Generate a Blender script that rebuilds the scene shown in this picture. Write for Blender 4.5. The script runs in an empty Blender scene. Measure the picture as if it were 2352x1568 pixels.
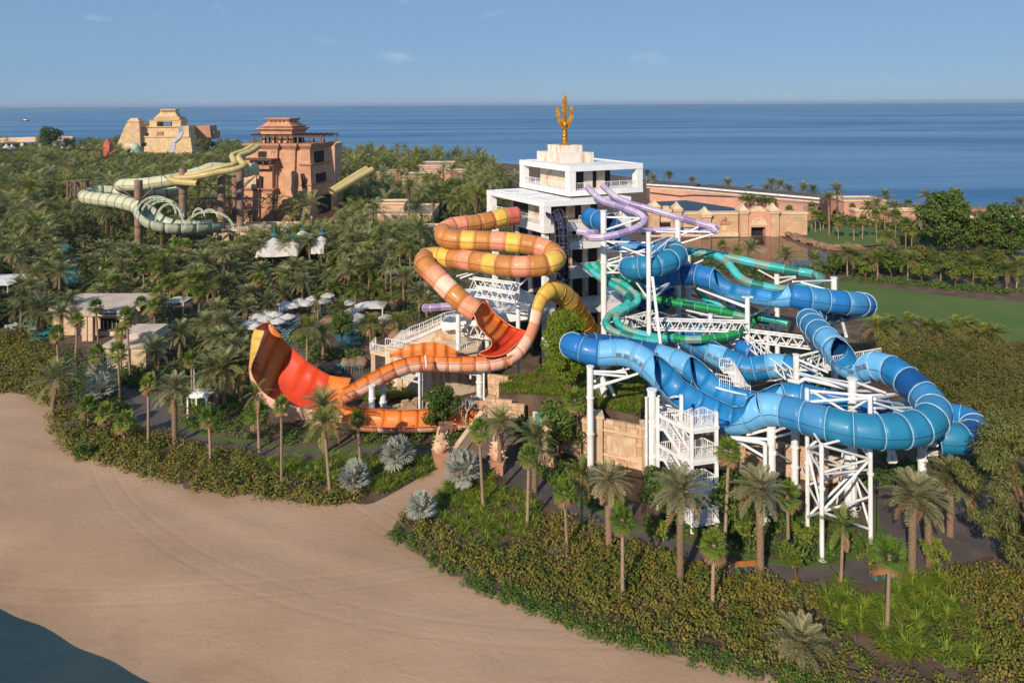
import bpy, math, random
import numpy as np
from mathutils import Vector, Matrix
R = math.radians
random.seed(7); rng = np.random.default_rng(7)
sc = bpy.context.scene; col = sc.collection
# ---------------------------------------------------------------- camera
F, H, TH = 1568.0, 40.0, 0.00468          # focal length in picture units of 2352, camera height in m, slight roll
cam = bpy.data.cameras.new('camera'); cam.sensor_width = 36; cam.lens = 24
cam.shift_y = -(784 - 237.5) / 2352; cam.clip_start = 0.5; cam.clip_end = 200000
co = bpy.data.objects.new('camera', cam); col.objects.link(co)
co.matrix_world = Matrix.Translation((0, 0, H)) @ Matrix.Rotation(R(90), 4, 'X') @ Matrix.Rotation(-TH, 4, 'Z')
sc.camera = co
# ---------------------------------------------------------------- sky and sun
SUN_EL, SUN_AZ = 30.0, 208.0               # azimuth of the sun clockwise from +Y (behind the camera, to the left)
w = bpy.data.worlds.new('World'); sc.world = w; w.use_nodes = True
nt = w.node_tree; bg = nt.nodes['Background']
sky = nt.nodes.new('ShaderNodeTexSky'); sky.sky_type = 'NISHITA'; sky.sun_disc = False
sky.sun_elevation = R(SUN_EL); sky.sun_rotation = R(SUN_AZ)
sky.altitude = 0; sky.air_density = 1.0; sky.dust_density = 0.0; sky.ozone_density = 4.0
tint = nt.nodes.new('ShaderNodeMix'); tint.data_type = 'RGBA'; tint.blend_type = 'MULTIPLY'
tint.inputs['Factor'].default_value = 1.0; tint.inputs['B'].default_value = (0.70, 0.74, 1.0, 1)
hz = nt.nodes.new('ShaderNodeMix'); hz.data_type = 'RGBA'; hz.inputs['Factor'].default_value = 0.88   # even coastal haze over the whole sky
hz.inputs['B'].default_value = (1.08, 1.90, 2.85, 1)
nt.links.new(sky.outputs[0], tint.inputs['A']); nt.links.new(tint.outputs['Result'], hz.inputs['A']); tc_ = nt.nodes.new('ShaderNodeTexCoord'); mp_ = nt.nodes.new('ShaderNodeMapping'); mp_.inputs['Scale'].default_value = (5, 5, 13); cn_ = nt.nodes.new('ShaderNodeTexNoise'); cn_.inputs['Scale'].default_value = 1.6; cn_.inputs['Detail'].default_value = 7; cn_.inputs['Roughness'].default_value = .6
cr_ = nt.nodes.new('ShaderNodeMapRange'); cr_.inputs['From Min'].default_value = .61; cr_.inputs['From Max'].default_value = .82; cr_.inputs['To Max'].default_value = .32; cm_ = nt.nodes.new('ShaderNodeMix'); cm_.data_type = 'RGBA'; cm_.inputs['B'].default_value = (4.2, 4.4, 4.8, 1)
nt.links.new(tc_.outputs['Generated'], mp_.inputs['Vector']); nt.links.new(mp_.outputs[0], cn_.inputs['Vector']); nt.links.new(cn_.outputs['Fac'], cr_.inputs['Value']); nt.links.new(cr_.outputs[0], cm_.inputs['Factor']); nt.links.new(hz.outputs['Result'], cm_.inputs['A']); nt.links.new(cm_.outputs['Result'], bg.inputs['Color'])
bg.inputs['Strength'].default_value = 0.145
sd = bpy.data.lights.new('sun', 'SUN'); sd.energy = 4.1; sd.angle = R(0.5); sd.color = (1.0, 0.85, 0.67)
so = bpy.data.objects.new('sun', sd); col.objects.link(so)
_a, _e = R(SUN_AZ), R(SUN_EL)
SUNV = Vector((math.sin(_a) * math.cos(_e), math.cos(_a) * math.cos(_e), math.sin(_e)))
so.rotation_euler = SUNV.to_track_quat('Z', 'Y').to_euler(); so.location = (-40, -60, 90)
vs = sc.view_settings; vs.view_transform = 'Standard'; vs.look = 'None'; vs.exposure = 0.33; vs.gamma = 1.0; vs.use_curve_mapping = False
sc.render.engine = 'CYCLES'; sc.cycles.max_bounces = 6; sc.cycles.transparent_max_bounces = 8
sc.cycles.diffuse_bounces = 2; sc.cycles.glossy_bounces = 2; sc.cycles.use_denoising = True

# ---------------------------------------------------------------- picture -> place
def P(u, v, Y=None, Z=0.0):
    du, dv = u - 1176.0, v - 237.5
    a = du * math.cos(TH) - dv * math.sin(TH); b = dv * math.cos(TH) + du * math.sin(TH)
    if Y is None: Y = (H - Z) * F / b
    return Vector((a * Y / F, Y, H - b * Y / F))
VIEW = {'d': (0, 0, 1), 'z1': (0, 204.2, .25), 'z2': (490, 204.2, .25), 'z3': (980, 204.2, .25), 'z4': (1470, 204.2, .375),
        'z5': (0, 530.8, .25), 'z6': (490, 530.8, .25), 'z7': (939.2, 449.2, .25), 'z8': (1306.7, 490, .25),
        'y1': (0, 816.7, 1 / 3.), 'y2': (571.7, 816.7, 1 / 3.4286), 'y3': (1143.3, 735, .25), 'y4': (1698.7, 637, .25),
        'y5': (1470, 898.3, .25), 'y6': (1878.3, 939.2, .2031), 'y7': (816.7, 1143.3, .3263), 'y8': (1551.7, 1143.3, .3403)}
def W(z, x, y, Y=None, Z=0.0):
    o = VIEW[z]; return P(o[0] + x * o[2], o[1] + y * o[2], Y, Z)
def poly(z, pts, Z=0.0): return [W(z, x, y, None, Z) for x, y in pts]

# ---------------------------------------------------------------- objects
def tag(o, label=None, cat=None, group=None, kind=None):
    if label: o['label'] = label
    if cat: o['category'] = cat
    if group: o['group'] = group
    if kind: o['kind'] = kind
    return o
def empty(name, loc=(0, 0, 0), label=None, cat=None, group=None, rz=0):
    o = bpy.data.objects.new(name, None); col.objects.link(o); o.location = loc; o.rotation_euler = (0, 0, rz)
    o.empty_display_size = .2
    return tag(o, label, cat, group)
def link(name, me, parent=None, loc=None):
    o = bpy.data.objects.new(name, me); col.objects.link(o)
    if parent is not None: o.parent = parent
    if loc is not None: o.location = loc
    return o
def npmesh(name, V, Fa, mats, mi=None, smooth=False):
    V = np.asarray(V, dtype=np.float32).reshape(-1, 3); Fa = np.asarray(Fa, dtype=np.int32)
    me = bpy.data.meshes.new(name); k = Fa.shape[1]; n = len(Fa)
    me.vertices.add(len(V)); me.vertices.foreach_set('co', V.ravel())
    me.loops.add(n * k); me.loops.foreach_set('vertex_index', Fa.ravel())
    me.polygons.add(n); me.polygons.foreach_set('loop_start', np.arange(0, n * k, k, dtype=np.int32))
    for m in (mats if isinstance(mats, (list, tuple)) else [mats]): me.materials.append(m)
    if mi is not None: me.polygons.foreach_set('material_index', np.asarray(mi, dtype=np.int32))
    if smooth: me.polygons.foreach_set('use_smooth', np.ones(n, dtype=bool))
    me.update(calc_edges=True); return me
class MB:
    """collects boxes, bars, tubes and sheets into one mesh"""
    def __init__(s): s.v = []; s.f = []; s.m = []; s.s = []
    def add(s, V, Fs, m=0, sm=False):
        b = len(s.v); s.v += [tuple(p) for p in V]
        for f in Fs: s.f.append([i + b for i in f]); s.m.append(m); s.s.append(sm)
        return s
    def hexa(s, P8, m=0):
        return s.add(P8, [(3, 2, 1, 0), (4, 5, 6, 7), (0, 1, 5, 4), (1, 2, 6, 5), (2, 3, 7, 6), (3, 0, 4, 7)], m)
    def box(s, x0, x1, y0, y1, z0, z1, m=0):
        return s.hexa([(x0, y0, z0), (x1, y0, z0), (x1, y1, z0), (x0, y1, z0), (x0, y0, z1), (x1, y0, z1), (x1, y1, z1), (x0, y1, z1)], m)
    def prism(s, pts, z0, z1, m=0, top=None):
        n = len(pts); t = top or pts
        V = [(p[0], p[1], z0) for p in pts] + [(p[0], p[1], z1) for p in t]
        ar = sum(pts[i][0] * pts[(i + 1) % n][1] - pts[(i + 1) % n][0] * pts[i][1] for i in range(n))
        o = list(range(n)); 
        if ar < 0: V = [V[n - 1 - i] for i in range(n)] + [V[2 * n - 1 - i] for i in range(n)]
        return s.add(V, [tuple(reversed(o)), tuple(i + n for i in o)] + [(i, (i + 1) % n, (i + 1) % n + n, i + n) for i in range(n)], m)
    def bar(s, a, b, wd, h=None, m=0, up=(0, 0, 1)):
        a, b = Vector(a), Vector(b); t = (b - a).normalized(); u = Vector(up)
        if abs(t.dot(u)) > .97: u = Vector((0, 1, 0))
        sd_ = t.cross(u).normalized(); uu = sd_.cross(t); h = h or wd; x = sd_ * wd / 2; y = uu * h / 2
        return s.hexa([a - x - y, a + x - y, a + x + y, a - x + y, b - x - y, b + x - y, b + x + y, b - x + y][:0] or
                      [a - x - y, a + x - y, b + x - y, b - x - y, a - x + y, a + x + y, b + x + y, b - x + y], m)
    def cyl(s, a, b, r, r2=None, n=10, m=0, caps=True):
        a, b = Vector(a), Vector(b); t = (b - a).normalized(); u = Vector((0, 0, 1))
        if abs(t.z) > .95: u = Vector((0, 1, 0))
        x = t.cross(u).normalized(); y = x.cross(t); r2 = r if r2 is None else r2
        V = []
        for i in range(n):
            c, d = math.cos(2 * math.pi * i / n), math.sin(2 * math.pi * i / n)
            V.append(a + x * c * r + y * d * r)
        for i in range(n):
            c, d = math.cos(2 * math.pi * i / n), math.sin(2 * math.pi * i / n)
            V.append(b + x * c * r2 + y * d * r2)
        s.add(V, [(i, i + n, (i + 1) % n + n, (i + 1) % n) for i in range(n)], m, True)
        if caps: s.add(V[:n], [tuple(range(n))], m); s.add(V[n:], [tuple(reversed(range(n)))], m)
        return s
    def lathe(s, prof, c=(0, 0, 0), n=12, m=0, sx=1, sy=1):
        V = []
        for r, z in prof:
            for i in range(n): V.append((c[0] + r * sx * math.cos(2 * math.pi * i / n), c[1] + r * sy * math.sin(2 * math.pi * i / n), c[2] + z))
        k = len(prof)
        s.add(V, [(j * n + i, j * n + (i + 1) % n, (j + 1) * n + (i + 1) % n, (j + 1) * n + i) for j in range(k - 1) for i in range(n)], m, True)
        return s.add(V[-n:], [tuple(range(n))], m)
    def build(s, name, mats, parent=None, label=None):
        me = bpy.data.meshes.new(name); me.from_pydata(s.v, [], s.f)
        for m in (mats if isinstance(mats, (list, tuple)) else [mats]): me.materials.append(m)
        me.polygons.foreach_set('material_index', s.m); me.polygons.foreach_set('use_smooth', s.s)
        o = link(name, me, parent)
        if label: o['label'] = label
        return o
def copy_tree(o, parent=None):
    c = o.copy(); col.objects.link(c); c.parent = parent
    for ch in list(o.children): copy_tree(ch, c)
    return c

# ---------------------------------------------------------------- materials
def mat(name, c, rough=.6, c2=None, scale=1.5, var=.12, bump=0, bscale=8, metal=0, objvar=0, spec=.5, coat=0, stretch=None, transl=0, detail=4, mixlo=.4, mixhi=.62, bdist=.05):
    m = bpy.data.materials.new(name); m.use_nodes = True; t = m.node_tree; N = t.nodes; L = t.links
    b = N['Principled BSDF']; b.inputs['Roughness'].default_value = rough; b.inputs['Metallic'].default_value = metal
    b.inputs['Specular IOR Level'].default_value = spec; b.inputs['Coat Weight'].default_value = coat; b.inputs['Coat Roughness'].default_value = .12
    g = N.new('ShaderNodeNewGeometry'); vec = g.outputs['Position']
    if stretch:
        mp = N.new('ShaderNodeMapping'); mp.inputs['Scale'].default_value = stretch; L.new(vec, mp.inputs['Vector']); vec = mp.outputs[0]
    n1 = N.new('ShaderNodeTexNoise'); n1.inputs['Scale'].default_value = scale; n1.inputs['Detail'].default_value = detail; L.new(vec, n1.inputs['Vector'])
    rp = N.new('ShaderNodeMapRange'); rp.inputs['From Min'].default_value = mixlo; rp.inputs['From Max'].default_value = mixhi; L.new(n1.outputs['Fac'], rp.inputs['Value'])
    mx = N.new('ShaderNodeMix'); mx.data_type = 'RGBA'
    c2 = c2 or tuple(x * (1 - 2 * var) for x in c)
    mx.inputs['A'].default_value = (*c, 1); mx.inputs['B'].default_value = (*c2, 1); L.new(rp.outputs[0], mx.inputs['Factor'])
    out = mx.outputs['Result']
    if objvar:
        oi = N.new('ShaderNodeObjectInfo'); hs = N.new('ShaderNodeHueSaturation')
        r1 = N.new('ShaderNodeMapRange'); r1.inputs['To Min'].default_value = 1 - objvar; r1.inputs['To Max'].default_value = 1 + objvar; L.new(oi.outputs['Random'], r1.inputs['Value'])
        r2 = N.new('ShaderNodeMapRange'); r2.inputs['To Min'].default_value = .5 + objvar * .07; r2.inputs['To Max'].default_value = .5 - objvar * .07; L.new(oi.outputs['Random'], r2.inputs['Value'])
        L.new(r1.outputs[0], hs.inputs['Value']); L.new(r2.outputs[0], hs.inputs['Hue']); L.new(out, hs.inputs['Color']); out = hs.outputs[0]
    L.new(out, b.inputs['Base Color'])
    if bump:
        n2 = N.new('ShaderNodeTexNoise'); n2.inputs['Scale'].default_value = bscale; n2.inputs['Detail'].default_value = 5; L.new(vec, n2.inputs['Vector'])
        bp = N.new('ShaderNodeBump'); bp.inputs['Strength'].default_value = bump; bp.inputs['Distance'].default_value = bdist; L.new(n2.outputs['Fac'], bp.inputs['Height']); L.new(bp.outputs[0], b.inputs['Normal'])
    if transl:
        tr = N.new('ShaderNodeBsdfTranslucent'); L.new(out, tr.inputs['Color']); ms = N.new('ShaderNodeMixShader'); ms.inputs[0].default_value = transl
        L.new(b.outputs[0], ms.inputs[1]); L.new(tr.outputs[0], ms.inputs[2]); L.new(ms.outputs[0], N['Material Output'].inputs['Surface'])
    return m
M = {}
def plastic(k, c, c2=None, var=.16, rough=.48): M[k] = mat('fibreglass_' + k, c, rough, c2, .55, var, coat=.06, spec=.35, mixlo=.3, mixhi=.75)
plastic('yellow', (.80, .50, .09)); plastic('ochre', (.56, .23, .06)); plastic('salmon', (.84, .33, .19)); plastic('pink', (.87, .55, .43), (.84, .42, .28))
plastic('red', (.64, .06, .02)); plastic('orange', (.82, .22, .04)); plastic('brick', (.50, .12, .045)); plastic('rose', (.66, .16, .11)); plastic('gold', (.78, .50, .13))
plastic('blue', (.012, .145, .42), (.018, .17, .47)); plastic('bluedeep', (.006, .08, .28)); plastic('bluelt', (.11, .36, .65), (.15, .43, .71)); plastic('bluemid', (.018, .215, .52)); plastic('petrol', (.014, .17, .31), (.022, .21, .39)); plastic('bluegrey', (.026, .185, .42), (.06, .24, .46))
plastic('teal', (.03, .42, .38)); plastic('aqua', (.08, .52, .55)); plastic('sage', (.20, .38, .31)); plastic('green', (.012, .28, .07)); plastic('greendk', (.006, .13, .05)); plastic('tealdk', (.01, .22, .19))
plastic('lilac', (.47, .38, .60)); plastic('lilacdk', (.34, .26, .47)); plastic('lilaclt', (.58, .50, .66))
plastic('mint', (.55, .55, .38), (.48, .49, .33)); plastic('straw', (.55, .44, .19), (.45, .36, .15)); plastic('navy', (.01, .03, .10)); plastic('mintlt', (.54, .60, .46))
M['seam'] = mat('seam_rubber', (.10, .045, .03), .6); M['seamblue'] = mat('seam_blue', (.02, .06, .14), .5); M['flange'] = mat('flange_pale', (.62, .62, .60), .4)
M['fl_or'] = mat('flange_orange', (.72, .30, .17), .4); M['fl_bl'] = mat('flange_blue', (.30, .50, .66), .35); M['fl_te'] = mat('flange_teal', (.2, .55, .52), .4); M['fl_li'] = mat('flange_lilac', (.62, .55, .7), .4); M['fl_mi'] = mat('flange_mint', (.12, .14, .08), .5)
M['steel'] = mat('white_painted_steel', (.78, .78, .79), .42, (.62, .60, .57), .7, bump=.05, bscale=3, mixlo=.45, mixhi=.8)
M['steeldk'] = mat('weathered_steel', (.55, .53, .5), .5, (.42, .35, .28), 1.5)
M['clad'] = mat('white_cladding', (.80, .80, .81), .35, (.74, .74, .74), .3)
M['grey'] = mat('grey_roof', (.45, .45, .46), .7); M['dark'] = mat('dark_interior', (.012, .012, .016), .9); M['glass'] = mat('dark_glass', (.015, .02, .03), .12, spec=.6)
M['marble'] = mat('veined_cream_marble', (.66, .55, .42), .5, (.48, .28, .14), .9, bump=.02, stretch=(1, 1, .45), mixlo=.5, mixhi=.66)
M['marblew'] = mat('stained_white_marble', (.74, .67, .58), .5, (.52, .30, .15), .8, stretch=(1.6, 1.6, .35), mixlo=.54, mixhi=.72)
M['sandst'] = mat('pink_sandstone', (.56, .30, .18), .85, (.45, .22, .13), .25, bump=.25, bscale=2)
M['sandst2'] = mat('pink_sandstone_trim', (.46, .235, .15), .85, (.38, .18, .11), .6, bump=.2, bscale=3)
M['creamst'] = mat('cream_limestone', (.70, .50, .28), .85, (.60, .40, .22), .2, bump=.2, bscale=1.5)
M['stone'] = mat('tan_wall_stone', (.60, .42, .28), .85, (.47, .29, .17), .9, bump=.4, bscale=4, objvar=.2)
M['stonelt'] = mat('pale_stone', (.60, .45, .31), .85, (.5, .34, .22), .7, bump=.3, bscale=3)
M['rock'] = mat('brown_boulder', (.30, .18, .115), .9, (.2, .11, .07), .6, bump=.8, bscale=1.2, bdist=.3)
M['stucco'] = mat('pink_stucco', (.62, .33, .24), .85, (.55, .28, .2), .3, bump=.05); M['lakestone'] = mat('cream_lake_wall', (.62, .40, .24), .85, (.54, .33, .2), .25, bump=.15, bscale=3)
M['trimst'] = mat('pale_trim_stone', (.70, .52, .35), .8, (.62, .44, .29), .5)
M['roofgr'] = mat('flat_roof_felt', (.26, .22, .2), .9, (.34, .28, .25), .2); M['rooflt'] = mat('pale_flat_roof', (.56, .45, .38), .85, (.45, .35, .28), .35)
M['gold'] = M['goldmetal'] = mat('gilded_metal', (.52, .28, .04), .45, (.34, .15, .015), 1.6, metal=.6, bump=.5, bscale=3.5, bdist=.12)
M['trunk'] = mat('palm_trunk', (.26, .165, .105), .9, (.16, .095, .06), 5, bump=.6, bscale=9, stretch=(1, 1, 4), objvar=.2)
M['trunkg'] = mat('pale_palm_trunk', (.34, .24, .17), .9, (.22, .14, .09), 4, bump=.4, bscale=8, stretch=(1, 1, 6), objvar=.2)
M['bark'] = mat('tree_bark', (.16, .09, .05), .9, (.09, .05, .03), 4, bump=.6)
def leafm(k, c, c2=None, ov=.25, tr=.22, sc_=.6): M[k] = mat('leaf_' + k, c, .55, c2, sc_, .2, objvar=ov, spec=.25, transl=tr, mixlo=.35, mixhi=.68)
leafm('date', (.18, .21, .08), (.27, .265, .125)); leafm('dategr', (.21, .21, .10), (.27, .245, .13)); leafm('fan', (.12, .19, .03), (.19, .25, .04)); leafm('coco', (.12, .16, .028), (.20, .21, .045))
leafm('dry', (.30, .19, .09), (.22, .13, .06)); leafm('silver', (.37, .39, .33), (.48, .49, .42), .12); leafm('grape', (.105, .135, .024), (.26, .195, .036), 0, .18, .9)
leafm('grass', (.10, .18, .016), (.27, .30, .035), 0, .25, 1.1); leafm('hedge', (.06, .125, .02), (.11, .165, .026), 0, .15, 1.0); leafm('jungle', (.055, .095, .02), (.10, .125, .028), .2, .12, .3)
leafm('topiary', (.17, .22, .015), (.12, .18, .015), 0, .2, 1.5); leafm('weep', (.11, .13, .03), (.15, .15, .045), .1, .2, .8); leafm('frangi', (.11, .17, .02), (.20, .21, .04), .15); leafm('broad', (.06, .11, .018), (.10, .145, .024), .2); leafm('olive', (.075, .09, .017), (.17, .145, .03), .1, .15, .16)
M['pane'] = mat('smoked_pane', (.10, .13, .16), .25, (.16, .2, .24), 1.0)
M['soil'] = mat('garden_soil', (.13, .085, .055), .95, (.07, .045, .03), .4, bump=.5, bscale=3)
M['sand'] = mat('beach_sand', (.41, .268, .176), .95, (.345, .216, .136), .06, bump=.55, bscale=1.1, bdist=.12, detail=6, stretch=(1, 1.8, 1), mixlo=.38, mixhi=.64)
def sand_material():
    m = M['sand']; t = m.node_tree; N = t.nodes; L = t.links; g = N.new('ShaderNodeNewGeometry')
    hs = []
    for sc_, st in ((.9, (1, 1.6, 1)), (4.5, (1, 1, 1)), (.22, (1, 2.2, 1))):
        mp = N.new('ShaderNodeMapping'); mp.inputs['Scale'].default_value = st; mp.inputs['Rotation'].default_value = (0, 0, .5); L.new(g.outputs['Position'], mp.inputs['Vector']); n = N.new('ShaderNodeTexNoise'); n.inputs['Scale'].default_value = sc_; n.inputs['Detail'].default_value = 6; n.inputs['Distortion'].default_value = .8; L.new(mp.outputs[0], n.inputs['Vector']); hs.append(n.outputs['Fac'])
    v = N.new('ShaderNodeTexVoronoi'); v.inputs['Scale'].default_value = 1.7; v.inputs['Randomness'].default_value = 1; L.new(g.outputs['Position'], v.inputs['Vector'])
    mr = N.new('ShaderNodeMapRange'); mr.inputs['From Min'].default_value = .0; mr.inputs['From Max'].default_value = .22; L.new(v.outputs['Distance'], mr.inputs['Value'])
    msk = N.new('ShaderNodeMapRange'); msk.inputs['From Min'].default_value = .50; msk.inputs['From Max'].default_value = .62; L.new(hs[2], msk.inputs['Value'])
    inv = N.new('ShaderNodeMath'); inv.operation = 'SUBTRACT'; inv.inputs[0].default_value = 1; L.new(mr.outputs[0], inv.inputs[1])
    ft = N.new('ShaderNodeMath'); ft.operation = 'MULTIPLY'; L.new(inv.outputs[0], ft.inputs[0]); L.new(msk.outputs[0], ft.inputs[1])
    s1 = N.new('ShaderNodeMath'); s1.operation = 'MULTIPLY_ADD'; s1.inputs[1].default_value = .35; L.new(hs[1], s1.inputs[0]); L.new(hs[0], s1.inputs[2])
    s2 = N.new('ShaderNodeMath'); s2.operation = 'MULTIPLY_ADD'; s2.inputs[1].default_value = -.55; L.new(ft.outputs[0], s2.inputs[0]); L.new(s1.outputs[0], s2.inputs[2])
    # wheel tracks: shallow grooves along wide arcs
    prev = s2.outputs[0]
    for cx_, cy_, rad in ((6, 118, 66.0), (6, 118, 67.7), (-30, 150, 93.0), (-30, 150, 94.7), (40, 120, 74.5), (40, 120, 76.2)):
        sb = N.new('ShaderNodeVectorMath'); sb.operation = 'DISTANCE'; sb.inputs[1].default_value = (cx_, cy_, 0); L.new(g.outputs['Position'], sb.inputs[0])
        m1 = N.new('ShaderNodeMath'); m1.operation = 'SUBTRACT'; m1.inputs[1].default_value = rad; L.new(sb.outputs['Value'], m1.inputs[0]); m2 = N.new('ShaderNodeMath'); m2.operation = 'ABSOLUTE'; L.new(m1.outputs[0], m2.inputs[0])
        m3 = N.new('ShaderNodeMapRange'); m3.inputs['From Min'].default_value = .08; m3.inputs['From Max'].default_value = .32; m3.inputs['To Min'].default_value = -.5; m3.inputs['To Max'].default_value = 0; L.new(m2.outputs[0], m3.inputs['Value'])
        m4 = N.new('ShaderNodeMath'); m4.operation = 'MULTIPLY'; L.new(m3.outputs[0], m4.inputs[0]); L.new(hs[1], m4.inputs[1]); m5 = N.new('ShaderNodeMath'); m5.operation = 'ADD'; L.new(prev, m5.inputs[0]); L.new(m4.outputs[0], m5.inputs[1]); prev = m5.outputs[0]
    # damp sand by the waterline
    dp = N.new('ShaderNodeVectorMath'); dp.operation = 'DOT_PRODUCT'; dp.inputs[1].default_value = (LN.x, LN.y, 0); L.new(g.outputs['Position'], dp.inputs[0])
    d1 = N.new('ShaderNodeMath'); d1.operation = 'MULTIPLY_ADD'; d1.inputs[1].default_value = 5.0; L.new(hs[2], d1.inputs[0]); L.new(dp.outputs['Value'], d1.inputs[2])
    d2 = N.new('ShaderNodeMapRange'); c0_ = LA.x * LN.x + LA.y * LN.y + 2.5; d2.inputs['From Min'].default_value = c0_ + .3; d2.inputs['From Max'].default_value = c0_ + 4.5; d2.inputs['To Min'].default_value = .72; d2.inputs['To Max'].default_value = 1.0; L.new(d1.outputs[0], d2.inputs['Value'])
    pb_ = N['Principled BSDF']; src = pb_.inputs['Base Color'].links[0].from_socket; vm = N.new('ShaderNodeVectorMath'); vm.operation = 'SCALE'; L.new(src, vm.inputs[0]); L.new(d2.outputs[0], vm.inputs['Scale']); L.new(vm.outputs[0], pb_.inputs['Base Color'])
    bp = N.new('ShaderNodeBump'); bp.inputs['Strength'].default_value = .5; bp.inputs['Distance'].default_value = .10; L.new(prev, bp.inputs['Height']); L.new(bp.outputs[0], N['Principled BSDF'].inputs['Normal'])
M['path'] = mat('dark_paved_path', (.075, .062, .06), .8, (.11, .085, .075), .35, bump=.15, bscale=6); M['kerbgrass'] = mat('mown_verge', (.055, .10, .016), .95, (.08, .12, .02), 1, bump=.6, bscale=12)
M['lawn'] = mat('mown_lawn', (.06, .115, .018), .95, (.085, .125, .022), .07, bump=.3, bscale=9, mixlo=.42, mixhi=.6)
M['deck'] = mat('paved_terrace', (.15, .105, .085), .85, (.11, .075, .06), .5); M['wood'] = mat('weathered_timber', (.19, .115, .08), .85, (.12, .07, .05), 2, bump=.3)
M['brownst'] = mat('brown_painted_steel', (.27, .175, .125), .7, (.2, .12, .085), .6)
M['pool'] = mat('pool_water', (.02, .30, .40), .08, (.03, .38, .46), .4, bump=.1, bscale=2); M['darkwater'] = mat('dark_channel_water', (.018, .02, .017), .12, bump=.08, bscale=2)
M['canvas'] = mat('white_canvas', (.66, .63, .60), .8, (.55, .52, .49), .8, transl=.15); M['lounge'] = mat('blue_lounger_sling', (.05, .12, .26), .7); M['loungegr'] = mat('teal_lounger_sling', (.06, .24, .27), .7); M['alu'] = mat('white_aluminium', (.7, .7, .7), .4)
M['tealpaint'] = mat('teal_paint', (.03, .26, .28), .5); M['black'] = mat('black_sign', (.015, .014, .014), .6); M['white'] = mat('white_paint', (.8, .8, .8), .5); M['orangewood'] = mat('orange_bench_timber', (.45, .16, .05), .6)
M['pergola'] = mat('dark_pergola_timber', (.10, .065, .055), .8)

# ================================================================ the setting
_lat = rng.random((64, 64))
def vnoise(x, y):
    xi = np.floor(x).astype(int); yi = np.floor(y).astype(int); fx = x - xi; fy = y - yi
    fx = fx * fx * (3 - 2 * fx); fy = fy * fy * (3 - 2 * fy); g = lambda i, j: _lat[i % 64, j % 64]
    return (g(xi, yi) * (1 - fx) + g(xi + 1, yi) * fx) * (1 - fy) + (g(xi, yi + 1) * (1 - fx) + g(xi + 1, yi + 1) * fx) * fy
def fbm(x, y, o=4):
    s = 0; a = .5
    for k in range(o): s = s + a * vnoise(x * 2 ** k + 13 * k, y * 2 ** k + 7 * k); a *= .5
    return s
def sheet(name, pts, z, m, kind='structure'):
    b = MB(); V = [(p[0], p[1], z) for p in pts]
    ar = sum(V[i][0] * V[(i + 1) % len(V)][1] - V[(i + 1) % len(V)][0] * V[i][1] for i in range(len(V)))
    if ar < 0: V.reverse()
    b.add(V, [tuple(range(len(V)))]); o = b.build(name, m); o['kind'] = kind; return o
def inside(pts, x, y):
    x = np.asarray(x); y = np.asarray(y); c = np.zeros(x.shape, bool); n = len(pts); j = n - 1
    for i in range(n):
        xi, yi, xj, yj = pts[i][0], pts[i][1], pts[j][0], pts[j][1]
        if yi != yj: c ^= ((yi > y) != (yj > y)) & (x < (xj - xi) * (y - yi) / (yj - yi) + xi)
        j = i
    return c
def smooth_line(pts, n=6, closed=False):
    out = []; k = len(pts)
    for i in range(k if closed else k - 1):
        p0 = pts[(i - 1) % k] if closed or i > 0 else pts[0]; p1 = pts[i]; p2 = pts[(i + 1) % k]; p3 = pts[(i + 2) % k] if closed or i + 2 < k else pts[-1]
        for j in range(n):
            t = j / n; out.append(tuple(.5 * ((2 * b) + (c - a) * t + (2 * a - 5 * b + 4 * c - d) * t * t + (3 * b - a - 3 * c + d) * t ** 3) for a, b, c, d in zip(p0, p1, p2, p3)))
    if not closed: out.append(tuple(pts[-1]))
    return out
# sea
def sea_material():
    m = bpy.data.materials.new('sea_water'); m.use_nodes = True; t = m.node_tree; N = t.nodes; L = t.links; b = N['Principled BSDF']
    g = N.new('ShaderNodeNewGeometry'); mp = N.new('ShaderNodeMapping'); mp.inputs['Scale'].default_value = (.0012, .007, 1); L.new(g.outputs['Position'], mp.inputs['Vector'])
    n = N.new('ShaderNodeTexNoise'); n.inputs['Scale'].default_value = 1.0; n.inputs['Detail'].default_value = 7; n.inputs['Roughness'].default_value = .62; n.inputs['Distortion'].default_value = .6; L.new(mp.outputs[0], n.inputs['Vector'])
    rp = N.new('ShaderNodeMapRange'); rp.inputs['From Min'].default_value = .36; rp.inputs['From Max'].default_value = .64; L.new(n.outputs['Fac'], rp.inputs['Value'])
    mx = N.new('ShaderNodeMix'); mx.data_type = 'RGBA'; mx.inputs['A'].default_value = (.04, .135, .285, 1); mx.inputs['B'].default_value = (.12, .245, .395, 1); L.new(rp.outputs[0], mx.inputs['Factor']); L.new(mx.outputs['Result'], b.inputs['Base Color'])
    r2 = N.new('ShaderNodeMapRange'); r2.inputs['From Min'].default_value = .36; r2.inputs['From Max'].default_value = .64; r2.inputs['To Min'].default_value = .5; r2.inputs['To Max'].default_value = .34; L.new(n.outputs['Fac'], r2.inputs['Value']); L.new(r2.outputs[0], b.inputs['Roughness'])
    b.inputs['Specular IOR Level'].default_value = .22
    m2 = N.new('ShaderNodeMapping'); m2.inputs['Scale'].default_value = (.05, .16, 1); L.new(g.outputs['Position'], m2.inputs['Vector'])
    n2 = N.new('ShaderNodeTexNoise'); n2.inputs['Scale'].default_value = 1.0; n2.inputs['Detail'].default_value = 6; L.new(m2.outputs[0], n2.inputs['Vector'])
    bp = N.new('ShaderNodeBump'); bp.inputs['Strength'].default_value = .9; bp.inputs['Distance'].default_value = 2.0; L.new(n2.outputs['Fac'], bp.inputs['Height']); L.new(bp.outputs[0], b.inputs['Normal'])
    return m
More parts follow.
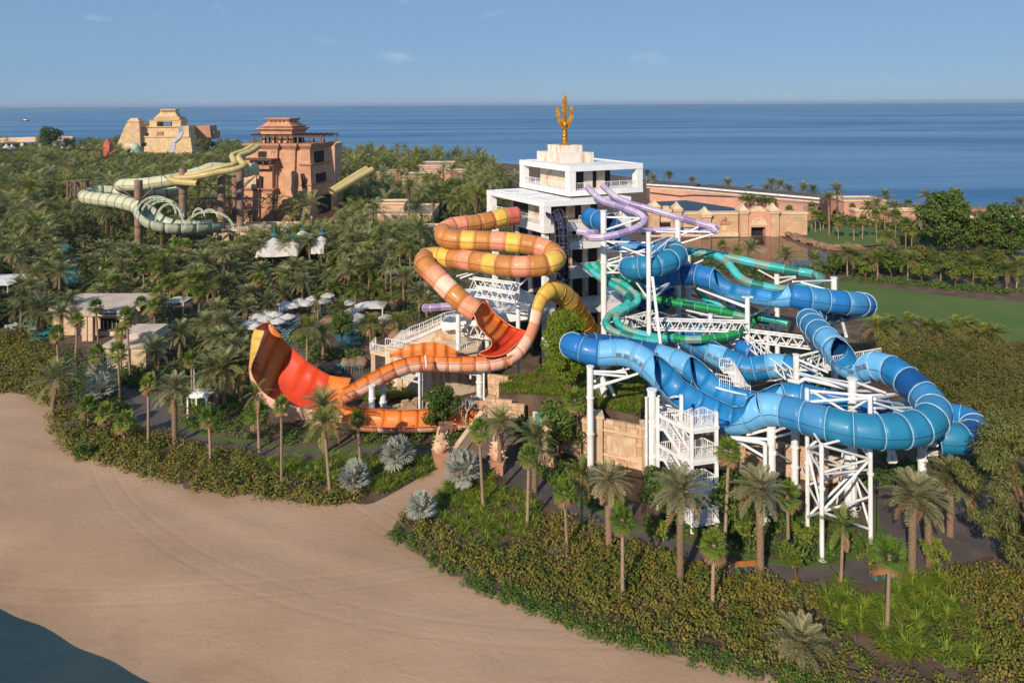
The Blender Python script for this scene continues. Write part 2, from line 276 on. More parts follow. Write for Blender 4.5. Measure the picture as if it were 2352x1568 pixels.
sheet('sea', [(-15500, -300), (15500, -300), (15500, 15500), (-15500, 15500)], -1.6, sea_material())
# land behind the hedge line
FRONT = [(-500, 890), (-200, 900), (0, 905), (60, 914), (104, 935), (108, 985), (130, 1010), (165, 1048), (230, 1066), (290, 1088), (350, 1103), (420, 1128), (520, 1143), (560, 1140), (640, 1156), (760, 1166), (850, 1166), (882, 1190), (884, 1222), (905, 1247), (1000, 1308), (1100, 1366), (1250, 1424), (1400, 1480), (1600, 1533), (1750, 1568), (1900, 1606), (2600, 1780)]
front3 = [P(u, v) for u, v in FRONT]; frontS = smooth_line([tuple(p) for p in front3], 5)
COAST = [(2900, 530), (2352, 489), (2100, 471), (1800, 441), (1500, 414), (1300, 388), (1100, 370), (850, 351), (560, 343), (300, 333), (0, 328), (-700, 322)]
coast3 = [P(u, v) for u, v in COAST]
GROUND = [(p[0] + .25 * math.sin(i * 2.7), p[1] + .75 + .3 * math.sin(i * 1.9)) for i, p in enumerate(frontS)] + [(p[0], p[1]) for p in coast3]
sheet('ground', GROUND, 0.0, M['soil'])
# beach: gently uneven sand, sloping to the lagoon at the lower left
LA, LB = P(-300, 1275, None, -.9), P(372, 1572, None, -.9); LN = Vector((-(LB - LA).y, (LB - LA).x, 0)).normalized()
if LN.y < 0: LN = -LN
sand_material()
nx, ny = 230, 150; gx, gy = np.meshgrid(np.linspace(-110, 70, nx), np.linspace(20, 118, ny))
dl = (gx - LA.x) * LN.x + (gy - LA.y) * LN.y + .22 * np.sin(gx * .22 + 1) + .10 * np.sin(gx * .9) - .35
zz = -.12 - .78 * np.clip(1 - dl / 9.0, 0, 3) ** 1.5 + np.clip(dl / 6, .12, 1) * (.16 * (fbm(gx * .09, gy * .16) - .5) * 2 + .09 * (fbm(gx * .5 + 5, gy * .7) - .5))
zz -= .05 * np.exp(-((dl - 14 - 1.5 * np.sin(gx * .1)) / .8) ** 2) - .06 * np.exp(-((dl - 16.2 - 1.5 * np.sin(gx * .1)) / .7) ** 2)
zz = np.where(inside(GROUND, gx, gy), np.minimum(zz, -.12), np.minimum(zz, .1))
idx = np.arange(nx * ny).reshape(ny, nx)
me = npmesh('beach', np.stack([gx, gy, zz], -1).reshape(-1, 3), np.stack([idx[:-1, :-1], idx[:-1, 1:], idx[1:, 1:], idx[1:, :-1]], -1).reshape(-1, 4), M['sand'], smooth=True)
link('beach', me)['kind'] = 'structure'
M['lagoon'] = mat('lagoon_water', (.016, .034, .038), .08, (.03, .046, .046), .12, bump=.35, bscale=1.6, stretch=(1, 2.2, 1))
sheet('lagoon', [(-130, 5), (20, 5), (20, 62), (-130, 75)], -.92, M['lagoon'])
# sandy lane through the hedge
LANE = [(835, 1172), (900, 1134), (955, 1102), (1008, 1074), (1034, 1056), (1070, 1080), (1018, 1124), (958, 1164), (912, 1196), (892, 1228), (850, 1215)]
sheet('sandy_lane', smooth_line([tuple(P(u, v)) for u, v in LANE], 4, True), .012, M['sand'])
# dark walk and plaza
UP = [(280, 880), (330, 905), (383, 933), (397, 960), (427, 983), (473, 1003), (567, 1020), (667, 1033), (767, 1035), (855, 1028), (1027, 1031), (1172, 1034), (1222, 1080), (1258, 1105), (1319, 1150), (1397, 1186), (1480, 1222), (1596, 1249), (1671, 1273), (1780, 1296), (1878, 1301), (1974, 1279), (2021, 1245), (2008, 1164), (2042, 1123), (2130, 1108), (2266, 1120), (2330, 1200)]
LOW = [(2290, 1270), (2164, 1303), (2062, 1334), (1926, 1339), (1824, 1334), (1756, 1324), (1654, 1300), (1580, 1284), (1495, 1261), (1352, 1205), (1290, 1165), (1213, 1135), (1152, 1090), (1040, 1080), (1021, 1047), (863, 1040), (750, 1053), (683, 1055), (567, 1047), (427, 1017), (383, 997), (320, 993), (300, 955), (265, 905)]
up3 = [tuple(P(u, v)) for u, v in UP]; low3 = [tuple(P(u, v)) for u, v in LOW]
PATH = smooth_line(up3, 4) + smooth_line(low3, 4)
sheet('path', PATH, .008, M['path'])
def ribbon(name, pts, wd, z0, z1, m, kind='structure', parent=None):
    b = MB(); n = len(pts); Lr = []
    for i in range(n):
        t = (Vector(pts[min(i + 1, n - 1)][:2]) - Vector(pts[max(i - 1, 0)][:2])).normalized(); nr = Vector((-t.y, t.x)) * wd / 2; c = Vector(pts[i][:2]); Lr.append((c - nr, c + nr))
    V = []
    for a, c in Lr: V += [(a.x, a.y, z0), (c.x, c.y, z0), (c.x, c.y, z1), (a.x, a.y, z1)]
    Fs = [(4 * i + j, 4 * i + (j + 1) % 4, 4 * i + 4 + (j + 1) % 4, 4 * i + 4 + j) for i in range(n - 1) for j in range(4)] + [(3, 2, 1, 0), tuple(4 * (n - 1) + j for j in range(4))]
    b.add(V, Fs); o = b.build(name, m, parent)
    if kind and parent is None: o['kind'] = kind
    return o
for s in (up3[1:11], up3[13:24]): ribbon('grass_verge', [(x, y + .35, 0) for x, y, z in smooth_line(s, 4)], .75, -.05, .06, M['kerbgrass'])
ribbon('grass_verge', [(x, y - .3, 0) for x, y, z in smooth_line(low3[15:20], 4)], .6, -.05, .06, M['kerbgrass'])
# lawn on the right, lake, channel, pools
LAWN = [tuple(P(u, v)) for u, v in [(1905, 648), (1990, 652), (2060, 664), (2200, 682), (2420, 700), (2800, 730), (2800, 850), (2420, 800), (2240, 760), (2100, 735), (1960, 735), (1890, 690)]]
sheet('lawn', smooth_line(LAWN, 4, True), .012, M['lawn'])
M['lake'] = mat('lake_water', (.085, .05, .036), .06, (.06, .038, .03), .1, bump=.03, bscale=1.0)
LAKE = [W('z4', x, y) for x, y in [(230, 950), (330, 925), (860, 905), (900, 930), (1080, 985), (1330, 1000), (1250, 1050), (1150, 1080), (950, 1130), (600, 1110), (250, 1040)]]
sheet('lake', [tuple(p) for p in LAKE], .010, M['lake'])
CHAN = [(1288, 1052), (1400, 1068), (1480, 1078), (1560, 1060), (1650, 1040), (1790, 1068), (1835, 1090), (1810, 1140), (1690, 1180), (1660, 1165), (1500, 1160), (1400, 1140), (1330, 1105)]
sheet('channel', [tuple(P(u, v)) for u, v in CHAN], .014, M['darkwater'])
POOL = [W('z5', x, y) for x, y in [(540, 340), (700, 310), (740, 360), (700, 500), (640, 540), (560, 480)]]
sheet('pool', smooth_line([tuple(p) for p in POOL], 4, True), .03, M['pool'])
RIVER = [W('z6', x, y) for x, y in [(1100, 900), (1250, 880), (1400, 900), (1420, 1000), (1300, 1050), (1200, 1060), (1130, 1000)]]
M['river'] = mat('shaded_pool_water', (.02, .10, .11), .1, (.03, .13, .13), .4, bump=.08, bscale=2)  # darker copy of the pool water, shade put into its colour
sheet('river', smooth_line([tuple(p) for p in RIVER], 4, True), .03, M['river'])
TERR = [W('z6', x, y) for x, y in [(300, 760), (700, 660), (1000, 600), (1250, 620), (1700, 640), (1720, 800), (1400, 900), (1250, 880), (1100, 900), (1000, 1060), (900, 1180), (760, 1150), (640, 960), (330, 860)]]
sheet('terrace', [tuple(p) for p in TERR], .012, M['deck'])
sheet('terrace', [tuple(W('z5', x, y)) for x, y in [(60, 880), (440, 780), (900, 900), (900, 960), (640, 1000), (340, 1040), (150, 980)]], .012, M['deck'])
sheet('terrace', [tuple(W('z5', x, y)) for x, y in [(660, 240), (1300, 240), (1300, 310), (1050, 330), (760, 330)]], .012, M['rooflt'])

# ================================================================ slides
def frames(C, pt=False):
    C = [Vector(c) for c in C]; n = len(C); T = [(C[min(i + 1, n - 1)] - C[max(i - 1, 0)]).normalized() for i in range(n)]
    U = []; u = Vector((0, 0, 1))
    for i in range(n):
        ref = u if pt else Vector((0, 0, 1)); u = (ref - T[i] * ref.dot(T[i])).normalized(); U.append(u)
    return [(T[i].cross(U[i]).normalized(), U[i]) for i in range(n)]
def run(pts, dense=10):
    """pts: (x,y,z,w,roll,r) -> evenly dense list"""
    return smooth_line(pts, dense)
def section(name, parent, C, fr, ws, ro, rs, mats, n=22, double=True, flange=True, seam=True):
    """one moulded section: outer shell, inner shell, lip, raised end flange and side seams; mats = outer, inner, seam, flange"""
    V = []; Fs = []; mi = []; k = len(C); closed = min(ws) > 176
    rows = list(range(k)); prof = [(i, 0.0) for i in rows]
    rings = []
    def ring(i, rad, inner=False):
        s, u = fr[i]; c = Vector(C[i]); w_ = min(ws[i], 180 if closed else 177); out = []
        m = n if closed else n + 1
        for j in range(m):
            a = R(-90 - w_ + 2 * w_ * j / n + ro[i]); out.append(c + s * math.cos(a) * rad + u * math.sin(a) * rad)
        b = len(V); V.extend(out); return b, m
    o = [ring(i, rs[i]) for i in rows]; m = o[0][1]
    def quads(A, B, mt, flip=False, skip=None):
        for j in range(n):
            j2 = (j + 1) % m; f = (A[0] + j, A[0] + j2, B[0] + j2, B[0] + j)
            Fs.append(tuple(reversed(f)) if flip else f); mi.append(mt)
    for i in range(k - 1): quads(o[i], o[i + 1], 0, True)
    if double:
        q_ = [ring(i, rs[i] - .08) for i in rows]
        for i in range(k - 1): quads(q_[i], q_[i + 1], 1)
        quads(o[0], q_[0], 3, False); quads(o[-1], q_[-1], 3, True)
        if not closed:
            for i in range(k - 1):
                for j, fl in ((0, 0), (n, 1)):
                    f = (o[i][0] + j, o[i + 1][0] + j, q_[i + 1][0] + j, q_[i][0] + j); Fs.append(f if fl == 0 else tuple(reversed(f))); mi.append(3)
    if flange:   # raised bolted ring at the far end
        i = k - 1; i2 = max(k - 2, 0); c_, s_ = Vector(C[i]), None
        d = (Vector(C[i]) - Vector(C[i2])).normalized(); s, u = fr[i]; w_ = min(ws[i], 180 if closed else 177); B = []
        for off, dr in ((-.075, .0), (-.075, .085), (.0, .085), (.0, .0)):
            b = len(V)
            for j in range(m):
                a = R(-90 - w_ + 2 * w_ * j / n + ro[i]); rad = rs[i] + dr * min(1, rs[i] / 1.2); V.append(c_ + d * off + s * math.cos(a) * rad + u * math.sin(a) * rad)
            B.append((b, m))
        for e in range(3): quads(B[e], B[e + 1], 3, True)
    if seam:     # dark horizontal joint between upper and lower half shell
        for sg in (1, -1):
            if not closed and max(ws) < 100: continue
            B = []
            for i in rows:
                s, u = fr[i]; c = Vector(C[i]); e = R(ro[i]); b = len(V)
                for da, dr in ((-.022, .0), (-.022, .035), (.022, .035), (.022, .0)):
                    a = (0 if sg > 0 else math.pi) + e + da / max(rs[i], .5) * 1.1; V.append(c + (s * math.cos(a) + u * math.sin(a)) * (rs[i] + dr))
                B.append(b)
            for i in range(k - 1):
                for e in range(3): Fs.append((B[i] + e, B[i + 1] + e, B[i + 1] + e + 1, B[i] + e + 1)); mi.append(2)
    me = npmesh(name, [tuple(p) for p in V], Fs, [M[x] for x in mats], mi, True)
    return link(name, me, parent)
def slide(root, pts, L, palette, inner, seamm, flm, r=1.45, n=22, pt=False, double=True, dense=10, steps=4, windows=(), name='tube_section', start=0):
    """pts: list of (view,x,y,Y[,w[,roll[,r]]]); palette: material keys in turn or function(k, frac, w)"""
    full = []
    for p in pts:
        q = W(p[0], p[1], p[2], p[3]); full.append((*q, p[4] if len(p) > 4 else 180., p[5] if len(p) > 5 else 0., p[6] if len(p) > 6 else r))
    D = run(full, dense); A = np.array(D); seg = np.linalg.norm(np.diff(A[:, :3], axis=0), axis=1); S = np.concatenate([[0], np.cumsum(seg)]); tot = S[-1]
    ns = max(2, int(round(tot / L))); out = []
    t = np.linspace(0, tot, ns * steps + 1); B = np.stack([np.interp(t, S, A[:, j]) for j in range(6)], 1)
    B[:, 3] = np.clip(B[:, 3], 60, 180); fr = frames([tuple(x[:3]) for x in B], pt)
    for k in range(ns):
        sl = slice(k * steps, (k + 1) * steps + 1); wm = B[sl, 3].mean(); fcn = (k + .5) / ns
        pm = palette(k + start, fcn, wm) if callable(palette) else palette[(k + start) % len(palette)]
        im = inner(k, fcn, wm) if callable(inner) else inner
        ws = list(B[sl, 3]); 
        if min(ws) > 170: ws = [180.] * len(ws)
        o = section(name if min(ws) > 170 else 'trough_section', root, [tuple(x) for x in B[sl, :3]], fr[sl], ws, list(B[sl, 4]), list(B[sl, 5]), (pm, im, seamm, flm(fcn) if callable(flm) else flm), n, double)
        for w0, w1 in windows:
            if w0 <= fcn <= w1:
                for sg in (-1, 1):
                    for h0, h1 in ((.12, .43), (.57, .88)):
                        mb = MB(); quad = []
                        for tt in (h0, h1):
                            x = k * steps + tt * steps; i = int(x); fx = x - i; i2 = min(i + 1, len(B) - 1); c = Vector(B[i][:3]).lerp(Vector(B[i2][:3]), fx); s, u = fr[i]
                            for ang in ((3, 17) if ws[0] > 100 else (ws[0] - 110 + abs(B[i][4]) * 0, ws[0] - 95)):
                                a = R((ang if sg > 0 else 180 - ang) + B[i][4]); quad.append([c + (s * math.cos(a) + u * math.sin(a)) * (B[i][5] + dr) for dr in (.02, .06)])
                        a0, a1, b0, b1 = quad
                        mb.hexa([a0[0], b0[0], b1[0], a1[0], a0[1], b0[1], b1[1], a1[1]]); mb.build('window_pane', M['pane'], o)
        out.append(o)
    return out, B, fr
def q3(z, x, y, Y): return W(z, x, y, Y)
# ---- orange family raft slide
OR = empty('orange_raft_slide', W('z7', 560, 900, 96, 0), 'winding raft slide in yellow, ochre and salmon rings with a red flared wall', 'water slide')
OR.location = (0, 0, 0)
pal = ['rose', 'yellow', 'ochre', 'ochre', 'salmon', 'salmon', 'ochre', 'ochre', 'yellow', 'ochre', 'salmon', 'yellow', 'ochre', 'salmon', 'ochre', 'yellow', 'ochre', 'salmon', 'ochre', 'yellow', 'ochre', 'salmon', 'ochre', 'yellow', 'ochre', 'salmon', 'ochre', 'yellow', 'ochre', 'salmon', 'yellow', 'ochre', 'salmon', 'ochre', 'yellow', 'ochre', 'yellow', 'yellow', 'ochre', 'ochre', 'salmon', 'salmon', 'ochre', 'ochre', 'salmon']
slide(OR, [('z7', 1000, 185, 107), ('z7', 870, 200, 106), ('z7', 740, 232, 105), ('z7', 600, 262, 104), ('z7', 470, 276, 103), ('z7', 375, 300, 102), ('z7', 322, 340, 100.5), ('z7', 335, 385, 99), ('z7', 430, 405, 98.2), ('z7', 560, 412, 98), ('z7', 800, 420, 97.5), ('z7', 1000, 438, 97), ('z7', 1150, 460, 96.5), ('z7', 1270, 500, 95.8),
           ('z7', 1340, 545, 94.6), ('z7', 1340, 590, 93.2), ('z7', 1270, 630, 92.2), ('z7', 1140, 648, 92), ('z7', 1000, 652, 92.2), ('z7', 850, 642, 93), ('z7', 700, 618, 94.5), ('z7', 560, 597, 96.2), ('z7', 430, 582, 98), ('z7', 300, 565, 99.5), ('z7', 190, 566, 99.6), ('z7', 138, 600, 98.2), ('z7', 165, 660, 96.4), ('z7', 255, 745, 94.8), ('z7', 350, 845, 93.6), ('z7', 440, 930, 92.8), ('z7', 530, 1005, 92.2), ('z7', 625, 1070, 91.8)],
      2.15, lambda k, f, w_: pal[k % len(pal)] if f < .79 else ['yellow', 'ochre', 'ochre', 'salmon', 'pink', 'salmon', 'ochre', 'salmon'][min(7, int((f - .79) / .21 * 8))], 'orange', 'seam', 'fl_or', 1.42)
slide(OR, [('z7', 890, 1478, 88.8, 95, 30, 1.3), ('z7', 985, 1420, 89.3, 95, 38, 1.25), ('z7', 1065, 1320, 90, 95, 45, 1.15), ('z7', 1122, 1200, 91, 96, 50, 1.1), ('z7', 1155, 1070, 91.8, 98, 55, 1.1), ('z7', 1200, 950, 92.6, 100, 58, 1.15), ('z7', 1265, 882, 93.6, 104, 58, 1.3), ('z7', 1340, 868, 95, 104, 56, 1.4), ('z7', 1430, 925, 97, 100, 52, 1.5), ('z7', 1530, 1050, 99, 96, 48, 1.55), ('z7', 1640, 1210, 101, 92, 44, 1.45), ('z7', 1750, 1390, 103, 90, 40, 1.3)],
      1.9, lambda k, f, w_: ('pink', 'pink', 'salmon')[k % 3] if f < .30 else ('yellow' if f < .58 else 'gold'), lambda k, f, w_: 'red' if f < .25 else 'gold', 'seam', lambda f: 'fl_or' if f < .35 else 'gold', 1.3, 24, pt=True, steps=5)
def lofted(rowsB, inn, ou, name, sub=3, sgn=(1, -1, .5)):
    rowsW = [smooth_line([tuple(P(*c)) for c in r_], 5) for r_ in rowsB]; fine = [smooth_line(list(c), sub) for c in zip(*rowsW)]; rowsF = list(zip(*fine)); nr, nc = len(rowsF), len(rowsF[0])
    G = np.array(rowsF); NN = np.cross(np.gradient(G, axis=0), np.gradient(G, axis=1)); NN /= np.linalg.norm(NN, axis=2)[..., None] + 1e-9
    if (NN[nr // 3, nc // 2] * np.array(sgn)).sum() < 0: NN = -NN
    G2 = G - NN * .14
    for b_ in range(len(rowsB) - 1):
        V = []; Fs = []; mi = []; i0, i1 = b_ * sub, b_ * sub + sub; st = 2 * nc
        for i in range(i0, i1 + 1): V += [tuple(p) for p in G[i]] + [tuple(p) for p in G2[i]]
        for i in range(sub):
            for j in range(nc - 1):
                a = i * st + j; Fs.append((a, a + 1, a + 1 + st, a + st)); mi.append(0); c = a + nc; Fs.append((c, c + st, c + 1 + st, c + 1)); mi.append(1)
            for j in (0, nc - 1): a = i * st + j; Fs.append((a, a + st, a + st + nc, a + nc)); mi.append(2)
        for i in (0, sub):
            for j in range(nc - 1): a = i * st + j; Fs.append((a, a + 1, a + 1 + nc, a + nc)); mi.append(2)
        link(name, npmesh(name, V, Fs, [M[inn[b_]], M[ou[b_]], M['fl_or']], mi, True), OR)
Z7 = lambda x, y, Y: (939.2 + x * .25, 449.2 + y * .25, Y)
lofted([[Z7(*p) for p in r_] for r_ in (
    [(556, 1028, 91.0), (578, 1060, 91.4), (612, 1040, 92.2), (655, 990, 93.0), (668, 955, 92.7)], [(598, 1078, 90.0), (612, 1112, 90.8), (655, 1100, 92.0), (705, 1035, 93.3), (714, 978, 92.8)], [(640, 1190, 89.4), (662, 1212, 90.4), (718, 1172, 92), (768, 1108, 93.5), (768, 1065, 93.2)], [(712, 1275, 88.9), (736, 1292, 90), (795, 1240, 91.8), (848, 1166, 93.6), (852, 1140, 93.2)],
    [(766, 1340, 88.6), (782, 1358, 89.8), (855, 1300, 91.8), (918, 1215, 93.8), (930, 1196, 93.3)], [(742, 1402, 88.4), (775, 1420, 89.4), (885, 1360, 91.2), (988, 1255, 93.4), (1010, 1229, 93.2)], [(655, 1440, 88.2), (725, 1458, 88.9), (865, 1412, 90.4), (1000, 1310, 92.2), (1098, 1243, 92.8)], [(640, 1450, 88.0), (745, 1474, 88.3), (880, 1450, 89.0), (985, 1360, 90.2), (1070, 1270, 91.2)])],
    ['orange', 'orange', 'orange', 'orange', 'red', 'red', 'red'], ['salmon'] * 7, 'bowl_panel')
lofted([[(895 + 26 * i, 818, 89.4), (895 + 26 * i, (818 + t_) / 2, 90.2), (895 + 26 * i, t_, 90.5)] for i, t_ in enumerate((813, 799, 791, 787, 787, 792, 806))], ['orange'] * 6, ['salmon'] * 6, 'splash_wall', 3, (0, -1, 0))
slide(OR, [('z7', 960, 1420, 89.5, 95, -8, 1.5), ('z7', 860, 1480, 88.8, 100, -10, 1.45), ('z7', 720, 1510, 88.5, 100, -8, 1.4), ('d', 1060, 829, 88.4, 100, -6), ('d', 1000, 827, 88.2, 100, -4), ('d', 950, 829, 87.8, 100, -4), ('d', 905, 842, 87.2, 100, -4), ('d', 865, 862, 86.6, 100, -4), ('d', 825, 884, 86, 100, -4), ('d', 785, 904, 85.6, 98, -4)],
      1.75, lambda k, f, w_: 'pink' if k % 3 else 'salmon', 'orange', 'seam', 'fl_or', 1.4, 20)
slide(OR, [('d', 726, 952, 84.5, 92, 0, 1.3), ('d', 780, 950, 83.2, 90, -8), ('d', 850, 957, 82.2, 88, -12), ('d', 920, 960, 81.8, 88, -12), ('d', 1000, 957, 82, 88, -12), ('d', 1065, 954, 82.8, 90, -10), ('d', 1125, 968, 83.4, 92)],
      2.2, lambda k, f, w_: 'salmon' if k % 2 else 'pink', 'orange', 'seam', 'fl_or', 1.65, 18)
# the flared wall: rows from the near lip through the floor to the far lip
rowsB = [[(790, 948, 82.8), (780, 975, 84.2), (785, 935, 87), (796, 898, 89.4), (806, 868, 89.8)],
         [(729, 942, 82.6), (729, 973, 84.4), (735, 930, 88), (748, 895, 90.6), (757, 862, 91)], [(690, 934, 83.6), (688, 962, 85.2), (698, 920, 89), (718, 878, 91.4), (730, 847, 91.8)],
         [(652, 925, 84.6), (648, 948, 86.2), (665, 908, 90), (690, 860, 92.2), (706, 831, 92.6)], [(615, 908, 86), (610, 922, 87.8), (632, 875, 91.6), (656, 820, 93.8), (671, 800, 94)],
         [(590, 880, 87.2), (588, 892, 89.6), (610, 838, 93), (634, 788, 95), (645, 774, 94.8)], [(577, 848, 88), (575, 852, 90.6), (597, 803, 93.8), (618, 765, 95.6), (629, 755, 95.2)],
         [(590, 812, 88.4), (577, 810, 91), (592, 783, 94.2), (611, 752, 95.8), (622, 746, 95.4)], [(602, 780, 89.4), (581, 775, 92), (590, 762, 94.6), (608, 745, 95.6), (619, 742, 95.2)],
         [(609, 760, 90.4), (588, 756, 92.4), (594, 750, 94), (606, 742, 95), (616, 741, 94.8)]]
rowsW = [smooth_line([tuple(P(*c)) for c in r_], 5) for r_ in rowsB]
cols = list(zip(*rowsW)); fine = [smooth_line(list(c), 3) for c in cols]; rowsF = list(zip(*fine)); nr, nc = len(rowsF), len(rowsF[0])
G = np.array(rowsF); du_ = np.gradient(G, axis=0); dv_ = np.gradient(G, axis=1); NN = np.cross(du_, dv_); NN /= np.linalg.norm(NN, axis=2)[..., None]
if (NN[nr // 3, nc // 2] * np.array([1, -1, .5])).sum() < 0: NN = -NN
G2 = G - NN * .14
inn = ['orange', 'red', 'red', 'red', 'orange', 'orange', 'salmon', 'salmon', 'salmon']; ou = ['pink', 'pink', 'pink', 'pink', 'pink', 'pink', 'yellow', 'yellow', 'yellow']
for b_ in range(9):
    V = []; Fs = []; mi = []; i0, i1 = b_ * 3, b_ * 3 + 3
    for i in range(i0, i1 + 1): V += [tuple(p) for p in G[i]] + [tuple(p) for p in G2[i]]
    st = 2 * nc
    for i in range(3):
        for j in range(nc - 1):
            a = i * st + j; Fs.append((a, a + 1, a + 1 + st, a + st)); mi.append(0)
            c = a + nc; Fs.append((c, c + st, c + 1 + st, c + 1)); mi.append(1)
        for j in (0, nc - 1): a = i * st + j; Fs.append((a, a + st, a + st + nc, a + nc)); mi.append(2)
    for i in (0, 3):
        for j in range(nc - 1): a = i * st + j; Fs.append((a, a + 1, a + 1 + nc, a + nc)); mi.append(2)
    # diagonal colour blocks on the inside follow the moulded panels
    link('wall_panel', npmesh('wall_panel', V, Fs, [M[inn[b_]], M[ou[b_]], M['fl_or']], mi, True), OR)

# ---- blue raft slide: from the tower through the loops at the front
BL = empty('blue_raft_slide', (0, 0, 0), 'long blue raft slide looping from the white tower to the tall front frame', 'water slide')
UP_, = ('U',)
pb = ['petrol', 'petrol', 'bluegrey', 'petrol', 'blue']
slide(BL, [('z3', 1490, 1175, 106), ('z3', 1570, 1200, 104), ('z3', 1680, 1235, 101.5)], 2.2, ['blue', 'blue', 'bluedeep'], 'bluedeep', 'seamblue', 'fl_bl', 1.45)
slide(BL, [('z3', 1700, 1290, 101.5, 92, 0, 1.5), ('z8', 430, 240, 101, 95), ('z8', 560, 265, 100, 95), ('z8', 700, 300, 99, 100), ('z8', 800, 335, 98, 120), ('z8', 880, 345, 97, 172), ('z8', 950, 330, 96)], 2.4, ['bluemid', 'bluelt', 'blue', 'bluemid', 'blue'], 'blue', 'seamblue', 'fl_bl')
slide(BL, [('z8', 900, 335, 97), ('z8', 965, 345, 95), ('z8', 985, 385, 92.5), ('z8', 930, 432, 90.8), ('z8', 830, 468, 90), ('z8', 720, 490, 89.8), ('z8', 630, 500, 90.2), ('z8', 560, 500, 91.5), ('z8', 555, 505, 93.5), ('z8', 620, 530, 95.5), ('z8', 750, 555, 96.2), ('z8', 900, 565, 96), ('z8', 1040, 560, 95.2), ('z8', 1150, 560, 94.4), ('z8', 1240, 580, 93.6), ('z8', 1330, 600, 92.8, 178)],
      2.3, lambda k, f, w_: ['bluegrey', 'petrol', 'petrol', 'petrol', 'petrol', 'blue', 'bluedeep', 'bluedeep', 'blue', 'bluedeep', 'blue'][min(10, int(f * 11))], 'bluedeep', 'seamblue', 'fl_bl')
slide(BL, [('z8', 1310, 598, 93, 176), ('z8', 1370, 625, 92.4, 115), ('z8', 1450, 665, 91.6, 84, -10, 1.6), ('z8', 1600, 700, 90.4, 80, -12, 1.7), ('z8', 1760, 725, 89.2, 80, -12, 1.7), ('z8', 1900, 748, 88.2, 86, -8, 1.6), ('z8', 1990, 760, 87.6, 125), ('z8', 2060, 745, 87.2, 176)], 2.5, ['bluemid', 'bluelt', 'bluelt', 'bluelt', 'bluelt'], 'bluemid', 'seamblue', 'fl_bl')
slide(BL, [('z8', 2040, 750, 87.2), ('y4', 560, 185, 86.8), ('y4', 700, 200, 86.6), ('y4', 860, 222, 86.4), ('y4', 1000, 236, 86.4), ('y4', 1110, 245, 87.2), ('y4', 1145, 250, 89.2), ('y4', 1090, 262, 91), ('y4', 980, 275, 91.6), ('y4', 850, 290, 91), ('y4', 740, 315, 89.5), ('y4', 660, 355, 87.2), ('y4', 640, 395, 84.8), ('y4', 680, 450, 82), ('y4', 745, 520, 79.4), ('y4', 820, 590, 77.2), ('y4', 880, 655, 75.6, 178)],
      2.25, lambda k, f, w_: ['blue', 'bluegrey', 'blue', 'bluegrey', 'blue', 'petrol', 'bluegrey', 'bluedeep', 'bluedeep', 'bluedeep', 'bluegrey', 'bluegrey', 'bluegrey', 'bluegrey', 'bluegrey', 'bluelt'][min(15, int(f * 16))], 'bluedeep', 'seamblue', 'fl_bl')
slide(BL, [('y4', 870, 645, 75.8, 176), ('y4', 930, 720, 74.6, 112, 0, 1.5), ('y4', 985, 790, 73.6, 95, 0, 1.55), ('y4', 1060, 825, 73, 98), ('y4', 1130, 825, 72.4, 120), ('y4', 1200, 815, 71.8, 150), ('y4', 1270, 812, 71, 175)], 1.9, ['bluelt', 'bluelt', 'bluelt', 'bluemid', 'bluelt'], 'bluemid', 'seamblue', 'fl_bl', windows=((.3, 1.0),))
slide(BL, [('y4', 1230, 815, 71.5), ('y4', 1330, 830, 70.4), ('y4', 1430, 870, 69.2), ('y4', 1530, 940, 67.8), ('y4', 1620, 1020, 66.6), ('y4', 1710, 1105, 65.4), ('y4', 1775, 1190, 64.2), ('y4', 1785, 1270, 62.8), ('y4', 1710, 1345, 61.6), ('y4', 1590, 1390, 61), ('y4', 1450, 1412, 60.6), ('y4', 1300, 1418, 60.5), ('y4', 1150, 1408, 60.7), ('y4', 1000, 1388, 61.2), ('y4', 850, 1352, 61.9), ('y4', 700, 1312, 62.8), ('y4', 560, 1270, 63.8), ('y4', 420, 1232, 64.8), ('y4', 300, 1205, 65.6), ('y4', 200, 1210, 66)],
      2.1, lambda k, f, w_: 'bluelt' if f < .05 else 'bluemid' if f < .17 else ('bluedeep' if f < .22 else ('bluegrey' if f < .38 else ('petrol' if f < .75 else ('bluegrey' if f < .93 else 'bluelt')))), 'bluedeep', 'seamblue', 'fl_bl', 1.45, 26, steps=5)
slide(BL, [('y4', 220, 1208, 66, 176), ('y4', 140, 1230, 66.4, 140, 4, 1.5), ('y4', 50, 1265, 66.8, 108, 8, 1.55), ('y5', 850, 225, 67.6, 86, 12, 1.75), ('y5', 740, 190, 68.4, 80, 14, 1.85), ('y5', 620, 135, 69.6, 80, 14, 1.85), ('y5', 500, 70, 70.8, 80, 14, 1.85), ('y5', 390, 5, 72, 80, 14, 1.85), ('y3', 1600, 575, 72.8, 84, 12, 1.75), ('y3', 1500, 495, 73.8, 112, 8, 1.6), ('y3', 1440, 450, 74.3, 150, 4), ('y3', 1390, 410, 74.8, 176)],
      1.95, lambda k, f, w_: 'bluelt', lambda k, f, w_: 'bluemid', 'seamblue', 'fl_bl', 1.5, 24, windows=((.22, .85),))
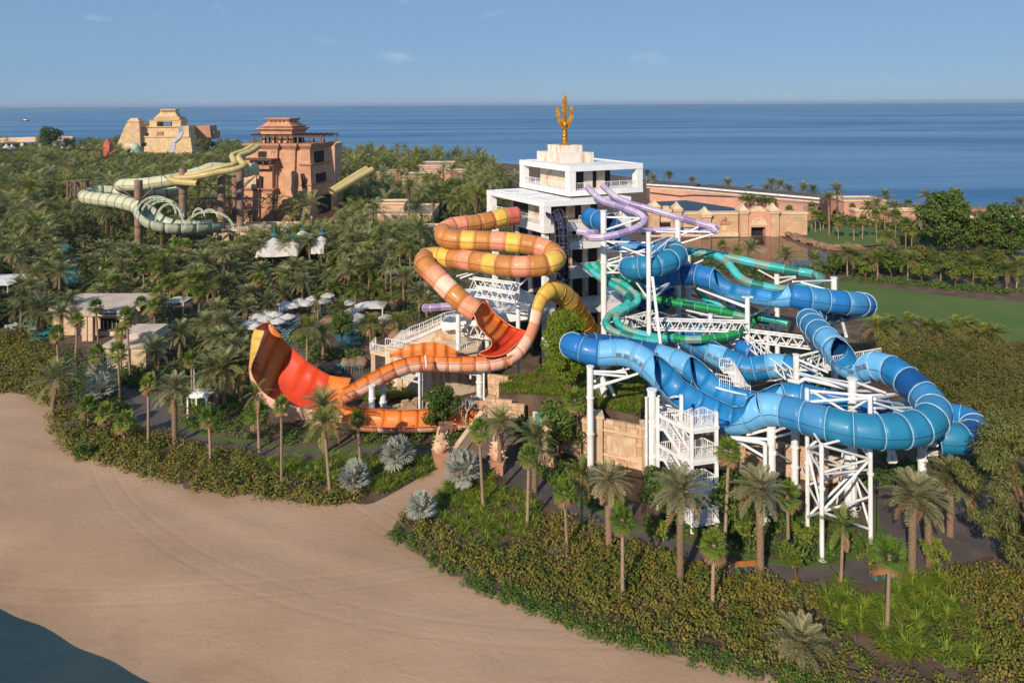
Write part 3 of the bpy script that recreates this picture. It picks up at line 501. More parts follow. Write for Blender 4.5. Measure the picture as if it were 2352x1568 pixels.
slide(BL, [('y3', 1400, 418, 74.7), ('y3', 1300, 350, 75.4), ('y3', 1190, 305, 76), ('y3', 1080, 295, 76.5), ('y3', 960, 305, 77), ('y3', 840, 285, 77.4), ('y3', 740, 255, 78), ('y3', 680, 232, 79.2), ('y3', 690, 222, 81.4), ('y3', 790, 222, 83), ('y3', 940, 238, 83.4), ('y3', 1120, 262, 83), ('y3', 1300, 295, 82.2), ('y3', 1480, 335, 81), ('y3', 1640, 385, 79.6), ('y3', 1760, 440, 78.4, 178)],
      1.95, lambda k, f, w_: 'bluelt' if f < .22 else ('blue' if f < .45 else ('bluedeep' if f < .85 else 'bluelt')), 'bluedeep', 'seamblue', 'fl_bl', 1.42, 24, steps=5, windows=((.02, .16),))
slide(BL, [('y3', 1740, 430, 78.6, 176), ('y3', 1840, 495, 77.6, 110, -6, 1.5), ('y3', 1930, 565, 76.6, 84, -12, 1.7), ('y3', 2040, 640, 75.6, 82, -14, 1.75), ('y3', 2180, 690, 74.6, 84, -14, 1.7), ('y3', 2320, 710, 74, 90, -10), ('y4', 180, 1115, 73.6, 95, -6), ('y4', 320, 1110, 73.2, 130), ('y4', 420, 1095, 73, 176)], 2.0, ['bluemid', 'bluemid', 'bluelt'], 'bluemid', 'seamblue', 'fl_bl', 1.4, 22, windows=((.3, .8),))
slide(BL, [('y4', 400, 1098, 73), ('y4', 520, 1095, 72.6), ('y4', 660, 1120, 71.8), ('y4', 820, 1160, 70.8), ('y4', 1000, 1200, 70.4), ('y4', 1200, 1235, 70), ('y4', 1400, 1265, 69.8), ('y4', 1600, 1288, 70), ('y4', 1780, 1290, 70.4), ('y4', 1930, 1290, 70.8), ('y4', 2050, 1308, 70.4), ('y4', 2140, 1352, 69.4), ('y4', 2180, 1410, 68), ('y4', 2150, 1455, 66.8), ('y4', 2060, 1476, 66.2), ('y4', 1950, 1480, 66.2), ('y4', 1830, 1474, 66.6)], 2.1, ['bluemid', 'bluemid', 'bluemid', 'blue', 'bluedeep', 'petrol', 'bluegrey'], 'bluedeep', 'seamblue', 'fl_bl', 1.42)
B2 = empty('lower_blue_slide', (0, 0, 0), 'pale blue enclosed slide with a row of windows behind the white stair', 'water slide')
slide(B2, [('z8', 1080, 1150, 88, 100), ('z8', 1190, 1210, 86.5, 100), ('z8', 1300, 1270, 85.4, 150), ('z8', 1400, 1320, 84.4, 178), ('z8', 1510, 1375, 83.6), ('z8', 1600, 1420, 83), ('z8', 1690, 1430, 82.6), ('z8', 1790, 1410, 82.2), ('z8', 1890, 1400, 81.6), ('z8', 1990, 1410, 81), ('z8', 2090, 1450, 80), ('z8', 2170, 1520, 79), ('z8', 2230, 1590, 78.4)], 1.9, ['bluemid', 'bluemid', 'bluelt', 'bluemid'], 'bluemid', 'seamblue', 'fl_bl', 1.4, 20, windows=((.05, .85),))
slide(B2, [('z8', 1560, 1230, 88), ('z8', 1640, 1260, 87), ('z8', 1720, 1310, 86), ('z8', 1760, 1380, 85)], 2.1, ['blue', 'bluedeep'], 'bluedeep', 'seamblue', 'fl_bl', 1.0, 16)
# ---- racer tubes: two teal, two green, all from the lower deck
def racer(label, pts, palette, r=.5, L=1.7, fl='fl_te', seamm='seamblue', n=14, name='racer_tube'):
    e = empty(name, (0, 0, 0), label, 'water slide'); slide(e, pts, L, palette, palette[0], seamm, fl, r, n, double=False, steps=3); return e
racer('left teal racer tube coiling under the white columns', [('z8', 165, 480, 102), ('z8', 220, 540, 100.5), ('z8', 300, 600, 99), ('z8', 380, 650, 97.8), ('z8', 450, 690, 96.6), ('z8', 520, 740, 95.6), ('z8', 560, 790, 94.6), ('z8', 530, 840, 93.8), ('z8', 450, 885, 93.2), ('z8', 375, 940, 92), ('z8', 342, 1000, 90.4), ('z8', 370, 1060, 89), ('z8', 460, 1105, 88.2), ('z8', 590, 1145, 87.6), ('z8', 720, 1175, 87.4), ('z8', 830, 1175, 87.8)], ['teal', 'aqua', 'sage', 'teal', 'sage', 'tealdk'])
racer('right teal racer tube coiling beside its twin under the columns', [('z8', 225, 475, 103), ('z8', 290, 540, 101), ('z8', 380, 590, 99), ('z8', 480, 640, 97.4), ('z8', 560, 690, 96.4), ('z8', 625, 750, 95.4), ('z8', 630, 810, 94.4), ('z8', 560, 860, 93.4), ('z8', 480, 900, 92.4), ('z8', 440, 950, 91.2), ('z8', 450, 1010, 90), ('z8', 530, 1065, 89), ('z8', 650, 1105, 88.4), ('z8', 790, 1135, 88), ('z8', 900, 1150, 88), ('z8', 965, 1150, 88.4)], ['aqua', 'teal', 'aqua', 'sage', 'teal', 'sage'])
racer('front green racer tube sweeping right above the long white truss', [('z8', 270, 460, 104), ('z8', 370, 560, 101), ('z8', 480, 620, 99), ('z8', 600, 690, 97), ('z8', 700, 755, 95.6), ('z8', 850, 800, 94.6), ('z8', 1020, 832, 94), ('z8', 1200, 860, 93.4), ('z8', 1380, 895, 92.8), ('z8', 1520, 930, 92.4), ('z8', 1640, 960, 91.6), ('z8', 1680, 1000, 90.2), ('z8', 1620, 1070, 88.6), ('z8', 1500, 1115, 87.8), ('z8', 1350, 1145, 87.2), ('z8', 1200, 1158, 87), ('z8', 1060, 1158, 87.4), ('z8', 960, 1140, 88.4), ('z8', 900, 1110, 90)], ['green', 'green', 'greendk', 'green', 'green', 'green', 'sage'], fl='fl_te')
racer('rear green racer tube running behind the front green one', [('z8', 310, 450, 105), ('z8', 420, 540, 102), ('z8', 560, 620, 99.6), ('z8', 660, 680, 98), ('z8', 770, 735, 97), ('z8', 920, 790, 96.2), ('z8', 1100, 828, 95.6), ('z8', 1300, 862, 95), ('z8', 1480, 905, 94.4), ('z8', 1640, 940, 94), ('z8', 1800, 965, 93.6), ('z8', 1920, 985, 93), ('z8', 2010, 1015, 92.4)], ['green', 'greendk', 'green', 'teal', 'teal', 'aqua'])
racer('straight aqua and sage tube behind the blue slide, ending in a cup', [('z8', 1060, 350, 108), ('z8', 1180, 355, 107), ('z8', 1320, 375, 106), ('z8', 1460, 405, 105), ('z8', 1620, 440, 104), ('z8', 1780, 475, 103), ('z8', 1940, 505, 102), ('z8', 2100, 535, 101), ('z8', 2230, 555, 100, 178), ('z8', 2300, 575, 98, 120), ('z8', 2300, 625, 95.5, 100), ('z8', 2200, 650, 94.5, 100), ('z8', 2080, 670, 94.5, 100)], ['teal', 'tealdk', 'aqua', 'sage', 'aqua', 'sage'], .66, 2.2)
racer('stepped aqua and sage tube twisting down behind the blue slide', [('z8', 1090, 345, 107), ('z8', 1230, 370, 105.4), ('z8', 1350, 390, 104.2), ('z8', 1440, 440, 102.6), ('z8', 1500, 510, 100.8), ('z8', 1560, 580, 99.2), ('z8', 1640, 630, 98), ('z8', 1760, 665, 97.2), ('z8', 1880, 690, 96.8), ('z8', 2000, 700, 96.4)], ['aqua', 'sage', 'tealdk', 'aqua', 'sage', 'aqua'], .62, 1.5)
racer('short teal tube dropping between the rear columns', [('z8', 1180, 690, 101), ('z8', 1260, 790, 99), ('z8', 1320, 830, 98), ('z8', 1420, 860, 97), ('z8', 1520, 905, 96), ('z8', 1640, 950, 95.4), ('z8', 1740, 985, 95), ('z8', 1830, 995, 94.8)], ['sage', 'teal', 'aqua'], .55)
racer('big dark blue coil low behind the rear columns', [('z8', 640, 830, 103), ('z8', 720, 850, 102), ('z8', 850, 840, 101), ('z8', 930, 760, 100), ('z8', 880, 700, 101), ('z8', 780, 740, 104)], ['bluedeep', 'blue'], 1.0, 2, 'fl_bl', name='blue_coil')
racer('dark blue tube low behind the white truss', [('z8', 900, 1060, 99), ('z8', 1050, 1090, 98), ('z8', 1200, 1080, 97), ('z8', 1400, 1090, 96), ('z8', 1560, 1120, 96)], ['petrol', 'blue'], .8, 2, 'fl_bl', name='blue_coil')
# ---- lilac body slides
racer('front lilac body slide hooking back under itself', [('z3', 1478, 905, 103.5), ('z3', 1530, 960, 101.5), ('z3', 1590, 1012, 99.8), ('z3', 1680, 1052, 98.4), ('z3', 1800, 1090, 97), ('z3', 1910, 1128, 96), ('z3', 1985, 1170, 95), ('z3', 2000, 1220, 93.8), ('z3', 1940, 1270, 92.8), ('z3', 1840, 1310, 92.2), ('z3', 1720, 1345, 91.8), ('z3', 1590, 1368, 92), ('z3', 1500, 1365, 93), ('z3', 1480, 1345, 95), ('z3', 1560, 1330, 97), ('z3', 1480, 1320, 99), ('z3', 1390, 1310, 100)], ['lilac', 'lilaclt', 'lilac', 'lilac', 'lilacdk'], .5, 1.8, 'fl_li', 'seam', name='lilac_slide')
racer('rear lilac body slide running straight towards the lake', [('z3', 1620, 890, 107), ('z3', 1670, 940, 105.5), ('z3', 1740, 995, 104), ('z3', 1850, 1048, 103), ('z3', 2000, 1092, 102), ('z3', 2150, 1135, 101), ('z3', 2300, 1180, 100), ('z8', 1200, 95, 99.4), ('z8', 1310, 122, 98.6), ('z8', 1360, 142, 97.4), ('z8', 1320, 155, 98.5), ('z8', 1200, 160, 100.5), ('z8', 1050, 158, 102), ('z8', 900, 155, 103), ('z8', 760, 158, 104), ('z8', 680, 165, 105)], ['lilac', 'lilaclt', 'lilac', 'lilacdk'], .5, 2.0, 'fl_li', 'seam', name='lilac_slide')
racer('low lilac tube end beside the stone staircase', [('z6', 2290, 680, 94), ('z6', 2200, 690, 94), ('z6', 2100, 695, 94), ('z6', 2000, 705, 94), ('z6', 1950, 705, 95)], ['lilacdk', 'lilac', 'lilacdk'], .55, 1.6, 'fl_li', 'seam', name='lilac_slide')
# ---- navy drop slide in its cage
NV = empty('navy_drop_slide', (0, 0, 0), 'near vertical navy drop slide inside a dark steel cage on the tower front', 'water slide')
nvp = [('z7', 1300, 150, 104, 95), ('z7', 1350, 170, 103, 95), ('z7', 1385, 230, 102, 95), ('z7', 1400, 330, 101.6, 95), ('z7', 1405, 480, 101.4, 95), ('z7', 1408, 650, 101.2, 95), ('z7', 1408, 830, 101, 95), ('z7', 1404, 1000, 100.6, 95), ('z7', 1398, 1150, 99.6, 95)]
_, NB, nf = slide(NV, nvp, 2.2, ['navy'], 'navy', 'seamblue', 'navy', 1.0, 14, pt=True)
for i in range(3, len(NB) - 1, 2):
    s, u = nf[i]; c = Vector(NB[i][:3]); mb = MB(); prev = None
    for j in range(9):
        a = R(-10 + 25 * j); p = c + s * math.cos(a) * 1.15 + u * math.sin(a) * 1.15
        if prev: mb.bar(prev, p, .09)
        prev = p
    mb.build('cage_hoop', M['pergola'], NV)
for j in range(6):
    a = R(5 + 34 * j); mb = MB(); prev = None
    for i in range(3, len(NB) - 1):
        s, u = nf[i]; p = Vector(NB[i][:3]) + s * math.cos(a) * 1.17 + u * math.sin(a) * 1.17
        if prev: mb.bar(prev, p, .08)
        prev = p
    mb.build('cage_rail', M['pergola'], NV)
# ---- old green slide on the left, beside the sandstone tower
GS = empty('green_tube_slide', (0, 0, 0), 'pale green tube slide curling out of the palms left of the sandstone tower', 'water slide')
slide(GS, [('z2', 400, 730, 205), ('z2', 260, 760, 202), ('z2', 100, 740, 200), ('z2', -20, 735, 198), ('z1', 1850, 770, 196), ('z1', 1640, 830, 194), ('z1', 1500, 855, 193), ('z1', 1300, 880, 192), ('z1', 1150, 885, 193), ('z1', 1120, 895, 197), ('z1', 1250, 910, 201), ('z1', 1450, 905, 203), ('z1', 1630, 895, 203)], 3.2, ['mint'], 'mint', 'seamblue', 'fl_mi', 1.85, 18, double=False)
slide(GS, [('z1', 1640, 930, 201), ('z1', 1450, 965, 199), ('z1', 1250, 965, 198), ('z1', 1050, 950, 198), ('z1', 900, 945, 196), ('z1', 800, 965, 193), ('z1', 790, 995, 189), ('z1', 880, 1010, 186), ('z1', 1010, 1025, 184), ('z1', 1150, 1050, 182), ('z1', 1260, 1085, 180), ('z1', 1330, 1130, 178, 120, 0, 2.6), ('z1', 1420, 1180, 177, 95, 0, 3.2), ('z1', 1560, 1215, 177, 92, 0, 3.2), ('z1', 1700, 1225, 178, 92, 0, 3.2), ('z1', 1850, 1225, 180, 92, 0, 3.2), ('z1', 2000, 1210, 183, 92, 0, 3.2)], 3.0, lambda k, f, w_: 'mint' if w_ > 150 else 'mintlt', 'mintlt', 'seamblue', 'fl_mi', 1.8, 18, double=True)
S1 = empty('straw_body_slide', (0, 0, 0), 'front straw coloured body slide bending from the sandstone tower', 'water slide')
slide(S1, [('z2', 415, 530, 206), ('z2', 340, 580, 202), ('z2', 240, 620, 198), ('z2', 255, 670, 195), ('z2', 285, 705, 192), ('z2', 200, 740, 190), ('z2', 60, 765, 189), ('z1', 1900, 790, 188), ('z1', 1750, 815, 188), ('z1', 1620, 820, 188), ('z1', 1560, 825, 187), ('z1', 1610, 850, 184), ('z1', 1720, 862, 182), ('z1', 1820, 868, 181)], 2.6, ['straw'], 'straw', 'seam', 'straw', .85, 12, double=False)
S2 = empty('straw_body_slide', (0, 0, 0), 'rear straw coloured body slide bending beside its twin from the sandstone tower', 'water slide')
slide(S2, [('z2', 360, 525, 207), ('z2', 290, 570, 204), ('z2', 180, 610, 200), ('z2', 190, 660, 197), ('z2', 195, 695, 194), ('z2', 100, 715, 192), ('z1', 1950, 745, 191), ('z1', 1800, 780, 190), ('z1', 1660, 800, 190), ('z1', 1580, 815, 189)], 2.6, ['straw'], 'straw', 'seam', 'straw', .85, 12, double=False)
for i, (y0, y1, lb) in enumerate(((730, 905, 'upper'), (750, 950, 'lower'))):
    e = empty('straw_body_slide', (0, 0, 0), f'{lb} of two straw tubes slanting down right of the sandstone tower', 'water slide')
    slide(e, [('z2', 1410 + 50 * i, 735 + 8 * i, 232), ('z2', 1300 + 40 * i, 800 + 12 * i, 228), ('z2', 1190 + 30 * i, 870 + 12 * i, 224), ('z2', 1080 + 20 * i, 940 + 12 * i, 220)], 3, ['straw'], 'straw', 'seam', 'straw', 1.1, 12, double=False)

# ================================================================ the white tower with the trident
def masonry(name, c, c2, cm, bw, bh, ang=0.0, bump=.4):
    m = bpy.data.materials.new(name); m.use_nodes = True; t = m.node_tree; N = t.nodes; L = t.links; b = N['Principled BSDF']; b.inputs['Roughness'].default_value = .85
    g = N.new('ShaderNodeNewGeometry'); sp = N.new('ShaderNodeSeparateXYZ'); L.new(g.outputs['Position'], sp.inputs[0])
    a1 = N.new('ShaderNodeMath'); a1.operation = 'MULTIPLY_ADD'; a1.inputs[1].default_value = .85; L.new(sp.outputs[1], a1.inputs[0]); L.new(sp.outputs[0], a1.inputs[2])
    cb = N.new('ShaderNodeCombineXYZ'); L.new(a1.outputs[0], cb.inputs[0]); L.new(sp.outputs[2], cb.inputs[1])
    br = N.new('ShaderNodeTexBrick'); br.inputs['Scale'].default_value = 1; br.inputs['Brick Width'].default_value = bw; br.inputs['Row Height'].default_value = bh; br.inputs['Mortar Size'].default_value = .035 * min(bw, bh); br.inputs['Bias'].default_value = 0
    br.inputs['Color1'].default_value = (*c, 1); br.inputs['Color2'].default_value = (*c2, 1); br.inputs['Mortar'].default_value = (*cm, 1); L.new(cb.outputs[0], br.inputs['Vector'])
    n = N.new('ShaderNodeTexNoise'); n.inputs['Scale'].default_value = .35; n.inputs['Detail'].default_value = 5; L.new(g.outputs['Position'], n.inputs['Vector'])
    rp = N.new('ShaderNodeMapRange'); rp.inputs['From Min'].default_value = .3; rp.inputs['From Max'].default_value = .7; rp.inputs['To Min'].default_value = .78; rp.inputs['To Max'].default_value = 1.1; L.new(n.outputs['Fac'], rp.inputs['Value'])
    mx = N.new('ShaderNodeVectorMath'); mx.operation = 'SCALE'; L.new(br.outputs['Color'], mx.inputs[0]); L.new(rp.outputs[0], mx.inputs['Scale']); L.new(mx.outputs[0], b.inputs['Base Color'])
    n2 = N.new('ShaderNodeTexNoise'); n2.inputs['Scale'].default_value = 3; n2.inputs['Detail'].default_value = 4; L.new(g.outputs['Position'], n2.inputs['Vector'])
    ad = N.new('ShaderNodeMath'); ad.operation = 'MULTIPLY_ADD'; ad.inputs[1].default_value = -1.2; L.new(br.outputs['Fac'], ad.inputs[0]); L.new(n2.outputs['Fac'], ad.inputs[2])
    bp = N.new('ShaderNodeBump'); bp.inputs['Strength'].default_value = bump; bp.inputs['Distance'].default_value = .08; L.new(ad.outputs[0], bp.inputs['Height']); L.new(bp.outputs[0], b.inputs['Normal'])
    return m
M['ashlar'] = masonry('sandstone_ashlar', (.60, .32, .19), (.53, .27, .16), (.42, .21, .12), 1.5, .75)
M['ashlarc'] = masonry('cream_ashlar', (.72, .52, .29), (.64, .44, .24), (.5, .33, .18), 3.0, 1.4)
M['clad'] = mat('white_cladding', (.79, .79, .80), .38, (.70, .69, .68), .4, mixlo=.45, mixhi=.8)
class Fr:
    def __init__(s, o, d1, d2, L1=1, L2=1): s.o = Vector((o[0], o[1])); s.e1 = Vector((math.cos(R(d1)), math.sin(R(d1)))); s.e2 = Vector((math.cos(R(d2)), math.sin(R(d2))))
    def xy(s, a, b): p = s.o + s.e1 * a + s.e2 * b; return (p.x, p.y)
    def p(s, a, b, z): x, y = s.xy(a, b); return Vector((x, y, z))
    def box(s, mb, a0, a1, b0, b1, z0, z1, m=0): return mb.prism([s.xy(a0, b0), s.xy(a1, b0), s.xy(a1, b1), s.xy(a0, b1)], z0, z1, m)
    def frus(s, mb, a0, a1, b0, b1, z0, z1, g, m=0):
        return mb.prism([s.xy(a0, b0), s.xy(a1, b0), s.xy(a1, b1), s.xy(a0, b1)], z0, z1, m, [s.xy(a0 + g, b0 + g), s.xy(a1 - g, b0 + g), s.xy(a1 - g, b1 - g), s.xy(a0 + g, b1 - g)])
def railing(parent, pts, h=1.1, m='steel', gap=.32, name='railing', label=None):
    """posts, top and bottom rail and thin balusters along a polyline"""
    pts = [Vector(p) for p in pts]; up = Vector((0, 0, 1))
    r_ = parent
    mb = MB()
    for a, b in zip(pts, pts[1:]): mb.bar(a + up * h, b + up * h, .09, .07)
    mb.build('top_rail', M[m], r_)
    mb = MB()
    for a, b in zip(pts, pts[1:]):
        mb.bar(a + up * .14, b + up * .14, .05); n = max(1, int((b - a).length / gap))
        for i in range(n + 1):
            q = a.lerp(b, i / n); mb.bar(q + up * .14, q + up * h, .035 if i % 5 else .09)
    mb.build('balusters', M[m], r_)
TW = empty('white_tower', (0, 0, 0), 'white open frame slide tower carrying the golden trident', 'tower')
N1 = P(1307.5, 382, None, 30); T1 = Fr(N1, 22, 121); N2 = P(1249, 464, None, 25); T2 = Fr(N2, 21, 122)
def openbox(T, A, B, zr, zs, zf, zb, pw):
    mb = MB(); wd = .6
    T.box(mb, -.0, A, 0, wd, zs, zr); T.box(mb, 0, wd, wd + .003, B - wd, zs + .002, zr - .002); T.box(mb, 0, A, B - wd, B, zs, zr); T.box(mb, A - wd, A, wd + .003, B - wd, zs + .002, zr - .002)
    mb.build('roof_fascia', M['clad'], TW)
    mb = MB(); T.box(mb, wd, A - wd, wd, B - wd, zs + .3, zr - .12); mb.build('roof_deck', M['white'], TW)
    for a, b in ((0, 0), (A - pw, 0), (0, B - pw), (A - pw, B - pw)):
        mb = MB(); T.box(mb, a + .01, a + pw, b + .01, b + pw, zf, zs - .002); mb.build('corner_post', M['clad'], TW)
    mb = MB(); T.box(mb, 0, A, 0, B, zb, zf - .003); mb.build('floor_slab', M['clad'], TW)
M['panelwhite'] = mat('white_panel', (.80, .80, .81), .35, (.72, .71, .70), .5, objvar=.03, mixlo=.45, mixhi=.8)
def panels(T, A, B, z0, z1, pw=2.3):
    n = max(2, round(A / pw)); w_ = A / n
    for i in range(n): mb = MB(); T.box(mb, i * w_ + .012, (i + 1) * w_ - .012, -.05, -.003, z0 + .012, z1 - .012); mb.build('cladding_panel', M['panelwhite'], TW)
    n = max(2, round(B / pw)); w_ = B / n
    for i in range(n): mb = MB(); T.box(mb, -.05, -.003, i * w_ + .012, (i + 1) * w_ - .012, z0 + .012, z1 - .012); mb.build('cladding_panel', M['panelwhite'], TW)
for T_, A_, B_, zz0, zz1 in ((T1, 13.6, 15, 29.1, 30), (T1, 13.6, 15, 25.2, 26.1), (T2, 15.2, 17.4, 24.2, 25), (T2, 15.2, 17.4, 20.2, 21.4)): panels(T_, A_, B_, zz0, zz1)
openbox(T1, 13.6, 15, 30, 29.1, 26.1, 25.2, 1.15); openbox(T2, 15.2, 17.4, 25, 24.2, 21.4, 20.2, 1.2)
for a0, a1, b0, b1 in ((1.2, 6.5, 12.2, 16), (1.0, 6, 7, 11), (1.0, 5.5, 1.5, 6)):
    mb = MB(); T2.box(mb, a0, a1, b0, b1, 24.86, 25.0); mb.build('roof_panel', M['clad'], TW)
# cores with veined marble panels and dark doorways
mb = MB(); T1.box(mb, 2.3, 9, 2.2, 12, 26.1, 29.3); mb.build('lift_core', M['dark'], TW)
for a0, a1, b0, b1 in ((2.15, 2.3, 2.1, 11.9), (4.0, 5.6, 2.05, 2.2), (6.4, 7.9, 2.05, 2.2), (2.15, 2.6, 2.05, 2.2)):
    mb = MB(); T1.box(mb, a0, a1, b0, b1, 26.1, 29.25); mb.build('marble_panel', M['marble'], TW)
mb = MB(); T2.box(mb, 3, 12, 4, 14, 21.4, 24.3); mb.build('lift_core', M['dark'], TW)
for a0, a1, b0, b1 in ((2.8, 3, 4, 9), (6.3, 7.8, 3.8, 4), (9, 10.6, 3.8, 4)):
    mb = MB(); T2.box(mb, a0, a1, b0, b1, 21.4, 24.25); mb.build('marble_panel', M['marble'], TW)
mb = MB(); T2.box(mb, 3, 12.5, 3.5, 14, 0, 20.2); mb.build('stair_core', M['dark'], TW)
for a in (3.2, 6.0, 8.8, 11.5):
    mb = MB(); T2.box(mb, a, a + .9, 3.2, 3.48, 0, 20.15); mb.build('marble_pier', M['marble'], TW)
for b in (4, 8, 12):
    mb = MB(); T2.box(mb, 2.7, 2.98, b, b + 1, 0, 20.15); mb.build('marble_pier', M['marble'], TW)
for zt, a0, a1, b0 in ((18.5, 3.6, 14.6, 0), (14.0, 3.6, 15, 0), (8.9, -6, 17, -1.5)):
    mb = MB(); T2.box(mb, a0, a1, b0, 15, zt - 1.15, zt); mb.build('floor_slab', M['clad'], TW)
    railing(TW, [T2.p(a0 + .2, b0 + .15, zt), T2.p(a1 - .2, b0 + .15, zt), T2.p(a1 - .2, 8, zt)])
railing(TW, [T2.p(-5.8, 10, 8.9), T2.p(-5.8, -1.3, 8.9)])
for a, b in ((.4, .6), (14.2, .6), (.6, 16)):
    mb = MB(); T2.box(mb, a, a + .8, b, b + .8, 0, 20.19); mb.build('column', M['clad'], TW)
for T, A, B, z in ((T1, 13.6, 15, 26.1), (T2, 15.2, 17.4, 21.4)):
    railing(TW, [T.p(.35, B - 1.3, z), T.p(.35, 1.3, z)]); railing(TW, [T.p(1.3, .35, z), T.p(4.2, .35, z)]); railing(TW, [T.p(6.2, .35, z), T.p(A - 1.3, .35, z)]); railing(TW, [T.p(A - .35, 1.3, z), T.p(A - .35, B - 1.3, z)])
for a0, a1, b0, b1, z0, z1 in ((2.6, 8.9, 6.45, 13.7, 29.9, 31.56), (3.8, 7.7, 7.85, 12.3, 31.56, 32.75)):
    mb = MB(); T1.box(mb, a0, a1, b0, b1, z0, z1); mb.build('plinth', M['marblew'], TW)
    for f in (.33, .66):   # open joints between plinth slabs
        mb = MB(); x = a0 + (a1 - a0) * f; T1.box(mb, x, x + .04, b0 - .01, b0 + .05, z0 + .1, z1 + .004); mb.build('joint', M['steeldk'], TW)
TR = empty('trident', T1.p(5.75, 10.05, 32.75), 'golden trident statue on the stepped marble plinth', 'statue')
k_ = .0188
mb = MB(); mb.lathe([(1.05, 0), (.95, .1), (.6, .35), (.45, .6), (.5, .7), (.55, .95), (.46, 1.1), (.46, 1.35), (.55, 1.5), (.46, 1.65), (.44, 2.0), (.47, 2.05), (.44, 2.1), (.47, 2.2), (.44, 2.25), (.5, 2.9), (.62, 3.0), (.55, 3.15), (.4, 3.3)], n=20); mb.build('shaft', M['goldmetal'], TR)
half = [(1270, 40), (1277, 62), (1292, 84), (1293, 150), (1303, 214), (1284, 228), (1286, 268), (1302, 276), (1316, 252), (1309, 230), (1324, 208), (1316, 194), (1336, 148), (1352, 194), (1356, 214), (1342, 228), (1352, 254), (1336, 292), (1326, 325), (1310, 350), (1296, 360), (1290, 372)]
ol = [((x - 1270) * k_, (515 - y) * k_) for x, y in half]; ol = ol + [(-x, y) for x, y in reversed(ol[1:])]
def extrude_outline(name, ol, th, m, parent, bev=.1):
    mb = MB(); n = len(ol); V = [(x, -th / 2, z) for x, z in ol] + [(x, th / 2, z) for x, z in ol]
    mb.add(V, [tuple(range(n)), tuple(reversed(range(n, 2 * n)))] + [(i, i + n, (i + 1) % n + n, (i + 1) % n) for i in range(n)]); o = mb.build(name, m, parent)
    if bev: bm_ = o.modifiers.new('bevel', 'BEVEL'); bm_.width = bev; bm_.segments = 2; bm_.limit_method = 'ANGLE'
    return o
extrude_outline('prongs', ol, .75, M['goldmetal'], TR, .03)
mb = MB(); mb.lathe([(.0, -.55), (.3, -.5), (.5, -.2), (.5, .2), (.3, .5), (0, .55)], (0, -.35, 3.55), 12); mb.build('boss', M['goldmetal'], TR)
for sx in (-1, 1):
    mb = MB(); mb.cyl((sx * .25, -.45, 3.1), (sx * .75, -.45, 4.0), .09); mb.cyl((sx * .1, -.42, 4.0), (sx * .05, -.42, 7.6), .08, .03); mb.build('ornament', M['goldmetal'], TR)

# ================================================================ steel supports
def column(label, z, x, yt, Y, r=.4, zb=0.0, arms=(), name='support_column', flangez=(.35, .7)):
    t = W(z, x, yt, Y); e = empty(name, (t.x, t.y, zb), label, 'column', 'white steel slide supports'); h = t.z - zb
    mb = MB(); mb.cyl((0, 0, 0), (0, 0, h), r, n=16); mb.build('shaft', M['steel'], e)
    mb = MB(); mb.cyl((0, 0, .0), (0, 0, .08), r * 1.8, n=16); mb.cyl((0, 0, .08), (0, 0, .4), r * 1.15, r * 1.02, n=16, caps=False); mb.build('base_plate', M['steeldk'], e)
    mb = MB(); mb.cyl((0, 0, h), (0, 0, h + .1), r * 1.2, n=16); mb.build('cap_plate', M['steel'], e)
    for f in flangez:
        mb = MB(); mb.cyl((0, 0, h * f), (0, 0, h * f + .12), r * 1.28, n=16); mb.build('collar', M['steel'], e)
    for a in arms:     # (x0,y0,Y0,x1,y1,Y1[,r]) in the same view
        p0, p1 = W(z, a[0], a[1], a[2]), W(z, a[3], a[4], a[5]); o = Vector((t.x, t.y, zb)); mb = MB(); mb.cyl(p0 - o, p1 - o, a[6] if len(a) > 6 else .14, n=8); mb.build('brace', M['steel'], e)
    return e
column('tallest white column, in front of the tower beside the lilac slide', 'z8', 318, -20, 97, .43, arms=[(345, 35, 97, 660, 45, 95), (345, 150, 97, 665, 45, 95), (345, 260, 97, 705, 270, 95), (345, 250, 97, 700, 395, 90), (345, 345, 97, 700, 355, 92), (345, 470, 97, 640, 380, 94), (350, 480, 97, 460, 480, 95), (350, 545, 97, 460, 545, 95), (350, 485, 97, 405, 540, 96), (405, 540, 96, 455, 485, 95), (290, 240, 97, 170, 190, 95)])
column('white column through the teal and petrol coil', 'z8', 732, 180, 88, .31, arms=[(755, 375, 88, 960, 215, 94), (760, 270, 88, 900, 215, 94), (768, 585, 87, 850, 1270, 82, .2), (710, 760, 88, 610, 620, 92), (755, 720, 88, 920, 640, 92), (755, 800, 88, 920, 650, 93), (700, 1110, 88, 350, 1120, 92), (700, 1160, 88, 350, 1140, 92)])
column('white column carrying the far lilac bend', 'z8', 1000, 60, 100, .42, arms=[(1030, 200, 100, 1190, 125, 99), (1030, 275, 100, 1370, 175, 98), (1030, 165, 100, 1370, 175, 98), (1000, 175, 100, 640, 165, 103)])
column('white column below the start of the aqua tubes', 'z8', 1096, 390, 104, .38, arms=[(1120, 480, 104, 1230, 430, 105), (1070, 500, 104, 980, 560, 97)])
column('white column under the middle of the open blue trough', 'z8', 1640, 775, 88.5, .32, arms=[(1615, 860, 88.5, 1180, 690, 93), (1590, 770, 89, 1690, 770, 89), (1620, 850, 88.5, 1200, 700, 93), (1615, 1110, 88.5, 1420, 1010, 92)])
column('white column in the middle of the long truss', 'z8', 1300, 930, 90, .3, arms=[(1300, 940, 90, 1080, 890, 94), (1300, 940, 90, 1500, 960, 92), (1320, 1190, 90, 1560, 1150, 88), (1280, 1190, 90, 1000, 1170, 88)])
column('slim white column beside the aqua tubes', 'z8', 1910, 540, 103, .38, arms=[(1890, 600, 103, 1740, 520, 103), (1930, 590, 103, 2080, 580, 100), (1930, 640, 103, 2080, 590, 100)])
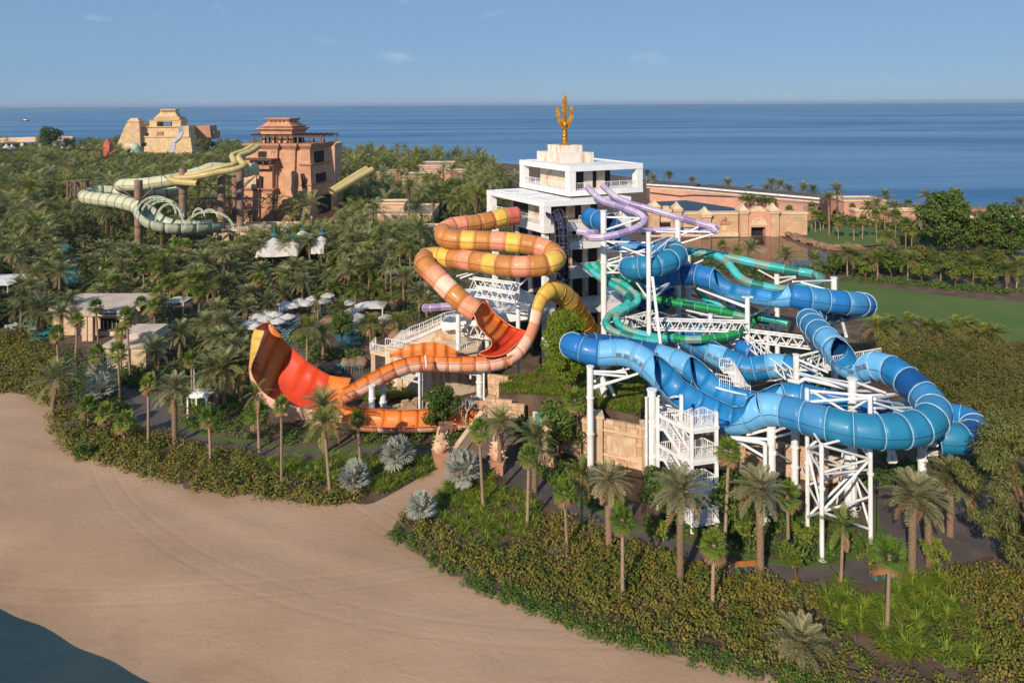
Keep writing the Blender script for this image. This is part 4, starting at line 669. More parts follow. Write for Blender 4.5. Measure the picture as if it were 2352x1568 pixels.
column('white column under the aqua pair near the lawn', 'z8', 1820, 800, 98, .36); column('rear white column under the aqua pair', 'z8', 1505, 700, 101, .34); column('rear white column behind the open blue trough', 'z8', 1360, 690, 100, .36)
column('white column rising above the blue bend beside the lawn', 'y4', 867, 5, 93, .4, arms=[(845, 30, 93, 490, 40, 88), (790, 110, 87, 560, 45, 89), (890, 350, 93, 1140, 355, 88), (890, 425, 93, 1100, 365, 88), (925, 335, 91, 980, 540, 86, .22)])
column('white column under the steep blue exit', 'y4', 520, 715, 77.5, .34, arms=[(550, 760, 77.5, 810, 870, 74), (550, 850, 77.5, 800, 850, 75), (550, 880, 77.5, 920, 970, 72), (560, 720, 77.5, 780, 665, 79), (550, 890, 77.5, 1000, 990, 70)])
column('stout white column inside the blue loop', 'y4', 1035, 935, 67.5, .42, arms=[(1060, 960, 67.5, 1340, 1060, 68), (1060, 1040, 67.5, 1300, 1050, 70), (1000, 1000, 67.5, 560, 880, 74), (1060, 1090, 67.5, 1480, 1070, 69)])
column('white column below the left end of the blue tube', 'y3', 848, 430, 75, .36, zb=-.3, arms=[(880, 470, 75, 1180, 480, 75), (880, 490, 75, 1200, 520, 75), (880, 625, 75, 1290, 490, 75), (880, 610, 75, 1210, 520, 75), (880, 490, 75, 940, 680, 80), (890, 560, 75, 960, 500, 80)])
column('white column behind the end of the blue tube', 'y3', 970, 430, 81, .38, zb=0, arms=[(1010, 560, 81, 1165, 920, 80, .22)])
column('thick white post beside the stair tower', 'y3', 1415, 645, 70.5, .46, zb=-.2); column('thin drain pipe beside the thick white post', 'y3', 1365, 715, 70, .14, zb=-.2, flangez=(.2, .4, .6, .8), name='drain_pipe')
column('white column behind the stair tower under the blue trough', 'y3', 1535, 640, 75, .34, arms=[(1470, 700, 75, 1700, 720, 74), (1470, 800, 75, 1760, 830, 72), (1470, 830, 75, 1750, 850, 72), (1450, 745, 75, 1640, 700, 72)])
column('white column under the bright start of the front tube', 'y5', 1205, 320, 65.8, .41, arms=[(1170, 440, 65.8, 850, 420, 67), (1140, 600, 65.8, 850, 430, 67), (1170, 350, 65.8, 980, 400, 66.5), (1150, 480, 65.5, 1150, 1290, 65.5, .22), (1150, 480, 65.5, 890, 440, 66.5, .2), (1240, 370, 65.8, 1330, 330, 64)])
column('white column under the far right loop', 'y6', 1180, 430, 70, .42, arms=[(1230, 520, 70, 1700, 490, 67), (1230, 500, 70, 1460, 470, 68), (1200, 400, 70, 1340, 400, 66, .2)])
column('pale column with pipes behind the front frame', 'y5', 1420, 360, 71, .36); column('pale column left of the stone bridge', 'y5', 1925, 560, 67.5, .5)
# tall braced frame under the front of the loop
FRM = empty('braced_frame', (0, 0, 0), 'tall cross braced white frame holding up the front of the blue loop', 'support frame', 'white steel slide supports')
pa, pb_, pc = W('d', 1888, 1285), W('d', 2000, 1246), W('d', 1855, 1216)
tops = {'a': W('d', 1888, 1018, pa.y).z, 'b': W('y4', 1225, 1090, pb_.y).z, 'c': W('y4', 640, 1020, pc.y).z}; pdv = pb_ + pc - pa
for p_, zt in ((pa, tops['a']), (pb_, tops['b']), (pc, tops['c']), (pdv, tops['a'])):
    mb = MB(); mb.cyl((p_.x, p_.y, 0), (p_.x, p_.y, zt), .2, n=12); mb.cyl((p_.x, p_.y, 0), (p_.x, p_.y, .1), .45, n=12); mb.cyl((p_.x, p_.y, 6.2), (p_.x, p_.y, 6.35), .3, n=12); mb.build('post', M['steel'], FRM)
ring4 = [pa, pb_, pdv, pc]; lv = [1.2, 4.2, 7.6, tops['a'] - .15]
for i in range(4):
    A_, B_ = ring4[i], ring4[(i + 1) % 4]
    for z in lv[1:]:
        mb = MB(); mb.cyl((A_.x, A_.y, z), (B_.x, B_.y, z), .11, n=8); mb.build('brace', M['steel'], FRM)
    for j in range(3):
        mb = MB(); a, b = (A_, B_) if (i + j) % 2 else (B_, A_); mb.cyl((a.x, a.y, lv[j]), (b.x, b.y, lv[j + 1]), .12, n=8); mb.build('brace', M['steel'], FRM)
# struts from the inner posts to the tubes
for z0, x0, y0, Y0, x1, y1, Y1 in (('y4', 650, 1040, pc.y, 1210, 1090, pb_.y), ('y4', 650, 1035, pc.y, 990, 1240, 63), ('y4', 650, 1140, pc.y, 1210, 1105, pb_.y), ('y4', 1240, 1120, pb_.y, 1500, 1170, 68), ('y4', 1240, 1200, pb_.y, 1580, 1195, 66), ('y4', 1240, 1150, pb_.y, 1570, 1255, 64), ('y4', 640, 1150, pc.y, 1000, 1260, 62.5), ('y4', 990, 1235, 64, 1210, 1100, pb_.y), ('y4', 1240, 1110, pb_.y, 1460, 1075, 69), ('y4', 1240, 1230, pb_.y, 1310, 1290, 62)):
    mb = MB(); mb.cyl(W(z0, x0, y0, Y0), W(z0, x1, y1, Y1), .12, n=8); mb.build('strut', M['steel'], FRM)
def truss(label, p0, p1, q0, q1, n, r=.12, depth=.9):
    """box truss: two top chords p0-p1, two bottom chords q0-q1, zigzag diagonals on both faces"""
    e = empty('steel_truss', (0, 0, 0), label, 'truss', 'white steel trusses')
    d = (p1 - p0).cross(Vector((0, 0, 1))).normalized() * depth
    for a, b in ((p0, p1), (q0, q1), (p0 + d, p1 + d), (q0 + d, q1 + d)):
        mb = MB(); mb.cyl(a, b, r, n=8); mb.build('chord', M['steel'], e)
    for off in (Vector((0, 0, 0)), d):
        for i in range(n):
            a, b = (p0.lerp(p1, i / n), q0.lerp(q1, (i + 1) / n)) if i % 2 else (q0.lerp(q1, i / n), p0.lerp(p1, (i + 1) / n))
            mb = MB(); mb.cyl(a + off, b + off, r * .62, n=6); mb.build('diagonal', M['steel'], e)
truss('long level white truss between two white columns', W('z8', 770, 965, 88.4), W('z8', 1615, 985, 88.8), W('z8', 770, 1050, 88.4), W('z8', 1615, 1072, 88.8), 18)
truss('white truss running right to the steep blue slide', W('y4', 100, 480, 88.5), W('y4', 760, 560, 86), W('y4', 100, 572, 88.5), W('y4', 760, 650, 86), 12)
truss('white truss slanting down to the bracketed column', W('y4', 95, 545, 88), W('y4', 490, 850, 78), W('y4', 95, 605, 88), W('y4', 490, 930, 78), 12)
truss('short white truss slanting behind the steep blue exit', W('y4', 560, 730, 78), W('y4', 780, 660, 82), W('y4', 565, 830, 78), W('y4', 790, 720, 82), 6)
truss('white truss behind the teal coil', W('z8', 480, 950, 94), W('z8', 770, 900, 96), W('z8', 490, 1040, 94), W('z8', 770, 1000, 96), 7)
truss('upper white truss behind the orange tube', W('z7', 590, 750, 97), W('z7', 985, 800, 93), W('z7', 590, 850, 97), W('z7', 985, 890, 93), 9)
truss('lower white truss beneath the orange coil', W('z7', 620, 830, 93), W('z7', 985, 890, 92), W('z7', 620, 910, 93), W('z7', 985, 965, 92), 8)
truss('white truss under the orange flared trough', W('z7', 465, 1165, 98.5), W('z7', 740, 1180, 98.5), W('z7', 465, 1262, 98.5), W('z7', 740, 1300, 98.5), 6)
column('white column under the front orange coil', 'z7', 1002, 745, 94, .3, arms=[(1010, 830, 94, 1090, 760, 93), (990, 830, 94, 900, 745, 94)])
column('white column under the sloping orange tube', 'z7', 452, 1000, 95.5, .34, arms=[(440, 740, 96, 600, 700, 98), (470, 760, 96, 640, 700, 97)]); column('white column behind the orange trough', 'z7', 722, 1180, 98.5, .34); column('rear white column under the upper orange coil', 'z7', 715, 740, 100, .34)
column('paired white post under the long pink trough', 'y2', 1342, 80, 87.6, .16, arms=[(1330, 210, 87.6, 1130, 150, 86.5), (1330, 160, 87.6, 1130, 155, 86.5), (1330, 150, 87.6, 1230, 115, 88), (1390, 0, 85, 1400, 90, 85)]); column('second paired post under the long pink trough', 'y2', 1362, 80, 88, .16)
column('thick white post with pipes under the pink bend', 'y2', 1815, 115, 89, .4, arms=[(1790, 150, 89, 1545, 110, 88.5), (1745, 120, 89, 1745, 180, 89), (1850, 120, 88.5, 1850, 345, 88, .14), (1850, 345, 88, 1880, 350, 88, .14), (1880, 350, 88, 1880, 420, 88, .14), (1790, 320, 88.4, 1750, 320, 88.4, .13), (1750, 320, 88.4, 1750, 405, 88.4, .13)])
column('stone coloured pillar under the pink slope', 'y2', 968, 240, 84.5, .38, name='stone_pillar'); column('short pillar behind the pink slope', 'y2', 1056, 190, 88, .4, name='stone_pillar')
# ---- stair tower at the front
ST = empty('stair_tower', (0, 0, 0), 'white steel stair tower with railings beside the blue trough', 'stair tower')
sn, sr, sl_ = P(1589, 1223), P(1646, 1214), None; sn = Vector((sn.x, sn.y, 0)); sr = Vector((sr.x, sr.y, 0)); sl_ = P(1511, 1190, 67.2); sl_ = Vector((sl_.x, sl_.y, 0)); sb = sl_ + sr - sn
e1, e2 = (sr - sn), (sl_ - sn); hst = 2.95
for p_ in (sn, sr, sl_, sb):
    mb = MB(); mb.bar((p_.x, p_.y, 0), (p_.x, p_.y, 4 * hst - .8), .32, .32); mb.build('post', M['steel'], ST)
Q = lambda a, b, z: Vector((sn.x + e1.x * a + e2.x * b, sn.y + e1.y * a + e2.y * b, z))
def slab(a0, a1, b0, b1, z, th=.3, nm='landing'):
    mb = MB(); mb.prism([Q(a0, b0, 0)[:2], Q(a1, b0, 0)[:2], Q(a1, b1, 0)[:2], Q(a0, b1, 0)[:2]], z - th, z); mb.build(nm, M['steel'], ST)
for k in range(4):
    z = .9 + k * hst; slab(-.05, 1.05, -.05, .36, z); zi = z + hst / 2
    railing(ST, [Q(0, .34, z), Q(0, 0, z), Q(1, 0, z), Q(1, .34, z)], gap=.2)
    if k < 3:
        slab(-.05, 1.05, .86, 1.1, zi); railing(ST, [Q(0, .86, zi), Q(0, 1.06, zi), Q(1, 1.06, zi), Q(1, .86, zi)], gap=.2)
        for a0, z0, z1, b0, b1 in ((.05, z, zi, .36, .86), (.55, zi, z + hst, .86, .36)):
            for s_ in (a0, a0 + .42):
                mb = MB(); mb.bar(Q(s_, b0, z0 - .1), Q(s_, b1, z1 - .1), .09, .3); mb.build('stringer', M['steel'], ST)
                railing(ST, [Q(s_, b0, z0), Q(s_, b1, z1)], gap=.2)
            for i in range(9):
                f = (i + .5) / 9; b = b0 + (b1 - b0) * f; zt = z0 + (z1 - z0) * f; mb = MB(); mb.prism([Q(a0, b - .03, 0)[:2], Q(a0 + .42, b - .03, 0)[:2], Q(a0 + .42, b + .03, 0)[:2], Q(a0, b + .03, 0)[:2]], zt - .05, zt); mb.build('tread', M['steel'], ST)
    if k:
        for A_, B_ in ((sn, sr), (sn, sl_)):
            mb = MB(); mb.bar((A_.x, A_.y, z - .4), (B_.x, B_.y, z - .4), .2, .3); mb.build('beam', M['steel'], ST)
mb = MB(); mb.cyl(Q(.0, 0, 4.2), Q(1, 0, 1.2), .07); mb.build('brace', M['steel'], ST); mb = MB(); mb.cyl(Q(1, 0, 4.2), Q(0, 0, 1.2), .07); mb.build('brace', M['steel'], ST)
# gangway with railing near the rear stair
GW = empty('access_stair', (0, 0, 0), 'small white access stair with handrails between the blue troughs', 'stair')
g0, g1, g2 = W('z8', 1400, 1440, 80), W('z8', 1500, 1440, 80), W('z8', 1590, 1590, 76)
mb = MB(); mb.bar(g0, g1, 1.6, .15); mb.build('landing', M['steel'], GW); mb = MB(); mb.bar(g1, g2, 1.5, .12); mb.build('flight', M['steel'], GW)
for o in (-.75, .75): railing(GW, [g0 + Vector((0, o, 0)), g1 + Vector((0, o, 0)), g2 + Vector((0, o, 0))], gap=.22)
P2 = empty('access_walkway', (0, 0, 0), 'white railed walkway below the blue trough exit', 'walkway')
w0, w1 = W('y3', 2020, 600, 78), W('y3', 2300, 670, 76); mb = MB(); mb.bar(w0, w1, 1.4, .2); mb.build('deck', M['steel'], P2); railing(P2, [w0 + Vector((0, -.7, 0)), w1 + Vector((0, -.7, 0))], gap=.22); railing(P2, [w0 + Vector((0, .7, 0)), w1 + Vector((0, .7, 0))], gap=.22)
P3 = empty('access_walkway', (0, 0, 0), 'white railed walkway behind the steep blue exit by the trees', 'walkway')
w0, w1 = W('y4', 770, 830, 76), W('y4', 1300, 740, 76); mb = MB(); mb.bar(w0, w1, 1.4, .2); mb.build('deck', M['steel'], P3); railing(P3, [w0, w1], gap=.22)

XB = empty('steel_bracing', (0, 0, 0), 'web of thin white struts between the rear slide columns', 'bracing', 'white steel slide supports')
for v_, x0, y0, Y0, x1, y1, Y1 in (('z8', 740, 880, 88, 1000, 960, 98), ('z8', 740, 990, 88, 1000, 930, 98), ('z8', 1000, 900, 100, 1300, 1010, 90), ('z8', 1080, 890, 101, 1300, 960, 90), ('z8', 1300, 1090, 90, 1000, 1200, 99), ('z8', 740, 1180, 88, 1000, 1260, 99), ('z8', 1000, 1180, 99, 1300, 1250, 90), ('z8', 1320, 1240, 90, 1600, 1180, 89), ('z8', 350, 1180, 94, 720, 1220, 88), ('z8', 350, 900, 97, 720, 1000, 88), ('z8', 350, 1010, 97, 720, 900, 88),
    ('z8', 1110, 640, 104, 1360, 720, 100), ('z8', 1110, 720, 104, 1340, 700, 100), ('z8', 1380, 760, 100, 1500, 720, 101), ('z8', 1520, 800, 101, 1640, 880, 89), ('z8', 1700, 830, 90, 1820, 860, 98), ('z8', 1380, 860, 100, 1490, 760, 101), ('z8', 1840, 860, 98, 1640, 960, 89), ('z8', 770, 300, 88, 1000, 225, 100), ('z8', 760, 400, 88, 990, 300, 100), ('z8', 340, 330, 97, 560, 260, 101), ('z8', 360, 430, 97, 700, 330, 96),
    ('y4', 560, 800, 77.5, 760, 900, 72), ('y4', 560, 960, 77, 740, 880, 72), ('y4', 640, 900, 74, 1000, 960, 67.5), ('y4', 1070, 1000, 67.5, 1200, 960, 70), ('y4', 1060, 1140, 67.5, 1210, 1110, 63), ('y4', 660, 1060, 64, 1000, 1120, 67.5), ('y4', 90, 960, 88, 330, 945, 80), ('y4', 90, 1010, 88, 390, 930, 80), ('y4', 0, 700, 89, 90, 760, 88),
    ('y5', 1580, 420, 66, 1665, 830, 68), ('y5', 1860, 570, 66, 1800, 1110, 68), ('y5', 1560, 640, 63.5, 1900, 700, 66), ('y5', 1480, 690, 71, 1520, 800, 69), ('y5', 1990, 540, 67, 1975, 1170, 66), ('y5', 1700, 760, 60, 2090, 720, 62.5), ('y5', 1245, 420, 65, 1400, 380, 70), ('y5', 1240, 560, 65, 1380, 640, 70), ('y3', 1450, 760, 74, 1640, 800, 73), ('y3', 1460, 720, 74, 1700, 700, 73), ('y3', 1450, 860, 72, 1760, 880, 70), ('y3', 1030, 480, 76, 1290, 430, 75), ('y3', 1150, 440, 75, 1200, 520, 75)):
    mb = MB(); mb.cyl(W(v_, x0, y0, Y0), W(v_, x1, y1, Y1), .1, n=6); mb.build('strut', M['steel'], XB)

# ================================================================ sandstone tower on the left
LT = empty('sandstone_tower', (0, 0, 0), 'tall pink sandstone slide tower with battered walls and a stepped crown', 'tower')
YB = 222.0; s2 = .25 * YB / F
c0 = W('z2', 905, 1250, YB); LF = Fr((c0.x, c0.y), 168, 78)
ZT = lambda y: W('z2', 905, y, YB).z
AX = lambda x: (905 - x) * s2
def wallblock(nm, a0, a1, b0, b1, z0, z1, gx, gy, m='ashlar', parent=LT, T=LF):
    """battered block: top drawn in by gx, gy on the visible sides"""
    mb = MB(); mb.prism([T.xy(a0 - gx, b0 - gy), T.xy(a1 + gx, b0 - gy), T.xy(a1 + gx, b1 + gy), T.xy(a0 - gx, b1 + gy)], z0, z1, 0, [T.xy(a0, b0), T.xy(a1, b0), T.xy(a1, b1), T.xy(a0, b1)]); return mb.build(nm, M[m], parent)
def cornice(a0, a1, b0, b1, z, h, o, m='sandst2', parent=LT, T=LF, nm='cornice'):
    mb = MB(); mb.prism([T.xy(a0, b0), T.xy(a1, b0), T.xy(a1, b1), T.xy(a0, b1)], z, z + h * .65, 0, [T.xy(a0 - o, b0 - o), T.xy(a1 + o, b0 - o), T.xy(a1 + o, b1 + o), T.xy(a0 - o, b1 + o)])
    mb.prism([T.xy(a0 - o - .1, b0 - o - .1), T.xy(a1 + o + .1, b0 - o - .1), T.xy(a1 + o + .1, b1 + o + .1), T.xy(a0 - o - .1, b1 + o + .1)], z + h * .65 + .003, z + h); return mb.build(nm, M[m], parent)
zc = ZT(560)
wallblock('wall', .6, 23.5, 0, 15, 0, zc, 2.2, 2.4); cornice(.6, 23.5, 0, 15, zc, ZT(505) - zc, .9)
for x0, x1 in ((650, 755), (470, 575)):
    a0, a1 = AX(x1), AX(x0); wallblock('pilaster', a0, a1, -.9, 2, 0, zc - .003, .35, 2.4); cornice(a0, a1, -.9, .5, zc - .01, ZT(505) - zc + .05, .9)
wallblock('corner_bay', -.1, AX(812), -.8, 13, 0, ZT(905), 1.1, 1.6); cornice(-.1, AX(812), -.8, 13, ZT(905), 1.1, .5)
wallblock('corner_bay', .1, AX(805), -.5, 12.5, ZT(878), ZT(715), .5, .5); cornice(.1, AX(805), -.5, 12.5, ZT(715), 1.0, .45)
wallblock('wing', AX(440), AX(265), -4.5, 3, 0, ZT(935), .6, .6); cornice(AX(440), AX(265), -4.5, 3, ZT(935), 1.0, .5)
wallblock('wing', AX(560), AX(430), -3.2, 3, 0, ZT(725), .5, .8); cornice(AX(560), AX(430), -3.2, 3, ZT(725), .95, .5)
cornice(AX(580), AX(430), -3.8, 1, ZT(935), .9, .4)
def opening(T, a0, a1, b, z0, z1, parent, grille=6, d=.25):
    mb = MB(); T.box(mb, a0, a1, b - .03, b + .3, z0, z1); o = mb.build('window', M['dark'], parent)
    for i in range(grille):
        x = a0 + (a1 - a0) * (i + .5) / grille; mb = MB(); mb.bar(T.p(x, b - .12, z0), T.p(x + .12 * (-1) ** i, b - .12, (z0 + z1) / 2), .09); mb.bar(T.p(x + .12 * (-1) ** i, b - .12, (z0 + z1) / 2), T.p(x, b - .12, z1), .09); mb.build('grille_bar', M['wood'], o)
opening(LF, AX(492), AX(365), -.28, ZT(635), ZT(580), LT, 8); opening(LF, AX(560), AX(510), -.95, ZT(635), ZT(580), LT, 3); opening(LF, AX(868), AX(842), -2.25, ZT(905), ZT(800), LT, 3)
opening(LF, AX(470), AX(440), -4.0, ZT(910), ZT(800), LT, 2)
def sideopen(b0, b1, a, z0, z1, n=5):
    mb = MB(); LF.box(mb, a - .02, a + .4, b0, b1, z0, z1); o = mb.build('window', M['dark'], LT)
    for i in range(n):
        y = b0 + (b1 - b0) * (i + .5) / n; mb = MB(); mb.bar(LF.p(a - .12, y, z0), LF.p(a - .12, y, z1), .1); mb.build('grille_bar', M['wood'], o)
sideopen(2.5, 8.5, .02, ZT(690), ZT(582)); sideopen(2.5, 9.0, -.5, ZT(890), ZT(790)); sideopen(2, 10, -1.75, ZT(1160), ZT(995), 0)
# launching deck on the left, its canopy and awning
mb = MB(); LF.box(mb, AX(560), AX(290), -5, 0, ZT(730), ZT(700)); mb.build('launch_deck', M['sandst2'], LT); mb = MB(); LF.box(mb, AX(590), AX(270), -5.5, .2, ZT(652), ZT(640)); mb.build('canopy', M['pergola'], LT)
for x in (300, 400, 500, 570):
    mb = MB(); mb.bar(LF.p(AX(x), -5, ZT(700)), LF.p(AX(x), -5, ZT(652)), .3); mb.build('post', M['wood'], LT)
mb = MB(); LF.box(mb, AX(430), AX(285), -5.2, -4.7, ZT(905), ZT(770)); mb.build('screen_wall', M['stonelt'], LT)
# crown: pergola and stepped pavilion
zd = ZT(505)
for i in range(14):
    a = AX(1010) + (AX(300) - AX(1010)) * i / 13; mb = MB(); mb.bar(LF.p(a, -.6, ZT(425)), LF.p(a, 11, ZT(425) + .2), .35, .3); mb.build('pergola_slat', M['pergola'], LT)
for b in (-.2, 5, 10.6):
    mb = MB(); mb.bar(LF.p(AX(1030), b, ZT(438)), LF.p(AX(290), b, ZT(438)), .35, .5); mb.build('pergola_beam', M['pergola'], LT)
for a_ in (1000, 880, 770, 660, 560, 500, 400, 315):
    for b in (-.1, 10.5):
        mb = MB(); mb.bar(LF.p(AX(a_), b, zd), LF.p(AX(a_), b, ZT(446)), .45); mb.build('pergola_post', M['wood'], LT)
pz = [ZT(y) for y in (505, 420, 395, 362, 342, 318, 300, 270)]; pa0, pa1 = AX(690), AX(370)
for x in (385, 480, 560, 610, 670):
    mb = MB(); LF.box(mb, AX(x) - .6, AX(x) + .6, 1.5, 2.8, zd, pz[1]); mb.build('pier', M['sandst'], LT)
mb = MB(); LF.box(mb, pa0 + .8, pa1 - .8, 4.5, 9, zd, pz[1] - .01); mb.build('core', M['dark'], LT)
mb = MB(); LF.box(mb, pa0, pa1, 1, 10, pz[1], pz[2]); mb.build('pavilion_base', M['sandst'], LT); cornice(pa0, pa1, 1, 10, pz[2], pz[3] - pz[2], .9, 'sandst'); cornice(pa0 + .2, pa1 - .2, 1.2, 9.8, pz[3] + .003, pz[4] - pz[3], .5, 'sandst')
mb = MB(); mb.prism([LF.xy(pa0 + .3, 1.3), LF.xy(pa1 - .3, 1.3), LF.xy(pa1 - .3, 9.7), LF.xy(pa0 + .3, 9.7)], pz[4], pz[6], 0, [LF.xy(AX(630), 2.6), LF.xy(AX(425), 2.6), LF.xy(AX(425), 8.4), LF.xy(AX(630), 8.4)]); mb.build('pavilion_roof', M['sandst'], LT); cornice(AX(630), AX(425), 2.6, 8.4, pz[6], pz[7] - pz[6], .8, 'sandst')
for i in range(9):
    a = AX(630) + (AX(425) - AX(630)) * (i + .5) / 9; mb = MB(); LF.box(mb, a - .2, a + .2, 2.0, 2.9, pz[6] + .15, pz[6] + .75); mb.build('dentil', M['sandst2'], LT)
for i in range(4):
    a = AX(590) + (AX(460) - AX(590)) * i / 3; mb = MB(); LF.box(mb, a - .22, a + .22, 2.25, 3, pz[5] + .35, pz[5] + .85); mb.build('vent', M['dark'], LT)
# brown columns and lattice bridge carrying the old slides
for i, (x, yt, lb, Yc) in enumerate(((1680, 728, 'left', 190), (2035, 780, 'middle', 196), (2205, 740, 'right', 200), (1272, 840, 'short far left', 186), (2160, 790, 'rear', 214))):
    t = W('z1', x, yt, Yc); e = empty('brown_column', (t.x, t.y, 0), f'{lb} brown column under the green and straw slides', 'column', 'brown slide columns'); mb = MB(); mb.cyl((0, 0, 0), (0, 0, t.z), 1.05, n=14); mb.build('shaft', M['brownst'], e)
    for f in (.35, .68):
        mb = MB(); mb.cyl((0, 0, t.z * f), (0, 0, t.z * f + .25), 1.12, n=14); mb.build('collar', M['pergola'], e)
    for sx in (-1, 1):
        mb = MB(); mb.cyl((0, 0, t.z * .7), (sx * 5, -1, t.z * .92), .16, n=6); mb.build('brace', M['brownst'], e)
BR = empty('lattice_bridge', (0, 0, 0), 'brown lattice footbridge between the columns of the sandstone tower', 'bridge')
for off in (0, 2.5):
    p0, p1 = W('z1', 1700, 1010, 192) + Vector((0, off, 0)), W('z2', 440, 1010, 205) + Vector((0, off, 0))
    for dz in (0, -3.0):
        mb = MB(); mb.bar(p0 + Vector((0, 0, dz)), p1 + Vector((0, 0, dz)), .3); mb.build('chord', M['brownst'], BR)
    for i in range(24):
        a, b = p0.lerp(p1, i / 24), p0.lerp(p1, (i + 1) / 24); mb = MB(); mb.bar(a + Vector((0, 0, -3 * (i % 2))), b + Vector((0, 0, -3 * ((i + 1) % 2))), .16); mb.build('lattice_bar', M['brownst'], BR)
# wire hoops over the open green bowl
HP = empty('hoop_canopy', (0, 0, 0), 'pale lattice hoops arching over the open green bowl', 'canopy frame')
for x0, x1, yb, yt, Y in ((1250, 1620, 1150, 985, 174), (1290, 1660, 1165, 1000, 177), (1330, 1690, 1180, 1020, 180), (1420, 1690, 1270, 1050, 176), (1770, 1880, 1170, 1095, 176), (1850, 2000, 1180, 1105, 178), (1690, 2150, 1290, 1120, 172)):
    pr = None; pr2 = None; mb = MB()
    for i in range(15):
        a = math.pi * i / 14; cx_, rx = (x0 + x1) / 2, (x1 - x0) / 2; p = W('z1', cx_ - rx * math.cos(a), yb - (yb - yt) * math.sin(a), Y); p2 = W('z1', cx_ - rx * .94 * math.cos(a), yb - (yb - yt - 14) * math.sin(a), Y)
        if pr: mb.bar(pr, p, .2); mb.bar(pr2, p2, .14); mb.bar(pr2 if i % 2 else pr, p if i % 2 else p2, .1)
        pr, pr2 = p, p2
    mb.build('hoop', M['mintlt'], HP)
FR_ = empty('timber_frame', (0, 0, 0), 'small open timber lookout frame among palms left of the green slide', 'frame')
for x in (622, 690, 780):
    mb = MB(); mb.bar(W('z1', x, 1000, 190), W('z1', x, 850, 190), .45); mb.bar(W('z1', x + 30, 990, 196), W('z1', x + 30, 850, 196), .45); mb.build('post', M['wood'], FR_)
mb = MB(); mb.bar(W('z1', 610, 848, 193), W('z1', 800, 846, 193), 5, .4); mb.build('roof', M['wood'], FR_)
for x0, x1 in ((622, 690), (690, 780)):
    mb = MB(); mb.bar(W('z1', x0, 990, 190), W('z1', x1, 860, 190), .2); mb.bar(W('z1', x1, 990, 190), W('z1', x0, 860, 190), .2); mb.build('brace', M['wood'], FR_)
# ================================================================ far stepped pyramid
PY = empty('stepped_pyramid', (0, 0, 0), 'distant cream stepped pyramid tower by the sea', 'tower')
YP = 560.0; sp_ = .25 * YP / F; pc0 = W('z1', 1560, 600, YP); PF = Fr((pc0.x, pc0.y - 12), 8, 98)
pz_ = lambda y: W('z1', 1560, y, YP).z; px_ = lambda x: (x - 1560) * sp_
def tier(nm, x0, x1, b0, b1, y0, y1, g=0., m='ashlarc', gl=None):
    mb = MB(); gl = g if gl is None else gl
    mb.prism([PF.xy(px_(x0) - gl, b0 - g), PF.xy(px_(x1) + g, b0 - g), PF.xy(px_(x1) + g, b1), PF.xy(px_(x0) - gl, b1)], max(0, pz_(y0)), pz_(y1), 0, [PF.xy(px_(x0), b0), PF.xy(px_(x1), b0), PF.xy(px_(x1), b1), PF.xy(px_(x0), b1)]); return mb.build(nm, M[m], PY)
tier('wall', 1210, 1790, 2, 40, 640, 432, 3, gl=5); tier('wall', 1290, 1720, 5, 38, 432, 345, 1.2, gl=2); tier('ledge', 1280, 1790, 1.2, 40, 440, 428, 0, 'creamst'); tier('ledge', 1285, 1730, 4, 38, 350, 343, 0, 'creamst')
tier('buttress', 1262, 1370, -1, 20, 640, 310, 2, gl=9.5); tier('turret', 1258, 1368, 0, 12, 310, 292, -.8, 'creamst'); tier('turret_roof', 1285, 1340, 3, 9, 292, 266, 1.8, 'creamst', gl=2.2)
tier('wing', 1690, 1770, 4, 30, 430, 340, .8); tier('rear_wall', 1750, 1900, 20, 40, 470, 345, 2, 'sandst2'); tier('rear_wall', 1880, 1935, 22, 40, 470, 400, 0, 'sandst2')
for x0, x1 in ((1425, 1485), (1620, 1690)): tier('pier', x0, x1, 7, 22, 345, 300, .2, 'creamst')
tier('lintel', 1418, 1700, 6.5, 24, 300, 284, -.6, 'creamst'); tier('back_wall', 1560, 1690, 20, 23, 345, 300, 0, 'creamst'); tier('roof', 1450, 1675, 9, 24, 284, 258, -.6, 'creamst'); tier('roof', 1502, 1625, 12, 21, 258, 212, 3.2); tier('roof_cap', 1495, 1632, 11.4, 21.6, 212, 185, -.7, 'creamst')
for i in range(6): tier('dentil', 1512 + i * 19, 1520 + i * 19, 11.0, 11.6, 208, 200, 0, 'dark')
for i in range(3): tier('vent', 1528 + i * 24, 1536 + i * 24, 11.2, 11.8, 230, 219, 0, 'dark')
for x0, x1, y0, y1, b in ((1408, 1425, 425, 400, 3.6), (1497, 1550, 430, 390, 3.6), (1312, 1336, 515, 480, .2), (1395, 1418, 515, 485, .2), (1310, 1343, 600, 570, -1)): tier('window', x0, x1, b - .3, b + 1, y0, y1, 0, 'dark' if x0 != 1497 else 'sandst2')
CH = empty('chute_slide', (0, 0, 0), 'grey drop chute running down the distant pyramid', 'water slide')
ch = [W('z1', 1655, 345, 545), W('z1', 1665, 400, 543), W('z1', 1640, 460, 538), W('z1', 1595, 500, 534), W('z1', 1575, 590, 528)]
for a, b in zip(ch, ch[1:]):
    mb = MB(); mb.bar(a, b, 3.6, 1.2); mb.build('chute_section', M['grey'], CH)
TN = empty('tunnel_slide', (0, 0, 0), 'small green and cream humped tunnel at the foot of the pyramid', 'water slide'); 
slide(TN, [('z1', 1150, 600, 520), ('z1', 1165, 545, 520), ('z1', 1215, 525, 520), ('z1', 1255, 555, 520), ('z1', 1270, 600, 520)], 5, ['sage', 'creamst', 'mintlt'], 'sage', 'seam', 'sage', 3.2, 12, double=False)
RC = empty('red_play_tower', (0, 0, 0), 'small red play structure with a slide beyond the palms', 'play structure'); r0 = W('z1', 978, 600, 470)
